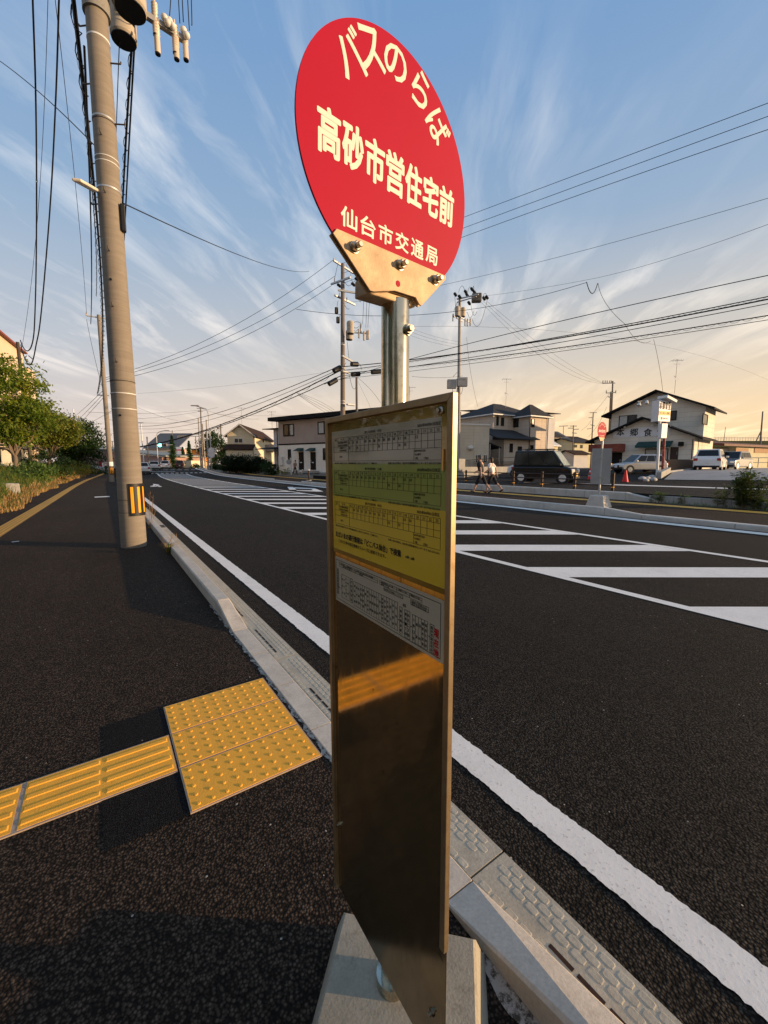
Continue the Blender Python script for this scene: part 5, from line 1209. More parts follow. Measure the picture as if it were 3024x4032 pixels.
# street lights with bent arms, sign arm, round signs, traffic signal
def bent(label, pts, d, r=.07, mat=GALV, name='street_light', cat='street light'):
    P = [at(*Ce(*p), d) for p in pts]; b = P[0].copy(); b.z = .2; R = empty(name, b, 0, label, cat); L = MB(); L.tube([b]+P, r, 8); L.build('pole', mat, R); return R, P
R, P = bent('street light with a long curved arm above the waiting white cars', [(385, 790), (368, 560), (350, 270), (362, 218), (400, 188), (470, 168), (545, 158)], 88)
L = MB(); L.obox(P[-1]-Vector((0, 0, .05)), (1.1, .4, .16), rz3(-YAW)); L.build('lamp_head', GALV, R, bevel=.05)
R, P = bent('plain white lighting mast before the dull pink hall', [(125, 780), (100, 470), (68, 22)], 84, .11, WHITE_M)
L = MB(); L.obox(P[-1], (1.2, .35, .14), rz3(-YAW)); L.build('lamp_head', GALV, R, bevel=.05)
R, P = bent('white lighting mast with two round signs on it, right end of the cluster', [(1360, 920), (1345, 650), (1335, 440), (1303, 0), (1290, -150), (1250, -230), (1050, -290)], 70, .075)
L = MB(); L.obox(P[-1], (1.4, .4, .16), rz3(-YAW)); L.build('lamp_head', GALV, R, bevel=.05)
for py in (528, 600):
    c = at(*Ce(1348, py), 69.7); L = MB(); L.cyl(c, c-hz(cf)*.03, .56, n=24); L.build('round_sign', SIGNB, R)
    L = MB()
R, P = bent('hooked street lamp above the round tree', [(1400, 700), (1428, 240), (1432, 180), (1450, 140), (1480, 120)], 90, .06); L = MB(); L.ball(P[-1], (.4, .3, .25)); L.build('lamp_head', GREYM, R)
sp = at(*Ce(1160, 266), 77); R = empty('hanging_sign', sp, 0, 'grey sign plate hanging from a long arm left of the pole cluster', 'road sign'); L = MB(); e = at(*Ce(905, 266), 77); L.cyl(sp, e, .06, n=8); L.build('arm', GALV, R)
L = MB(); c = at(*Ce(836, 274), 77); L.obox(c, (2.3, .12, .55), rz3(-YAW)); L.build('plate', GREYM, R)
sg = at(*Ce(440, 426), 86); R = empty('traffic_signal', sg, 0, 'traffic signal with its green light lit, hanging over the far crossing', 'traffic signal'); L = MB(); L.obox(sg+vx*.2, (2.0, .3, .62), rz3(-YAW)); L.build('housing', GREYM, R, bevel=.1)
for k, mt_ in enumerate((M_('green_lamp', (0.05, .5, .35), .3, emit=(0.15, 1, .72, 3.0)), M_('amber_lamp', (0.10, .06, .01), .3), M_('red_lamp', (0.12, .02, .02), .3))):
    L = MB(); c = at(*Ce(412+46*k, 426), 85.7); L.cyl(c, c-hz(cf)*.06, .38 if k == 0 else .24, n=20); L.build('lamp', mt_, R)
L = MB(); L.cyl(sg+vx*1.2, at(*Ce(640, 420), 88), .05, n=6); L.build('arm', GALV, R)
# red and white pylon sign
c = at(*Ce(778, 735), 118); c.z = .5; R = empty('pylon_sign', c, 0, 'tall red and white pylon sign between the two conifers', 'sign'); w = 2.2
z1 = at(*Ce(778, 490), 118).z; L = MB(); M = rz3(-YAW)
L.obox(c+Vector((0, 0, (z1-.5)/2)), (w*1.25, .5, z1-.5), M); py_ = L.build('panel', M_('pylon_red', (0.55, .012, .03), .5), R)
L = MB(); L.obox(c+Vector((0, 0, z1-1.6))-hz(cf)*.12, (w*.9, .5, 1.0), M); L.build('panel', SIGNB, R)
L = MB(); L.obox(c+Vector((0, 0, z1-.4)), (w*1.27, .54, .7), M); L.build('cap', SIGNB, R); L = MB(); L.obox(c+Vector((0, 0, z1-4.6))-hz(cf)*.12, (w*.6, .5, 2.2), M); L.build('panel', SIGNB, R)
# ---- wires: two ends, a middle pixel on the curve
NW = [0]
def wire(p0, d0, p1, d1, mid=None, r=.012, mat=CABLE, label='thin black overhead wire', group='overhead wires', spiral=0, n=None, name='overhead_wire'):
    s_ = 1.8228; A, B = at(p0[0]*s_, p0[1]*s_, d0), at(p1[0]*s_, p1[1]*s_, d1); sag = 0.0
    if mid:
        dx = abs(p1[0]-p0[0]) > abs(p1[1]-p0[1]); k = 0 if dx else 1
        t = (mid[k]-p0[k])/(p1[k]-p0[k]); dm = 1/((1-t)/d0+t/d1); Mq = at(mid[0]*s_, mid[1]*s_, dm)
        tm_ = (Mq-A).length/max((B-A).length, 1e-6); tm_ = min(.95, max(.05, t*dm/d1 if d1 else t)); L_ = A+(B-A)*tm_
        off = (Mq-L_)/(4*tm_*(1-tm_))
    else: off = Vector((0, 0, -.15))
    n = n or 18; pts = [A+(B-A)*(i/n)+off*(4*(i/n)*(1-i/n)) for i in range(n+1)]
    mb = MB(); mb.tube(pts, r, 6)
    if spiral:
        m_ = int(spiral); sp = []
        for i in range(m_*8+1):
            f = i/(m_*8)*n; j = min(int(f), n-1); c = pts[j].lerp(pts[j+1], f-j); a = i/8*2*math.pi
            sp.append(c+cr*math.cos(a)*r*2.6+Vector((0, 0, 1))*(math.sin(a)*r*2.6-r*1.6))
        mb.tube(sp, r*.32, 4)
    o = mb.build(name, mat, None, loc=tuple(pts[0])); tag(o, label, 'wire', group); return pts
G1 = 'house drop cables on the left'
def wirep(pts, r, mat, label, group, name='overhead_wire', sub=5):
    P = [at(x*1.8228, y*1.8228, d) for x, y, d in pts]; P = [P[0]*2-P[1]]+P+[P[-1]*2-P[-2]]; out = []
    for i in range(1, len(P)-2):
        for k in range(sub):
            t = k/sub; a, b, c, d = P[i-1:i+3]; out.append(.5*((2*b)+(c-a)*t+(2*a-5*b+4*c-d)*t*t+(3*b-a-3*c+d)*t**3))
    out.append(P[-2]); mb = MB(); mb.tube(out, r, 6); return tag(mb.build(name, mat, None, loc=tuple(out[0])), label, 'wire', group)
wirep([(70, -20, 11), (77, 200, 13), (79, 400, 15), (78, 580, 17), (75, 690, 18), (72, 730, 18.5), (66, 752, 19), (58, 758, 19.5), (50, 750, 20), (44, 735, 20.5)], .024, CABLE, 'thick black drop cable at the left edge, the outer of two', G1)
wirep([(128, -20, 11), (121, 200, 13), (110, 420, 15), (96, 600, 17), (86, 702, 18), (78, 745, 18.5), (72, 775, 19), (66, 788, 19.5), (59, 785, 20), (50, 765, 20.5), (45, 745, 21)], .024, CABLE, 'thick black drop cable at the left edge, the inner of two', G1)
wire((104, -20), 14, (46, 758), 30, (85, 420), .010, WIRE, 'thin grey drop wire left of the thick cables', G1)
wire((117, -20), 14, (187, 678), d2-1, (163, 400), .012, WIRE, 'thin grey wire running to the arm tip of the second pole'); wire((187, 690), d2-1, (228, 862), d2-.5, (205, 775), .014, WIRE, 'grey stay wire below the arm of the second pole')
wire((-10, 125), 9, (208, 318), 7.0, (110, 222), .009, label='thin wire from the left edge to the near pole'); wire((268, 440), 7.2, (668, 586), 34, (470, 532), .012, label='long thin wire from the near pole to the middle pole')
wire((157, -20), 6.6, (211, 850), d2-.5, (196, 330), .030, label='thick spiral-wrapped cable bundle left of the near pole', spiral=46, n=40); wire((153, -20), 6.7, (208, 640), 24, (189, 300), .014, label='slack black cable beside the wrapped bundle', spiral=20)
wire((182, 100), 6.6, (196, 700), 22, (194, 400), .018, label='second black cable beside the wrapped bundle', spiral=0)
wire((293, -20), 6.9, (262, 518), 12.0, (275, 250), .022, label='power cable dropping from the transformers, left of the pair', spiral=14); wire((297, -20), 7.1, (268, 520), 12.2, (282, 250), .018, label='power cable dropping from the transformers, right of the pair')
wire((258, 90), 7.4, (246, 560), 14, (250, 320), .008, WIRE, 'thin wire dropping straight down beside the near pole'); wire((262, 518), 12, (230, 690), d2-1, None, .02, label='power cable passing behind the near pole')
for k, (mx, my, ex, ey) in enumerate(((470, 712, 287, 803), (472, 728, 287, 807), (474, 742, 287, 812))):
    wire(((722, 560), (724, 596), (716, 617))[k], 34, (224, ey+14), d2-.3, (mx+20, my), .016, label='%s of three parallel high wires swinging left from the middle pole' % ('top', 'middle', 'bottom')[k], group='high wires left of the middle pole')
GT = 'telephone cables left of the middle pole'
for k, (p0, mid, p1, r, lab) in enumerate((((735, 790), (560, 862), (300, 921), .030, 'topmost sagging telephone cable'), ((732, 798), (560, 872), (300, 926), .022, 'second sagging telephone cable'), ((736, 800), (640, 848), (120, 956), .045, 'thickest sagging telephone bundle'), ((736, 812), (640, 856), (120, 964), .035, 'lowest sagging telephone cable'))):
    wire(p0, 34, p1, 72, mid, r, label=lab+' left of the middle pole', group=GT, spiral=30 if k == 2 else 0)
for k in range(4): wire((640+k*2, 848+k*2), 40, (722, 886+k*5), 58, (680, 862+k*5), .016, WIRE, 'grey drop wire falling behind the apartment house roof', 'drop wires above the apartment house')
for k, (y0, y1, m_) in enumerate(((470, 222, 346), (493, 252, 374), (512, 283, 399))):
    wire((742, 568+k*22), 34, (1800, (170, 200, 232)[k]), 15, (1000, y0), .013, label='%s of three parallel high wires at the upper right' % ('top', 'middle', 'bottom')[k], group='high wires at the upper right', n=26)
wire((745, 655), 34, (1720, 410), 16, (1320, 525), .009, WIRE, 'thin grey wire below the three high wires')
J = (1291, 600)
wire((1040, 640), 41, J, 32, (1170, 622), .010, WIRE, 'thin grey wire to the hanging junction'); wire(J, 32, (1720, 462), 18, (1480, 547), .010, WIRE, 'thin grey wire rising right from the hanging junction')
wire((640, 668), 36, (1268, 610), 32, (990, 672), .018, label='black wire from the middle pole to the hanging junction'); wire((1267, 609), 32, (1291, 612), 32, (1277, 633), .03, label='black loop with a splice under the hanging junction', n=12)
wire((1292, 612), 32, (1350, 700), 33, (1318, 668), .016, label='wire from the hanging junction, upper part'); wire((1350, 700), 33, (1405, 737), 36, (1373, 732), .016, label='wire from the hanging junction to the restaurant mast')
wire((1412, 733), 36, (1432, 848), 38, (1424, 790), .016, WIRE, 'service wire falling from the mast to the restaurant roof')
GB = 'telephone cables crossing at the right'
wire((700, 830), 35, (1740, 578), 18, (1340, 664), .020, label='single black telephone cable above the bundle', group=GB, n=26)
wire((742, 792), 34, (1740, 630), 18, (1320, 711), .032, label='thickest black cable of the crossing bundle', group=GB, n=26); wire((742, 800), 34, (1740, 624), 18, (1320, 707), .022, label='spiral-wrapped cable on top of the thick one', group=GB, spiral=60, n=26)
wire((742, 812), 34, (1740, 640), 18, (1320, 720), .018, label='thin cable just under the thick one', group=GB, n=26); wire((742, 806), 34, (1740, 668), 18, (1300, 738), .024, label='lowest lashed cable of the crossing bundle', group=GB, spiral=60, n=26); wire((742, 818), 34, (1740, 678), 18, (1300, 746), .014, label='messenger wire below the lowest cable', group=GB, n=26)
GD = 'lines from the right pole down to the twin pole'
for k in range(3): wire((1035+k*9, 648+k*2), 41, (1307, 829), 62, (1130+k*4, 740-k*9), .012, WIRE, '%s of three wires dropping right to the twin pole' % ('left', 'middle', 'right')[k], GD)
wire((880, 705), 36, (1700, 840), 70, (1380, 738), .010, WIRE, 'long thin wire slanting down to the right edge'); wire((1008, 728), 41, (1032, 878), 46, (1016, 800), .014, WIRE, 'stay wire from the right pole down to the hipped roof')
wire((1000, 812), 41, (890, 813), 38, (945, 816), .012, label='slack wire left of the meter cabinets'); wire((772, 815), 38, (822, 870), 36, (797, 838), .012, WIRE, 'stay wire right of the bare mast'); wire((772, 822), 38, (800, 880), 40, (786, 850), .008, WIRE, 'thin drop wire beside the bare mast')
for k in range(3): wire((880+k*0, 706+k*8), 36, (990, 738+k*6), 41, None, .008, WIRE, 'thin wire between the middle pole and the right pole', 'wires between the middle and right poles')
GF = 'distant wires over the road'
for k, (a, da, b, db, mid, r) in enumerate((((190, 890), 60, (432, 886), 77, (300, 893), .02), ((225, 905), 60, (440, 905), 77, (330, 914), .02), ((297, 850), 50, (710, 803), 40, (500, 832), .008), ((290, 905), 60, (470, 880), 77, (380, 897), .02), ((297, 880), 60, (430, 915), 77, (360, 903), .02), ((210, 935), 70, (430, 925), 77, (320, 935), .02), ((100, 948), 70, (250, 882), 50, (170, 925), .02), ((226, 856), 36, (160, 930), 80, (182, 905), .02), ((226, 848), 36, (150, 925), 80, (178, 898), .02), ((226, 840), 36, (140, 915), 80, (173, 890), .02), ((430, 880), 77, (560, 905), 84, (495, 900), .02), ((470, 895), 77, (720, 890), 100, (600, 898), .015), ((1270, 945), 90, (1310, 880), 62, (1295, 912), .02), ((1255, 930), 75, (1278, 900), 88, (1268, 920), .02), ((1320, 845), 62, (1282, 892), 88, (1303, 868), .02))):
    wire(a, da, b, db, mid, r, WIRE, 'faint distant wire strung between far poles', GF)
# wire loops up at the near pole
for k, (x, y, dx) in enumerate(((1240, 120, -60), (1330, 100, 25), (1450, 200, 30), (1500, 130, 10), (1380, 80, 20))):
    s_ = 3.318; a = ((300+x/s_)/1.8228, -20); b = ((300+(x+dx)/s_)/1.8228, (y+200)/s_/1.8228); wire(a, 7.2, b, 7.3, None, .008, label='jumper wire rising from the fuse cutouts of the near pole', group='jumper wires', n=8)
# drop post by the left edge
pb = at(125, 1850, 35); pb.z = T(pb.x, pb.y); pole_thing(pb, at(69, 1347, 33.5), .14, .12, M_('dark_post', (0.06, 0.048, 0.04), .8), 'short dark service post in front of the tall cream block', name='service_post')['category'] = 'post'
# ================================================================ PLANTS
LF1 = leafmat('maple_leaf', (0.050, 0.095, 0.010), (0.130, 0.185, 0.017), (0.29, 0.24, 0.024)); LF2 = leafmat('yellow_green_leaf', (0.06, 0.10, 0.012), (0.15, 0.18, 0.022), (0.30, 0.19, 0.025))
LF3 = leafmat('dark_leaf', (0.009, 0.026, 0.007), (0.022, 0.052, 0.010), (0.045, 0.078, 0.015)); LFC = leafmat('conifer_needle', (0.019, 0.054, 0.019), (0.042, 0.099, 0.032), (0.072, 0.136, 0.048))
LFH = leafmat('hedge_leaf', (0.006, 0.014, 0.005), (0.013, 0.026, 0.008), (0.028, 0.042, 0.012)); LFW = leafmat('weed_leaf', (0.045, 0.085, 0.015), (0.09, 0.15, 0.03), (0.14, 0.18, 0.04))
GRS = leafmat('verge_grass', (0.035, 0.065, 0.010), (0.09, 0.135, 0.020), (0.20, 0.19, 0.04)); DRY = leafmat('dry_grass', (0.30, 0.17, 0.06), (0.42, 0.26, 0.11), (0.52, 0.34, 0.16))
def rv(): 
    z = random.uniform(-1, 1); a = random.uniform(0, 2*math.pi); r = math.sqrt(1-z*z); return Vector((r*math.cos(a), r*math.sin(a), z))
def leaf(mb, p, s, nrm=None, asp=.55, d=None):
    d = d or rv(); n = nrm or rv(); w = d.cross(n)
    if w.length < 1e-3: return
    w.normalize(); o = len(mb.v); k = d*s; w = w*s*asp
    mb.v += [p-k*.5, p+w*.5, p+k*.5+Vector((0, 0, -s*.12)), p-w*.5]; mb.f.append([o, o+1, o+2, o+3]); mb.m.append(0); mb.s.append(False)
def crown(name, parent, mats, ells, n, s, clumps, sig, flat=.6, extra=None):
    mb = MB(); cl = []; vol = [e[1][0]*e[1][1]*e[1][2] for e in ells]
    while len(cl) < clumps:
        (c, r) = random.choices(ells, vol)[0]; q = rv(); k = random.uniform(.25, 1)**.42
        cl.append(Vector(c)+Vector((q.x*r[0]*k, q.y*r[1]*k, q.z*r[2]*k)))
    for c in cl:
        sg = sig*random.uniform(.6, 1.35); m_ = int(n/clumps*random.uniform(.5, 1.5))
        for _ in range(m_):
            p = c+Vector((random.gauss(0, sg), random.gauss(0, sg), random.gauss(0, sg*flat))); leaf(mb, p, s*random.uniform(.6, 1.3), (Vector((0, 0, 1))+rv()*.9).normalized())
    return mb.build(name, mats, parent), cl
def limb(mb, a, b, r0, r1, wob=.12, n=6):
    a, b = Vector(a), Vector(b); L = (b-a).length; pts = [a.lerp(b, i/n)+(rv()*L*wob*.35*math.sin(math.pi*i/n)) for i in range(n+1)]; mb.tube(pts, r0, 8, 0, r1)
def tree(name, base, label, ells, leafm, n, s, clumps, sig, tr=.16, fork=.25, group=None, cat='tree', limbs=9):
    R = empty(name, base, 0, label, cat, group); b = Vector(base); top = Vector(ells[0][0])
    cr_, cl = crown('crown', R, leafm, ells, n, s, clumps, sig)
    mb = MB(); f = b.lerp(Vector((b.x*.6+top.x*.4, b.y*.6+top.y*.4, top.z)), fork); limb(mb, b-Vector((0, 0, .2)), f, tr*1.15, tr*.85, .05)
    for c in random.sample(cl, min(limbs, len(cl))): limb(mb, f+rv()*.03, c, tr*.5, tr*.12, .25)
    mb.build('trunk', BARK, R); return R
b = at(68, 1872, 30); b.z = T(b.x, b.y)
tree('street_tree', b, 'broad green street tree with yellowish leaves, largest at the left edge', [(at(30, 1585, 30), (2.5, 2.4, 3.2)), (at(95, 1660, 30), (2.1, 2.0, 1.7)), (at(-90, 1600, 30), (3, 2.6, 3.2)), (at(40, 1420, 30), (1.0, 1.0, 1.0)), (at(150, 1540, 30), (.6, .7, .9))], LF1, 20000, .24, 260, .36, .15, .27, 'trees along the left verge')
b = at(197, 1850, 42); b.z = T(b.x, b.y)
tree('street_tree', b, 'lower yellow-green street tree with orange tints, second along the verge', [(at(190, 1690, 42), (2.6, 2.4, 1.7)), (at(250, 1700, 42), (1.5, 2, 1.3)), (at(165, 1645, 42), (1.2, 1.2, .9))], LF2, 9000, .25, 140, .40, .13, .3, 'trees along the left verge')
b = at(300, 1868, 56); b.z = T(b.x, b.y)
tree('street_tree', b, 'dense dark green tree leaning over the far end of the left sidewalk', [(at(290, 1730, 56), (3.2, 3.2, 3.1)), (at(345, 1775, 56), (1.9, 2.4, 2.2)), (at(250, 1680, 57), (2.0, 2, 1.8)), (at(230, 1770, 58), (2.6, 3, 2.4))], LF3, 16000, .30, 220, .52, .18, .2, 'trees along the left verge')
for (px, py, d, r, lab, lm) in ((190, 1835, 33, (1.7, 1.4, 1.2), 'leafy dark shrub under the yellow-green street tree', LF3), (345, 1858, 52, (2.4, 2.0, 1.1), 'low dark shrub at the far end of the left verge', LF3), (130, 1868, 26, (1.2, 1, .7), 'pale green shrub in the verge beside the street tree trunk', LFW), (275, 1850, 46, (2.2, 2, .9), 'olive shrub in the verge below the dark tree', LF2)):
    c = at(px, py, d); base = Vector((c.x, c.y, T(c.x, c.y))); c.z = max(c.z, base.z+r[2]*.5); R = empty('shrub', base, 0, lab, 'shrub', 'shrubs on the left verge'); crown('foliage', R, lm, [(c, r)], 2200, .17, 60, .22)
    L = MB()
    for k in range(5): limb(L, base+rv()*.1, c+rv()*.6, .025, .008)
    L.build('stem', BARK, R)
for k, yb in enumerate((16, 7, -3, -13, -24)):  # unseen trees, added to darken reflections and the light on the notice board
    b = Vector((-7.5-.8*(k % 2), yb, .6)); tree('street_tree', b, ('tall leafy tree on the left verge beyond the frame, number %s from the camera' % ('first', 'second', 'third', 'fourth', 'fifth')[k]) if False else 'leafy tree on the left verge outside the picture', [(b+Vector((0, 0, 4.6)), (3.2, 3.6, 3.4)), (b+Vector((.5, 2, 3.2)), (2.5, 2.6, 2.0))], LF3, 2600, .5, 90, .6, .2, .25, 'trees along the left verge outside the picture', limbs=5)
def conifer(base, h, w, label, n=24):
    R = empty('conifer', base, 0, label, 'conifer', 'conifers at the far crossing'); mb = MB(); b = Vector(base)
    for i in range(n):
        t = (i+.5)/n; z = h*(.14+.86*t); r = w*1.15*(1-t)**.8*random.uniform(.7, 1.1)+.12
        for k in range(11):
            a = random.uniform(0, 2*math.pi); d = Vector((math.cos(a), math.sin(a), 0)); L_ = r*random.uniform(.7, 1.1)
            for m_ in range(11):
                f = (m_+1)/11; p = b+Vector((0, 0, z+random.uniform(-.12, .12)-.40*L_*f+.25*L_*f*f))+d*L_*f; 
                for _ in range(2): leaf(mb, p+rv()*.12, .42*(1-.35*f), (Vector((0, 0, 1))+rv()*.5).normalized(), .4, (d+rv()*.8).normalized())
    mb.build('crown', LFC, R); L = MB(); L.cyl(b-Vector((0, 0, .3)), b+Vector((0, 0, h*.97)), .13, .02, 8); L.build('trunk', BARK, R); return R
for (pb, pt, w, d, lab) in (((655, 745), (640, 255), 100, 105, 'larger dark conifer before the grey-roofed shop at the crossing'), ((958, 770), (938, 355), 74, 108, 'smaller slender conifer before the orange shop'), ((838, 730), (830, 470), 52, 115, 'small dim conifer right of the red pylon sign')):
    b = at(*Ce(*pb), d); t_ = at(*Ce(*pt), d); b.z = .45; conifer(b, t_.z-b.z, w/4.608/FPX*d, lab)
b = at(*Ce(1390, 800), 82); b.z = .4
tree('round_tree', b, 'big round green tree behind the cluster of poles at the crossing', [(at(*Ce(1380, 480), 82), (2.7, 2.7, 3.6)), (at(*Ce(1440, 560), 82), (2.2, 2.2, 2.6)), (at(*Ce(1330, 330), 82), (1.4, 1.4, 1.6))], LF3, 6000, .36, 110, .5, .2, .2)
for px0, px1, py, d, lab in ((Ce(590, 0)[0], Ce(700, 0)[0], 1836, 104, 'round bush beside the waiting cars'), (Ce(980, 0)[0], Ce(1140, 0)[0], 1838, 104, 'low bushes in front of the orange shop'), (Ce(1370, 0)[0], Ce(1500, 0)[0], 1838, 76, 'small bushes under the round tree'), (Ce(1520, 0)[0], Ce(1600, 0)[0], 1845, 74, 'dark bush before the low dark-roofed house')):
    c = at((px0+px1)/2, py, d); w = (px1-px0)/2/FPX*d; R = empty('bush', (c.x, c.y, c.z-w*.4), 0, lab, 'bush', 'bushes at the far crossing'); crown('foliage', R, LF3, [(c, (w, w*.7, w*.55))], 900, .3, 30, .3)
# hedge by the cream house
hp = [at(*Cc(x, 905), 56.5) for x in (170, 260, 350, 440, 530, 605)]; R = empty('hedge', grd(Cc(390, 0)[0], 56), 0, 'long dark clipped hedge in front of the cream gabled house', 'hedge')
crown('foliage', R, LFH, [(p-Z*.15, (1.15, 1.1, 1.12)) for p in hp], 16000, .20, 260, .30); L = MB()
for p in hp: limb(L, Vector((p.x, p.y, T(p.x, p.y))), p, .06, .02)
L.build('stem', BARK, R)
c = at(*Cc(720, 985), 50); R = empty('bush', (c.x, c.y, T(c.x, c.y)), 0, 'rough green bush at the left corner of the apartment house', 'bush'); crown('foliage', R, LF3, [(c, (1.3, 1.0, 1.0)), (at(*Cc(780, 1000), 50), (.8, .8, .7))], 1800, .2, 45, .25)
c = at(*Cc(930, 1015), 47.5); R = empty('bush', (c.x, c.y, T(c.x, c.y)), 0, 'low dim plants under the narrow window of the apartment house', 'bush'); crown('foliage', R, LF2, [(c, (1.4, .4, .35))], 500, .14, 25, .14)
# plants in the strip across the road
C3 = C(2460, 1720, 2.941)
def tall_plant(px, py, h, spread, stems, label, lm=LFW, ls=.13, group='plants in the strip across the road'):
    b = gr(*C3(px, py)); b.z = .13; R = empty('plant', b, 0, label, 'plant', group); mb = MB(); st = MB()
    for k in range(stems):
        a = random.uniform(0, 2*math.pi); r = spread*math.sqrt(random.random()); hh = h*random.uniform(.6, 1.0)*(1-.35*(r/spread if spread else 0)); q = b+Vector((math.cos(a)*r*.6, math.sin(a)*r*.6, 0)); tpp = q+Vector((math.cos(a)*r*.8, math.sin(a)*r*.8, hh))
        st.tube([q, q.lerp(tpp, .5)+rv()*.03, tpp], .010, 5, 0, .004)
        for i in range(int(hh*62)):
            f = random.uniform(.12, 1.0); p = q.lerp(tpp, f); d = rv(); d.z = abs(d.z)*.5-.1; d.normalize(); leaf(mb, p+d*ls*.5, ls*random.uniform(.7, 1.3), (Vector((0, 0, 1))+rv()*.6).normalized(), .26, d)
    mb.build('foliage', lm, R); st.build('stem', BARK, R)
LFD = leafmat('goldenrod_leaf', (0.022, 0.042, 0.010), (0.045, 0.075, 0.015), (0.10, 0.12, 0.03))
tall_plant(1415, 752, 1.55, .36, 30, 'tall bushy dark green plant, biggest of the strip across the road', LFD, .17)
tall_plant(1115, 738, .92, .18, 7, 'thin knee-high plant left of the tall bushy one', LFD, .13); tall_plant(400, 705, .52, .18, 8, 'small pale green plant beside the end of the retaining blocks'); tall_plant(690, 705, .50, .12, 5, 'narrow pale green sprout alone on the strip'); tall_plant(1625, 745, .42, .3, 12, 'bright green low plant at the right edge of the strip', LFW, .13); tall_plant(350, 740, .25, .22, 10, 'low tuft at the foot of the retaining blocks', LFW, .1)
# weeds at the near kerb
def tuft(p, n, h, mats, label, dry=0):
    R = empty('weed', p, 0, label, 'weed', 'weeds at the kerb'); mb = MB()
    for i in range(n):
        a = random.uniform(0, 2*math.pi); d = Vector((math.cos(a), math.sin(a), 0)); L_ = h*random.uniform(.5, 1.1); w = d.cross(Vector((0, 0, 1)))*.004; q = p+rv()*.03; q.z = p.z; m1 = q+d*L_*.3+Vector((0, 0, L_*.75)); m2 = q+d*L_*.8+Vector((0, 0, L_*.8)); mi = 1 if random.random() < dry else 0
        mb.add([q-w, q+w, m1+w, m1-w], [(0, 1, 2, 3)], mi); mb.add([m1-w, m1+w, m2], [(0, 1, 2)], mi)
    mb.build('foliage', mats, R); return R
C7 = C(0, 1700, 1.8433)
p = gr(*C7(1205, 885)); p.x = .845; R = tuft(p, 70, .22, [LFW, DRY], 'green weed with dry heads growing at the foot of the near kerb', .35)
L = MB()
for k in range(7): q = p+Vector((.05+random.uniform(-.06, .06), random.uniform(-.1, .1), 0)); L.tube([q, q+rv()*.04+Vector((0, 0, .16)), q+Vector((random.uniform(-.08, .08), random.uniform(-.05, .05), .32))], .002, 4)
L.build('stem', DRY, R)
p = gr(*C7(1105, 700)); p.x = .85; R = tuft(p, 14, .1, [DRY], 'tall dead weed stalk standing at the kerb past the utility pole', 0); L = MB()
for k in range(6): q = p+rv()*.015; e = q+Vector((random.uniform(-.08, .16), random.uniform(-.06, .06), random.uniform(.45, .92))); L.tube([q, q.lerp(e, .5)+rv()*.03, e], .0035, 4); [L.tube([q.lerp(e, f), q.lerp(e, f)+rv()*.10+Vector((0, 0, .06))], .002, 4) for f in (.5, .65, .8, .92)]
L.build('stem', DRY, R)
# verge of grass
mb = MB(); N = 42000
for i in range(N):
    y = 9+66*random.random()**1.5; b_ = bend(y); near = -2.42-.10*math.sin(y*1.7)-.16*math.sin(y*.53+1)-.25*max(0, math.sin(y*.9+.4)); x = near-random.random()**1.15*(4.2 if y < 30 else 5); X = x+b_; z = T(X, y); dd = near-x
    dryk = 1 if random.random() < (0.8 if dd < .6 else .12) else 0
    h = (random.uniform(.10, .32) if dd < .5 else random.uniform(.22, .62))*(1+.5*max(0, math.sin(y*.8+x)))*(1 if y < 40 else 1.25); q = Vector((X, y, z-.03)); a = random.uniform(0, 2*math.pi); d = Vector((math.cos(a), math.sin(a), 0)); w = d.cross(Vector((0, 0, 1)))*(.0045+.00042*y); ln = h*random.uniform(.15, .7)*(1.5 if dryk else 1)
    m1 = q+d*ln*.4+Vector((0, 0, h*.65)); m2 = q+d*ln+Vector((0, 0, h*(.75 if dryk else 1)))
    mb.add([q-w, q+w, m1+w*.8, m1-w*.8], [(0, 1, 2, 3)], dryk); mb.add([m1-w*.8, m1+w*.8, m2], [(0, 1, 2)], dryk)
tag(mb.build('verge_grass', [GRS, DRY]), 'long summer grass with dry straw edges along the left sidewalk', 'grass', kind='stuff')
mb = MB()
for i in range(900):
    y = random.uniform(-10, 6.2); x = random.uniform(16.08, 16.5); q = Vector((x, y, .12)); h = random.uniform(.04, .16); d = rv(); d.z = 0; w = d.cross(Vector((0, 0, 1)))*.012; mb.add([q-w, q+w, q+d*h*.5+Vector((0, 0, h))], [(0, 1, 2)])
tag(mb.build('strip_grass', LFW), 'short weeds growing along the soil strip across the road', 'grass', kind='stuff')
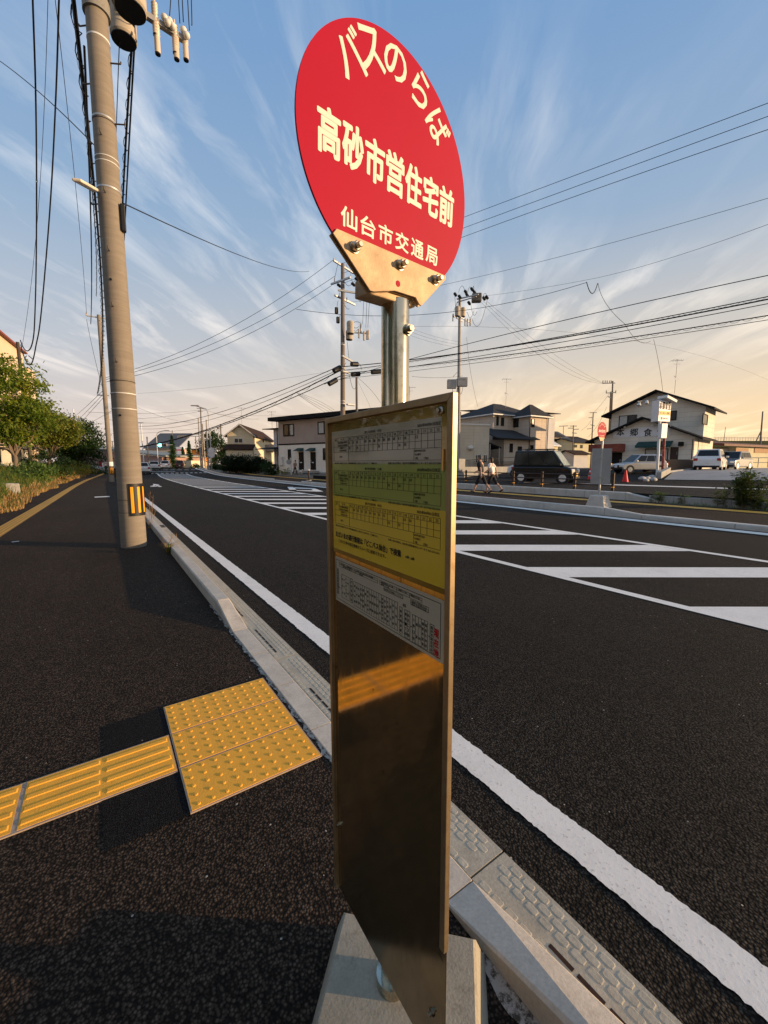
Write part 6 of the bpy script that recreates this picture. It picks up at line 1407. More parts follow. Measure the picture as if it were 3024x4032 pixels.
# ================================================================ VEHICLES
def car(name, label, p, ang, L, Wd, H, paintm, hood=.28, rear=.02, belt=.56, cowl=None, roof0=None, roof1=None, tumb=.14, wheel=.31, wx=None, plate=None, lamps='both', cat='car', group=None, grille=True, pillars=3, dark_glass=None, rim=None, zb=.24):
    """x forward; hood/rear = fraction of the length before / behind the cabin base"""
    R = empty(name, p, ang, label, cat, group); hl, hw = L/2, Wd/2; zs = H*belt; gl = dark_glass or CGLASS
    xc = hl-L*hood; xr = -hl+L*rear; nose = zs*(.86 if hood > .14 else .93)
    mb = MB(); prof = [(-hl+.05, zb), (-hl, zb+.12), (-hl+.01, zs*.85), (-hl+.06, zs), (xc, zs), (hl-.16, nose), (hl-.03, nose*.86), (hl, zb+.22), (hl-.05, zb)]
    def ring(sc, y): return [Vector((x, y, z)) for x, z in prof]
    n = len(prof); secs = [(-hw, .93), (-hw+.09, 1.0), (hw-.09, 1.0), (hw, .93)]; vs = []
    for y, k in secs:
        for x, z in prof: vs.append((x*(.985 if k < 1 else 1), y, zb+(z-zb)*(.955 if k < 1 else 1)))
    fs = [(s*n+i, s*n+(i+1) % n, (s+1)*n+(i+1) % n, (s+1)*n+i) for s in range(3) for i in range(n)]+[tuple(range(n-1, -1, -1)), tuple(range(3*n, 4*n))]
    mb.add(vs, fs); body = mb.build('body', paintm, R, True, bevel=.055, segs=3)
    r0 = roof0 if roof0 is not None else xr+.18; r1 = roof1 if roof1 is not None else xc-.62
    B = [(xr, hw-.05), (xc, hw-.05)]; Tq = [(r0, hw-.05-tumb), (r1, hw-.05-tumb)]
    vs = [(xr, -B[0][1], zs-.02), (xc, -B[1][1], zs-.02), (xc, B[1][1], zs-.02), (xr, B[0][1], zs-.02), (r0, -Tq[0][1], H), (r1, -Tq[1][1], H), (r1, Tq[1][1], H), (r0, Tq[0][1], H)]
    mb = MB(); mb.add(vs, [(3, 2, 1, 0), (4, 5, 6, 7), (0, 1, 5, 4), (1, 2, 6, 5), (2, 3, 7, 6), (3, 0, 4, 7)]); mb.build('cabin', paintm, R, True, bevel=.07, segs=3)
    V = [Vector(v) for v in vs]
    def glassq(name_, a, b, c, d, u0, u1, v0, v1, par, mt):
        f = lambda u, v: (a.lerp(b, u)).lerp(d.lerp(c, u), v); q = [f(u0, v0), f(u1, v0), f(u1, v1), f(u0, v1)]; nn_ = (q[1]-q[0]).cross(q[3]-q[0]).normalized()
        if nn_.dot(q[0]-Vector((0, 0, H*.7))) < 0: nn_ = -nn_
        m_ = MB(); m_.add([x+nn_*.004 for x in q]+[x+nn_*.014 for x in q], [(3, 2, 1, 0), (4, 5, 6, 7), (0, 1, 5, 4), (1, 2, 6, 5), (2, 3, 7, 6), (3, 0, 4, 7)]); return m_.build(name_, mt, par, True)
    glassq('windscreen', V[2], V[1], V[5], V[6], .06, .94, .08, .93, R, gl); glassq('rear_window', V[0], V[3], V[7], V[4], .08, .92, .22, .88, R, gl)
    for (a, b, c, d) in ((V[0], V[1], V[5], V[4]), (V[3], V[2], V[6], V[7])):
        for k in range(pillars): u0 = .05+.90*k/pillars; glassq('side_window', a, b, c, d, u0+.012, u0+.90/pillars-.012, .14, .86, R, gl)
    wxs = wx or (hl-L*.17, -hl+L*.18)
    for x in wxs:
        for sgn in (1, -1):
            y = sgn*(hw-.09); m_ = MB(); m_.lathe((x, y-sgn*.09, wheel), (0, sgn, 0), [(wheel*.6, 0), (wheel, .02), (wheel, .17), (wheel*.64, .185), (wheel*.6, .15)], 26); w_ = m_.build('wheel', RUBBER, R, True)
            m_ = MB(); m_.cyl((x, y+sgn*.06, wheel), (x, y+sgn*.075, wheel), wheel*.63, n=24, mi=0)
            for k in range(5): a = k*2*math.pi/5; d = Vector((math.cos(a), 0, math.sin(a))); m_.obox(Vector((x, y+sgn*.090, wheel))+d*wheel*.32, (wheel*.56, .025, .075), Matrix.Rotation(-a, 3, 'Y'), 1)
            m_.lathe((x, y+sgn*.06, wheel), (0, sgn, 0), [(wheel*.62, 0), (wheel*.64, .035), (wheel*.55, .036)], 24, 1); m_.build('rim', [BLACK, rim or GALV], w_, True)
            m_ = MB(); m_.cyl((x, sgn*(hw-.05), wheel+.02), (x, sgn*(hw+.004), wheel+.02), wheel*1.14, n=26); m_.build('wheel_arch', BLACK, R, True)
    for sgn in (1, -1):
        m_ = MB(); m_.obox((hl-.09, sgn*(hw-.21), nose*.80), (.20, .34, .20), rz3(sgn*.25)); m_.build('headlight', LAMPG, R, True, bevel=.04)
        m_ = MB(); m_.obox((-hl+.05, sgn*(hw-.15), zs*.86), (.16, .26, .20)); m_.build('tail_light', TAILL, R, True, bevel=.03)
        m_ = MB(); m_.obox((xc-.18, sgn*(hw+.08), zs+.10), (.10, .17, .14)); m_.build('mirror', paintm, R, True, bevel=.03)
    m_ = MB(); m_.obox((hl-.03, 0, zb+.10), (.14, Wd*.86, .16)); m_.build('bumper', BLACK, R, True, bevel=.03); m_ = MB(); m_.obox((-hl+.04, 0, zb+.06), (.12, Wd*.9, .16)); m_.build('bumper', BLACK, R, True, bevel=.03)
    if grille: m_ = MB(); m_.obox((hl-.02, 0, nose*.74), (.08, Wd*.42, .16)); m_.build('grille', BLACK, R, True, bevel=.02)
    for x, s_ in ((hl+.045, 1), (-hl-.012, -1)): m_ = MB(); m_.obox((x, 0, zb+.24 if s_ > 0 else zs*.66), (.012, .33, .165)); m_.build('licence_plate', plate or SIGNB, R, True)
    return R
LAMPG = M_('lamp_glass', (0.72, 0.72, 0.70), 0.12, .3, var=.2, scale=12, coat=.8)
C_BLK = M_('black_car_paint', (0.005, 0.005, 0.006), .22, coat=.35, spec=.3, var=.02); C_WHT = M_('white_car_paint', (0.68, 0.68, 0.67), .25, coat=.6, var=.03); C_SIL = M_('silver_car_paint', (0.42, 0.43, 0.45), .3, .6, coat=.5, var=.04); C_DGR = M_('grey_car_paint', (0.20, 0.21, 0.23), .3, .5, coat=.5, var=.04); C_BRN = M_('maroon_car_paint', (0.06, 0.028, 0.024), .3, coat=.5, var=.05)
YPL = M_('yellow_plate', (0.80, 0.44, 0.03), .5, var=.03); TINT = M_('tinted_glass', (0.030, 0.026, 0.022), .08, var=.5, scale=1.6, spec=.5); CGLASS = M_('car_glass', (0.014, 0.015, 0.016), .08, var=.2, spec=.32); WSG = M_('windscreen_glass', (0.27, 0.31, 0.27), .12, var=.4, scale=2.5, spec=.8)
def xy_on(px, py): return gr(*Ch(px, py))
# the black van: between its front and rear wheels
a = gr(*Ch(1150, 1052)); b = gr(*Ch(762, 1040)); c = (a+b)/2; dv = hz(a-b); ang = math.atan2(dv.y, dv.x); nrm = Vector((-dv.y, dv.x, 0)); nrm = nrm if nrm.dot(cf) > 0 else -nrm; c = c+nrm*.72; c.z = T(c.x, c.y)
VL = max(3.4, (a-b).length*1.42)
van = car('van', 'black boxy van behind the guard fence, with a yellow plate and pale headlight', c, ang, VL, VL*.435, VL*.545, C_BLK, hood=.13, rear=.015, belt=.52, roof0=-VL/2+.14, roof1=VL*.5-VL*.13-.66, tumb=.075, wheel=.315, wx=(VL*.5-VL*.15, -VL*.5+VL*.17), plate=YPL, cat='van', dark_glass=TINT, rim=LAMPG, zb=.26)
for o in list(bpy.data.objects):
    if o.parent == van and o.name.startswith('windscreen'): o.data = o.data.copy(); o.data.materials[0] = WSG
L = MB(); 
for sgn in (1, -1): L.tube([(-VL*.42, sgn*VL*.16, VL*.545+.07), (VL*.2, sgn*VL*.16, VL*.545+.07)], .018, 6)
for x in (-VL*.25, VL*.08): L.tube([(x, -VL*.17, VL*.545+.075), (x, VL*.17, VL*.545+.075)], .018, 6)
for x in (-VL*.25, VL*.08):
    for sgn in (1, -1): L.box(x-.03, x+.03, sgn*VL*.16-.02, sgn*VL*.16+.02, VL*.545-.02, VL*.545+.07)
L.build('roof_rack', BLACK, van, True)
p = gr(*Ch(650, 992)); dq = (p-CAM).dot(cf); p = p+dv*1.25+nrm*1.0; p.z = T(p.x, p.y)
car('van', 'white van half hidden behind the black van', p, ang+math.pi+.06, 3.4, 1.48, 1.78, C_WHT, hood=.16, belt=.54, tumb=.1, wheel=.29, cat='van')
a = gr(*Cb(415, 957)); b = gr(*Cb(688, 943)); c = (a+b)/2; dv = hz(a-b); nrm = Vector((-dv.y, dv.x, 0)); nrm = nrm if nrm.dot(cf) > 0 else -nrm; c = c+nrm*.75; c.z = T(c.x, c.y); L_ = (a-b).length/.66
car('car', 'silver hatchback parked side-on in front of the restaurant', c, math.atan2(dv.y, dv.x), L_, L_*.42, L_*.395, C_SIL, hood=.235, rear=.015, belt=.575, roof0=-L_*.5+L_*.11, roof1=L_*.5-L_*.43, tumb=.18, wheel=L_*.077, group='parked cars')
p = grd(Cb(1140, 0)[0], 32.5); p.z = T(p.x, p.y)
car('car', 'white sport utility car parked tail towards the road beside the brown fence', p, R_(90-79), 4.2, 1.72, 1.62, C_WHT, hood=.26, rear=.03, belt=.60, roof0=-1.55, roof1=.35, tumb=.15, wheel=.34, group='parked cars')
p = grd(Cb(1335, 0)[0], 37.0); p.z = T(p.x, p.y)
car('car', 'dark silver sport utility car parked facing the road, behind the white one', p, R_(90-273), 4.2, 1.76, 1.62, C_DGR, hood=.27, rear=.03, belt=.60, roof0=-1.6, roof1=.3, tumb=.15, wheel=.34, group='parked cars')
def road_car(px, py, label, mt_, az=4, L=4.1, H=1.5, W=1.72, **k):
    p = gr(*Ce(px, py)); f = azd(az); p = p+f*L*.5; p.z = .42*sm((p.y-50)/32); return car('car', label, p, math.atan2(f.y, f.x), L, W, H, mt_, group='cars waiting on the road ahead', tumb=.2, belt=.60, hood=.24, rear=.05, **k)
road_car(105, 958, 'nearest white hatchback waiting on the road, partly behind the near pole', C_WHT, 8); road_car(312, 880, 'white hatchback second in the queue on the road ahead', C_WHT, 8, H=1.5); road_car(505, 860, 'tall white wagon third in the queue on the road ahead', C_WHT, 12, H=1.68, W=1.8)
road_car(775, 858, 'maroon box car with one lit tail lamp at the crossing', C_BRN, 14, L=3.6, H=1.75, W=1.6, roof0=-1.5); road_car(880, 835, 'pale silver car just beyond the maroon one', C_SIL, 30, H=1.55)
# ================================================================ PEOPLE
def skin_mesh(name, J, E, mats, parent, sub=2, root=0):
    me = bpy.data.meshes.new(name); me.from_pydata([j[0] for j in J], E, []); o = bpy.data.objects.new(name, me); COL.objects.link(o)
    m_ = o.modifiers.new('skin', 'SKIN'); me.skin_vertices[0] if me.skin_vertices else None
    if not me.skin_vertices:
        bm = bmesh.new(); bm.from_mesh(me); bm.verts.layers.skin.verify(); bm.to_mesh(me); bm.free()
    for i, sv in enumerate(me.skin_vertices[0].data):
        r = J[i][1]; sv.radius = (r, r) if isinstance(r, (int, float)) else r; sv.use_root = (i == root)
    m_.use_smooth_shade = True; s_ = o.modifiers.new('sub', 'SUBSURF'); s_.levels = sub; s_.render_levels = sub
    dg = bpy.context.evaluated_depsgraph_get(); bpy.context.view_layer.update(); dg = bpy.context.evaluated_depsgraph_get()
    nm = bpy.data.meshes.new_from_object(o.evaluated_get(dg)); bpy.data.objects.remove(o); bpy.data.meshes.remove(me)
    for mt in (mats if isinstance(mats, list) else [mats]): nm.materials.append(mt)
    ob = bpy.data.objects.new(name, nm); COL.objects.link(ob); ob.parent = parent; return ob
def person(p, ang, label, H, stride, arms, shirt, pants, shoe, hair, long_hair=False, short_pants=True, lean=0.05, group=None, headturn=0, sleeve=.45):
    """faces +x; stride = (front leg angle, rear leg angle, rear knee bend); arms = ((upper, fore), (upper, fore)) for left and right, radians forward"""
    R = empty('person', p, ang, label, 'person', group); k = H/1.72; V3 = Vector
    pel = V3((0, 0, .93))*k; che = pel+V3((lean, 0, .36))*k; nec = che+V3((lean*.5, 0, .17))*k; hd = nec+V3((.03, 0, .17))*k
    def leg(sy, th, kn):
        h = pel+V3((0, sy*.09*k, -.04*k)); kd = V3((math.sin(th), 0, -math.cos(th)))*.43*k; kp = h+kd; a2 = th-kn; an = kp+V3((math.sin(a2), 0, -math.cos(a2)))*.41*k; f = a2*.7; he = an+V3((-.05*math.cos(f), 0, -.045+.02*math.sin(f)))*k; to = an+V3((.16*math.cos(f), 0, -.05+.16*math.sin(f)))*k; return h, kp, an, he, to
    def arm(sy, u, f):
        s = che+V3((0, sy*.17*k, .11*k)); e = s+V3((math.sin(u), sy*.10, -math.cos(u))).normalized()*.28*k; w = e+V3((math.sin(u+f), sy*.02, -math.cos(u+f))).normalized()*.25*k; d = (w-e).normalized(); h = w+d*.08*k; return s, e, w, h, d
    Ls = [leg(1, stride[0], stride[1]), leg(-1, stride[2], stride[3])]; As = [arm(1, *arms[0]), arm(-1, *arms[1])]
    J = [(pel, (.135*k, .105*k)), ((pel+che)/2, (.125*k, .10*k)), (che, (.15*k, .105*k)), (nec, .058*k), (hd, (.082*k, .098*k)), (hd+V3((0, 0, .085))*k, (.055*k, .07*k)), (nec+V3((.012, 0, .055))*k, .055*k)]; E = [(0, 1), (1, 2), (2, 3), (3, 6), (6, 4), (4, 5)]
    for L_ in Ls:
        b = len(J); J += [(L_[0], .088*k), (L_[1], .058*k), (L_[1].lerp(L_[2], .35), .055*k), (L_[2], .036*k), (L_[4], .032*k)]; E += [(0, b), (b, b+1), (b+1, b+2), (b+2, b+3), (b+3, b+4)]
    for A_, sy in zip(As, (1, -1)):
        b = len(J); J += [(A_[0], .055*k), (A_[1], .040*k), (A_[2], .026*k), (A_[3], (.036*k, .018*k))]; E += [(2, b), (b, b+1), (b+1, b+2), (b+2, b+3)]
        d = A_[4]; side = V3((0, 1, 0)); up = d.cross(side).normalized()
        for q in range(4): f0 = A_[3]+up*(.024-.016*q)*k+d*.02*k; f1 = f0+d*(.045-.006*abs(q-1.3))*k; f2 = f1+(d*.6-side*sy*.7)*.026*k; n0 = len(J); J += [(f0, .0085*k), (f1, .0078*k), (f2, .0068*k)]; E += [(b+3, n0), (n0, n0+1), (n0+1, n0+2)]
        t0 = A_[2]+d*.035*k+up*.034*k; n0 = len(J); J += [(t0, .0095*k), (t0+(d+up*.5)*.035*k, .008*k)]; E += [(b+3, n0), (n0, n0+1)]
    body = skin_mesh('body', J, E, SKIN, R)
    J = [(pel-V3((0, 0, .05))*k, (.158*k, .128*k)), ((pel+che)/2, (.150*k, .122*k)), (che, (.172*k, .128*k)), (nec-V3((0, 0, .035))*k, (.085*k, .075*k))]; E = [(0, 1), (1, 2), (2, 3)]
    for A_ in As: b = len(J); J += [(A_[0], .082*k), (A_[0].lerp(A_[1], sleeve+.4), .076*k)]; E += [(2, b), (b, b+1)]
    skin_mesh('shirt', J, E, shirt, R)
    J = [(pel+V3((0, 0, .04))*k, (.148*k, .118*k)), (pel-V3((0, 0, .06))*k, (.145*k, .118*k))]; E = [(0, 1)]
    for L_ in Ls:
        b = len(J)
        if short_pants: J += [(L_[0]-V3((0, 0, .05))*k, .102*k), (L_[1], .078*k), (L_[1].lerp(L_[2], .22), .074*k)]
        else: J += [(L_[0]-V3((0, 0, .05))*k, .098*k), (L_[1], .068*k), (L_[1].lerp(L_[2], .93), .052*k)]
        E += [(1, b), (b, b+1), (b+1, b+2)]
    skin_mesh('trousers', J, E, pants, R)
    for L_ in Ls: skin_mesh('shoe', [(L_[2]-V3((0, 0, .01))*k, .046*k), (L_[3], .046*k), (L_[3].lerp(L_[4], .6), (.046*k, .036*k)), (L_[4], (.042*k, .030*k))], [(0, 1), (1, 2), (2, 3)], shoe, R)
    hm = MB(); hM = rz3(headturn); hm.ball(hd+V3((-.016, 0, .045))*k, (.108*k, .092*k, .098*k), 14, 10)
    if long_hair: hm.ball(hd+V3((-.075, 0, -.045))*k, (.065*k, .085*k, .15*k), 12, 8)
    else: hm.ball(hd+V3((-.05, 0, -.01))*k, (.072*k, .086*k, .085*k), 12, 8)
    hm.build('hair', hair, R, True)
    fm = MB(); f0 = hd+V3((.085, 0, .012))*k; fm.ball(f0+V3((.012, 0, -.008))*k, (.018*k, .013*k, .022*k), 8, 6, 0)
    for sy in (1, -1): fm.ball(f0+V3((-.004, sy*.032, .018))*k, (.010*k, .014*k, .009*k), 8, 5, 1); fm.ball(hd+V3((-.005, sy*.085, .005))*k, (.02*k, .012*k, .03*k), 8, 6, 0)
    fm.ball(f0+V3((-.006, 0, -.045))*k, (.010*k, .026*k, .006*k), 8, 5, 2); fm.build('face', [SKIN, HAIR, INK_R], R, True); return R
SH_BLK = M_('black_cloth', (0.022, 0.020, 0.022), .8, var=.2); SH_WHT = M_('white_cloth', (0.78, 0.77, 0.76), .8, var=.05); SH_PAT = M_('patterned_cloth', (0.30, 0.24, 0.20), .8, var=.6, scale=26); H_GRY = M_('grey_hair', (0.10, 0.095, 0.09), .6, var=.3); SHOE = M_('dark_shoe', (0.02, 0.018, 0.018), .6); H_DK = M_('dark_tied_hair', (0.03, 0.022, 0.018), .5)
wd = R_(104)                                       # they walk up the sidewalk, towards the left of the picture
pm = gr(*Ch(345, 1152)); pm.z = .12
person(pm, wd, 'grey-haired person in black T-shirt and shorts striding on the far sidewalk', 1.74, (.42, .05, -.42, .30), ((-.42, .30), (.30, .75)), SH_BLK, SH_BLK, SHOE, H_GRY, group='walkers on the far sidewalk')
pw = gr(*Ch(455, 1145)); pw.z = .12
person(pw, wd, 'dark-haired person in loose white T-shirt and black shorts walking on the far sidewalk', 1.66, (.34, .10, -.45, .38), ((.25, .70), (-.55, .30)), SH_WHT, SH_BLK, SHOE, H_DK, group='walkers on the far sidewalk', long_hair=True, sleeve=.35)
pd_ = gr(*Cc(1035, 1062)); pd_.z = T(pd_.x, pd_.y)
person(pd_, math.atan2(-.93, .36), 'person in a patterned top walking a small white dog past the apartment house', 1.58, (.28, .05, -.25, .20), ((.2, .5), (-.2, .3)), SH_PAT, SH_BLK, SHOE, HAIR, short_pants=False)
pb_ = gr(*Ck(435, 1440)); pb_.z = .42*sm((pb_.y-50)/32)
person(pb_, R_(90), 'distant person in a white shirt and dark trousers at the end of the left sidewalk', 1.66, (.15, .02, -.15, .1), ((.5, .6), (.5, .6)), SH_WHT, SH_BLK, SHOE, HAIR, short_pants=False)
# the dog
dg_ = gr(*Cc(1105, 1052)); dg_.z = T(dg_.x, dg_.y); R = empty('dog', dg_, math.atan2(-.93, .36), 'small white dog on a walk in front of the apartment house', 'dog')
FUR = M_('white_fur', (0.62, 0.59, 0.54), .9, var=.15, scale=20, bmp=.4, bscale=60); J = [((-.18, 0, .30), (.085, .08)), ((0, 0, .29), (.085, .08)), ((.17, 0, .30), (.105, .09)), ((.27, 0, .40), .06), ((.33, 0, .46), (.07, .07)), ((.43, 0, .43), .034)]; E = [(0, 1), (1, 2), (2, 3), (3, 4), (4, 5)]
for x, i, s in ((-.19, 0, -1), (.17, 2, 1)):
    for y in (-.06, .06):
        b = len(J); o_ = random.uniform(-.04, .05)
        J += [((x, y, .24), .045), ((x+(.03 if s < 0 else -.01)+o_, y, .14), .026), ((x-(.03 if s < 0 else 0)+o_, y, .06), .020), ((x+.03+o_, y, .015), .02)]; E += [(i, b), (b, b+1), (b+1, b+2), (b+2, b+3)]
b = len(J); J += [((-.27, 0, .40), .022), ((-.25, 0, .50), .028)]; E += [(0, b), (b, b+1)]
for y in (-.05, .05): b = len(J); J += [((.30, y, .53), .018)]; E += [(4, b)]
skin_mesh('body', J, E, FUR, R, root=1); L = MB(); L.ball((.465, 0, .435), .014, 8, 6)
for y in (-.03, .03): L.ball((.395, y, .485), .011, 6, 5)
L.build('face', BLACK, R, True)
L = MB(); a = R.matrix_basis @ Vector((.25, 0, .40)); e = pd_+Vector((.1, -.1, .72)); L.tube([a, a.lerp(e, .5)-Vector((0, 0, .12)), e], .008, 5); tag(L.build('leash', BLACK, None, loc=tuple(a)), 'thin dog leash between the small white dog and its walker', 'leash')
# ================================================================ STREET FURNITURE AND SMALL THINGS
fz = empty('guard_fence', (17.25, 14, .40), 0, 'dark brown guard fence with three rails on posts, behind the two walkers', 'fence'); tops = []
ys = []
for px, py in ((130, 1040), (345, 1048), (595, 1060), (877, 1078), (1195, 1095), (1570, 1112)):
    r = ray(*Ch(px, py)); t_ = 17.25/r.x; ys.append(CAM.y+r.y*t_)
st_ = (ys[2]-ys[4])/2; y_ = ys[4]-st_*1.3; posts = [y_+st_*i for i in range(9)]
for y in posts:
    L = MB(); L.cyl((17.25, y, .36), (17.25, y, 1.12), .055, n=14); L.ball((17.25, y, 1.12), (.055, .055, .03), 12, 6); p_ = L.build('post', BROWN_M, fz)
    L = MB(); L.cyl((17.25, y, .52), (17.25, y, .57), .058, n=14); L.build('reflector', WY, p_)
for z in (.62, .82, 1.03): L = MB(); L.tube([(17.25, posts[0], z), (17.25, posts[-1], z)], .026, 8); L.build('rail', BROWN_M, fz)
for lab, px, py, h, cv in (('single red traffic cone in front of the silver hatchback', 370, 1028, .72, Cb), ('red and white banded traffic cone right behind the black van', 1460, 1010, .75, Ch)):
    p = gr(*cv(px, py)); R = empty('traffic_cone', p, 0, lab, 'traffic cone', 'traffic cones'); L = MB(); L.lathe(p, (0, 0, 1), [(.17, .03), (.035, h)], 18); cn = L.build('cone', RED_C, R); L = MB(); L.obox(p+Vector((0, 0, .015)), (.40, .40, .03)); L.build('base', RUBBER if cv is Cb else RED_C, R)
    if cv is Ch:
        for z0_ in (.25, .50): L = MB(); f = lambda z: .17+(.035-.17)*(z-.03)/(h-.03); L.lathe(p, (0, 0, 1), [(f(z0_)+.004, z0_), (f(z0_+.12)+.004, z0_+.12)], 18); L.build('band', SIGNB, cn)
p = gr(*Cc(1215, 1135)); p.z = .125; R = empty('bollard', p, 0, 'brown bollard with a pale cap standing alone on the far sidewalk', 'bollard'); L = MB(); L.cyl(p, p+Vector((0, 0, .82)), .065, n=14); L.build('post', BROWN_M, R); L = MB(); L.cyl(p+Vector((0, 0, .82)), p+Vector((0, 0, .90)), .07, n=14); L.build('cap', WHITE_M, R); L = MB(); L.cyl(p, p+Vector((0, 0, .03)), .26, n=18); L.build('base', K_NEW, R)
# white pole with a mirror before the apartment house
p = grd(Cc(982, 0)[0], 45.5); p.z = T(p.x, p.y); tq = at(*Cc(975, 838), (p-CAM).dot(cf)); R = empty('mirror_post', p, 0, 'short white post beside the walker with the dog', 'post'); L = MB(); L.cyl(p, tq, .06, n=10); L.build('post', WHITE_M, R); L = MB(); q = at(*Cc(955, 893), (p-CAM).dot(cf)-.1); L.cyl(q, q-hz(cf)*.06, .28, n=20); L.build('disc', GREYM, R)
# white fence by the hedge
a, b = gr(*Cc(145, 1015)), gr(*Cc(265, 1030)); a.z = b.z = .2; R = empty('white_fence', a, 0, 'short white fence panel with diagonal bars beside the hedge', 'fence'); h = .0
hh = at(*Cc(260, 925), (b-CAM).dot(cf)).z-.2; L = MB()
for t in (0, 1): L.cyl(a.lerp(b, t), a.lerp(b, t)+Z*(hh+(.25 if t == 0 else 0)), .07, n=8)
L.tube([a+Z*hh, b+Z*hh], .05, 6); L.tube([a+Z*hh*.25, b+Z*hh*.25], .05, 6)
for i in range(4): q0, q1 = a.lerp(b, i/4), a.lerp(b, (i+1)/4); L.tube([q0+Z*hh*.25, q1+Z*hh], .03, 5)
L.build('panel', WHITE_M, R)
# dark metal fence and low wall in front of the block building
Pq = [at(*Ch(120, 900), 33), at(*Ch(700, 905), 38)]; 
for q in Pq: q.z = T(q.x, q.y)
d = hz(Pq[1]-Pq[0]); LL = (Pq[1]-Pq[0]).length; M = Matrix((d, Vector((-d.y, d.x, 0)), Z)).transposed(); h0 = zof(*Ch(300, 885), Pq[0].lerp(Pq[1], .3)); h1 = zof(*Ch(300, 802), Pq[0].lerp(Pq[1], .3))
L = MB(); L.obox((Pq[0]+Pq[1])/2+Z*(h0/2-.1), (LL, .15, h0+.2), M); tag(L.build('low_wall', K_BLK, None, loc=tuple(Pq[0])), 'low grey block wall under the dark metal fence', 'wall')
R = empty('metal_fence', Pq[0]+Z*h0, 0, 'dark vertical bar fence in front of the pale block building', 'fence'); L = MB()
for k in range(int(LL/.16)): q = Pq[0]+d*(k*.16+.05)+Z*h0; L.cyl(q, q+Z*(h1-h0), .022, n=5)
tag(L.build('bar', FRAME_D, R), kind='stuff'); L = MB(); L.tube([Pq[0]+Z*h1, Pq[1]+Z*h1], .03, 6); L.tube([Pq[0]+Z*(h0+.08), Pq[1]+Z*(h0+.08)], .03, 6); L.build('rail', FRAME_D, R)
L = MB(); q = at(*Ch(138, 900), 32.5); q.z = T(q.x, q.y); zt = zof(*Ch(138, 795), q); L.obox(q+Z*zt/2, (.75, .3, zt), M); tag(L.build('gate_post', K_BLK, None, loc=tuple(q)), 'dark stone gate post at the left end of the metal fence', 'gate post')
# carport between the block building and the beige house
q = at(*Ch(490, 700), 45); R = empty('carport', (q.x, q.y, T(q.x, q.y)), 0, 'dark carport roof between the pale block building and the beige house', 'carport'); L = MB(); A, B = at(*Ch(420, 640), 44), at(*Ch(555, 690), 44); M2 = rz3(-YAW)
L.add([A, B, B+hz(cf)*4, A+hz(cf)*4, A+Z*.15, B+Z*.15, B+hz(cf)*4+Z*.15, A+hz(cf)*4+Z*.15], [(3, 2, 1, 0), (4, 5, 6, 7), (0, 1, 5, 4), (1, 2, 6, 5), (2, 3, 7, 6), (3, 0, 4, 7)]); L.build('roof', ROOF_BK, R)
L = MB()
for k in (.15, .85): qq = A.lerp(B, k); L.cyl(Vector((qq.x, qq.y, .5)), qq, .06, n=8)
L.build('post', GREYM, R)
# brown fence, low walls, stones before the restaurant
def bar_wall(name, p0, p1, d0, d1, pyt, mat, label, cat, w=.12, base=-.3):
    a, b = at(*p0, d0), at(*p1, d1); a.z, b.z = T(a.x, a.y), T(b.x, b.y); h = zof(*pyt, a); d = hz(b-a); s = Vector((-d.y, d.x, 0))*w/2; L = MB()
    L.add([a-s+Z*base, b-s+Z*base, b+s+Z*base, a+s+Z*base, a-s+Z*h, b-s+Z*(h+a.z-b.z+(b.z-a.z)), b+s+Z*h, a+s+Z*h], [(3, 2, 1, 0), (4, 5, 6, 7), (0, 1, 5, 4), (1, 2, 6, 5), (2, 3, 7, 6), (3, 0, 4, 7)]); return tag(L.build(name, mat, None, loc=tuple(a)), label, cat)
bar_wall('board_fence', Cb(742, 925), Cb(1018, 905), 31.5, 35, Cb(742, 822), WOODF, 'brown board fence between the silver hatchback and the white car', 'fence')
bar_wall('low_wall', Cb(672, 1000), Cb(760, 950), 25.5, 29, Cb(672, 938), K_BLK, 'short stained concrete wall at the foot of the restaurant sign', 'wall', .25)
bar_wall('low_wall', Cb(760, 950), Cb(1000, 905), 29, 33, Cb(760, 925), K_BLK, 'low concrete edging under the brown board fence', 'wall', .2)
for x, y, s, lab in ((525, 1008, .30, 'leftmost'), (570, 1004, .26, 'second'), (612, 996, .32, 'third'), (560, 1020, .22, 'lowest'), (625, 1016, .28, 'rightmost')):
    p = gr(*Cb(x, y)); L = MB(); L.ball(p+Z*s*.25, (s*1.1, s*.7, s*.5), 9, 6); tag(L.build('stone', concrete('pale_stone', (0.42, 0.41, 0.40)) if 'pale_stone' not in MATS else MATS['pale_stone'], None, loc=tuple(p)), lab+' of the pale stones at the foot of the restaurant sign', 'stone', 'pale stones under the restaurant sign')
# restaurant sign on two posts
dS = 27.5; pbs = at(*Cb(662, 960), dS); pbs.z = T(pbs.x, pbs.y); R = empty('sign_pylon', pbs, 0, 'white lettered sign box on one white and one rusty red post before the restaurant', 'sign')
L = MB(); L.cyl(at(*Cb(657, 975), dS), at(*Cb(682, 480), dS), .085, n=12); L.build('post', WHITE_M, R); L = MB(); L.cyl(at(*Cb(706, 950), dS+.6), at(*Cb(732, 480), dS+.6), .085, n=12); pr_ = L.build('post', M_('rusty_red_post', (0.24, 0.03, 0.02), .7, var=.3, dirt=((.5, .48, .45), 6, .6)), R); tag(pr_, 'rusty red post')
u = hz(cr+cf*.35); nrm = u.cross(Z); nrm = -nrm if nrm.dot(cf) > 0 else nrm; c = at(*Cb(728, 385), dS); w = 1.12; zt, zb_ = at(*Cb(728, 292), dS).z, at(*Cb(728, 480), dS).z; L = MB(); M = Matrix((u, -nrm, Z)).transposed()
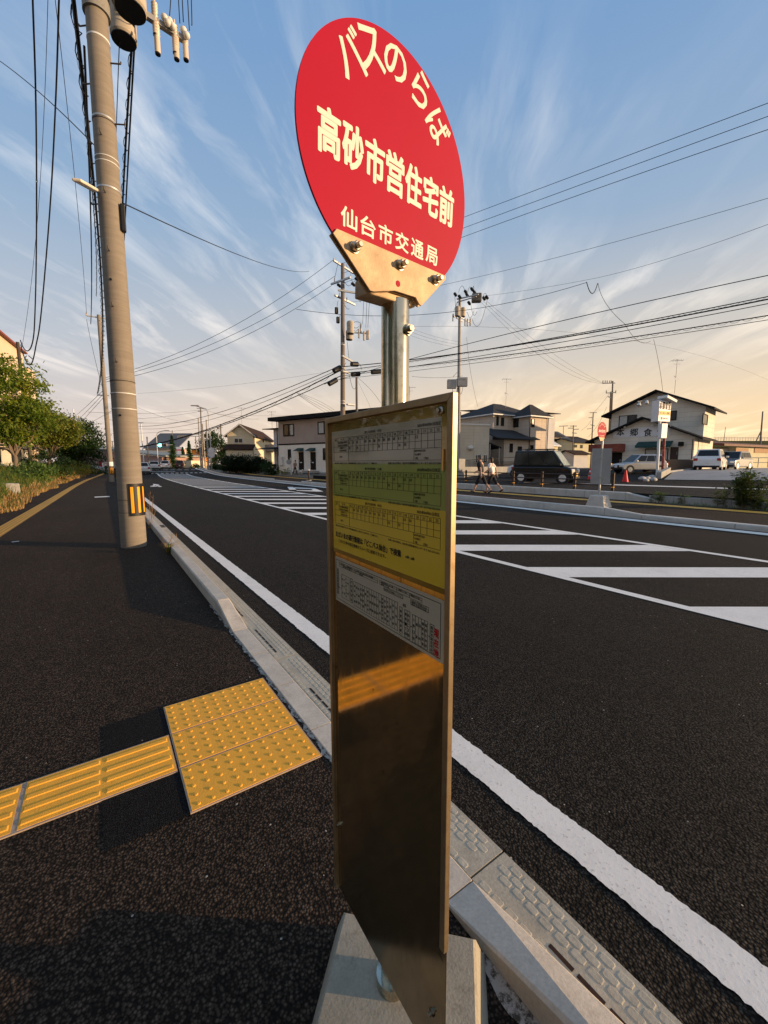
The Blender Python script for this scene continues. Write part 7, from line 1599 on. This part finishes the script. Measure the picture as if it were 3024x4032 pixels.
L.obox(Vector((c.x, c.y, (zt+zb_)/2))-nrm*.26, (w, .52, zt-zb_), M); bx = L.build('sign_box', SIGNB, R, bevel=.02)
L = MB(); fp = lambda a, z: Vector((c.x, c.y, 0))+u*a+Z*(zb_+(zt-zb_)*z)+nrm*.008
L.add([fp(-w*.48, .30), fp(w*.48, .30), fp(w*.48, .50), fp(-w*.48, .50)], [(0, 1, 2, 3)]); L.build('yellow_band', M_('sign_yellow', (0.70, .45, .08), .5), bx)
L = MB()
for i, ch in enumerate('本郷食堂'): write(L, ch, fp(-w*.36+i*w*.24, .75)+nrm*.004, u, Z, w*.19, (zt-zb_)*.36, .04)
write(L, 'ラーメン・定食', fp(0, .40)+nrm*.006, u, Z, w*.8, (zt-zb_)*.11, .03); write(L, '☎ 259-1751', fp(0, .15)+nrm*.004, u, Z, w*.6, (zt-zb_)*.12, .03); L.build('lettering', INK, bx)
L = MB(); q = at(*Cb(750, 282), dS); L.obox(q, (1.0, .7, .2), M @ Matrix.Rotation(.3, 3, 'Y')); L.build('lamp_hood', WHITE_M, R, bevel=.03)
L = MB(); a, b = at(*Cb(650, 283), dS), at(*Cb(480, 300), dS-.4); L.cyl(a, b, .025, n=6); ar = L.build('lamp_arm', GREYM, R)
for x, y in ((568, 290), (500, 308)): L = MB(); q = at(*Cb(x, y), dS-.3); L.lathe(q, (-.3, 0, -1), [(.06, 0), (.14, .22)], 12); L.build('spotlight', WHITE_M, ar)
L = MB(); q = at(*Cb(712, 565), dS-.2); L.obox(q, (.5, .2, .95), M); L.build('notice_box', SIGNB, R)
# small white waste bin, crate at the door; fence rail by the garage
p = grd(Cb(210, 0)[0], 36.5); p.z = at(*Cb(210, 920), 36.5).z; L = MB(); L.obox(p+Z*.3, (.9, .4, .6)); tag(L.build('crate', YPL, None, loc=tuple(p)), 'yellow crate beside the restaurant door', 'crate')
a, b = at(*Cb(1395, 870), 42), at(3100, 1450+868/2.2915, 42); h = at(*Cb(1395, 808), 42).z-a.z; R = empty('pipe_fence', a, 0, 'thin grey pipe fence in front of the low pale garage', 'fence'); L = MB(); L.tube([a+Z*h, b+Z*h], .035, 6); L.tube([a+Z*h*.3, b+Z*h*.3], .03, 6); L.build('rail', GREYM, R)
for k in range(6): q = a.lerp(b, k/5); L = MB(); L.cyl(q-Z*.3, q+Z*h, .04, n=8); L.build('post', GREYM, R)
# old stone posts in the verge, striped barrier, flags far away
for x, lab in ((118, 'left of the pair'), (190, 'right of the pair')):
    p = gr(*Cg(x, 335)); L = MB(); L.obox(p+Z*.22, (.42, .30, .62), rz3(.2), 0, .9); tag(L.build('stone_post', K_BLK, None, bevel=.03, loc=tuple(p)), 'weathered stone stump in the grass verge, '+lab, 'stone post', 'stone stumps in the verge')
p = at(*Ck(640, 1480), 44); p.z = 0; R = empty('barrier', p, 0, 'small dark barrier with orange stripes behind the second pole', 'barrier'); L = MB(); L.obox(p+Z*.5, (.35, 1.2, 1.0)); L.build('panel', BROWN_M, R)
for k in range(3): L = MB(); L.obox(p+Z*(.3+.28*k)-Vector((.18, 0, 0)), (.02, 1.1, .08), Matrix.Rotation(.35, 3, 'X')); L.build('stripe', WY, R)
for px, col, lab in ((280, SIGN_R, 'red banner flag at the far end of the left sidewalk, leftmost'), (325, SIGNB, 'pale banner flag at the far end of the left sidewalk, middle'), (365, SIGNB, 'pale banner flag at the far end of the left sidewalk, rightmost')):
    p = at(*Ck(px, 1400), 78); R = empty('banner_flag', p, 0, lab, 'flag', 'banner flags'); L = MB(); t_ = at(*Ck(px, 1240), 78); L.cyl(p-Z*.8, t_, .03, n=6); L.build('mast', GREYM, R); L = MB(); L.obox((p+t_)/2+vx*.3+Z*.2, (.6, .02, 1.5), rz3(-YAW)); L.build('cloth', col, R)
bpy.data.objects.remove(_to)
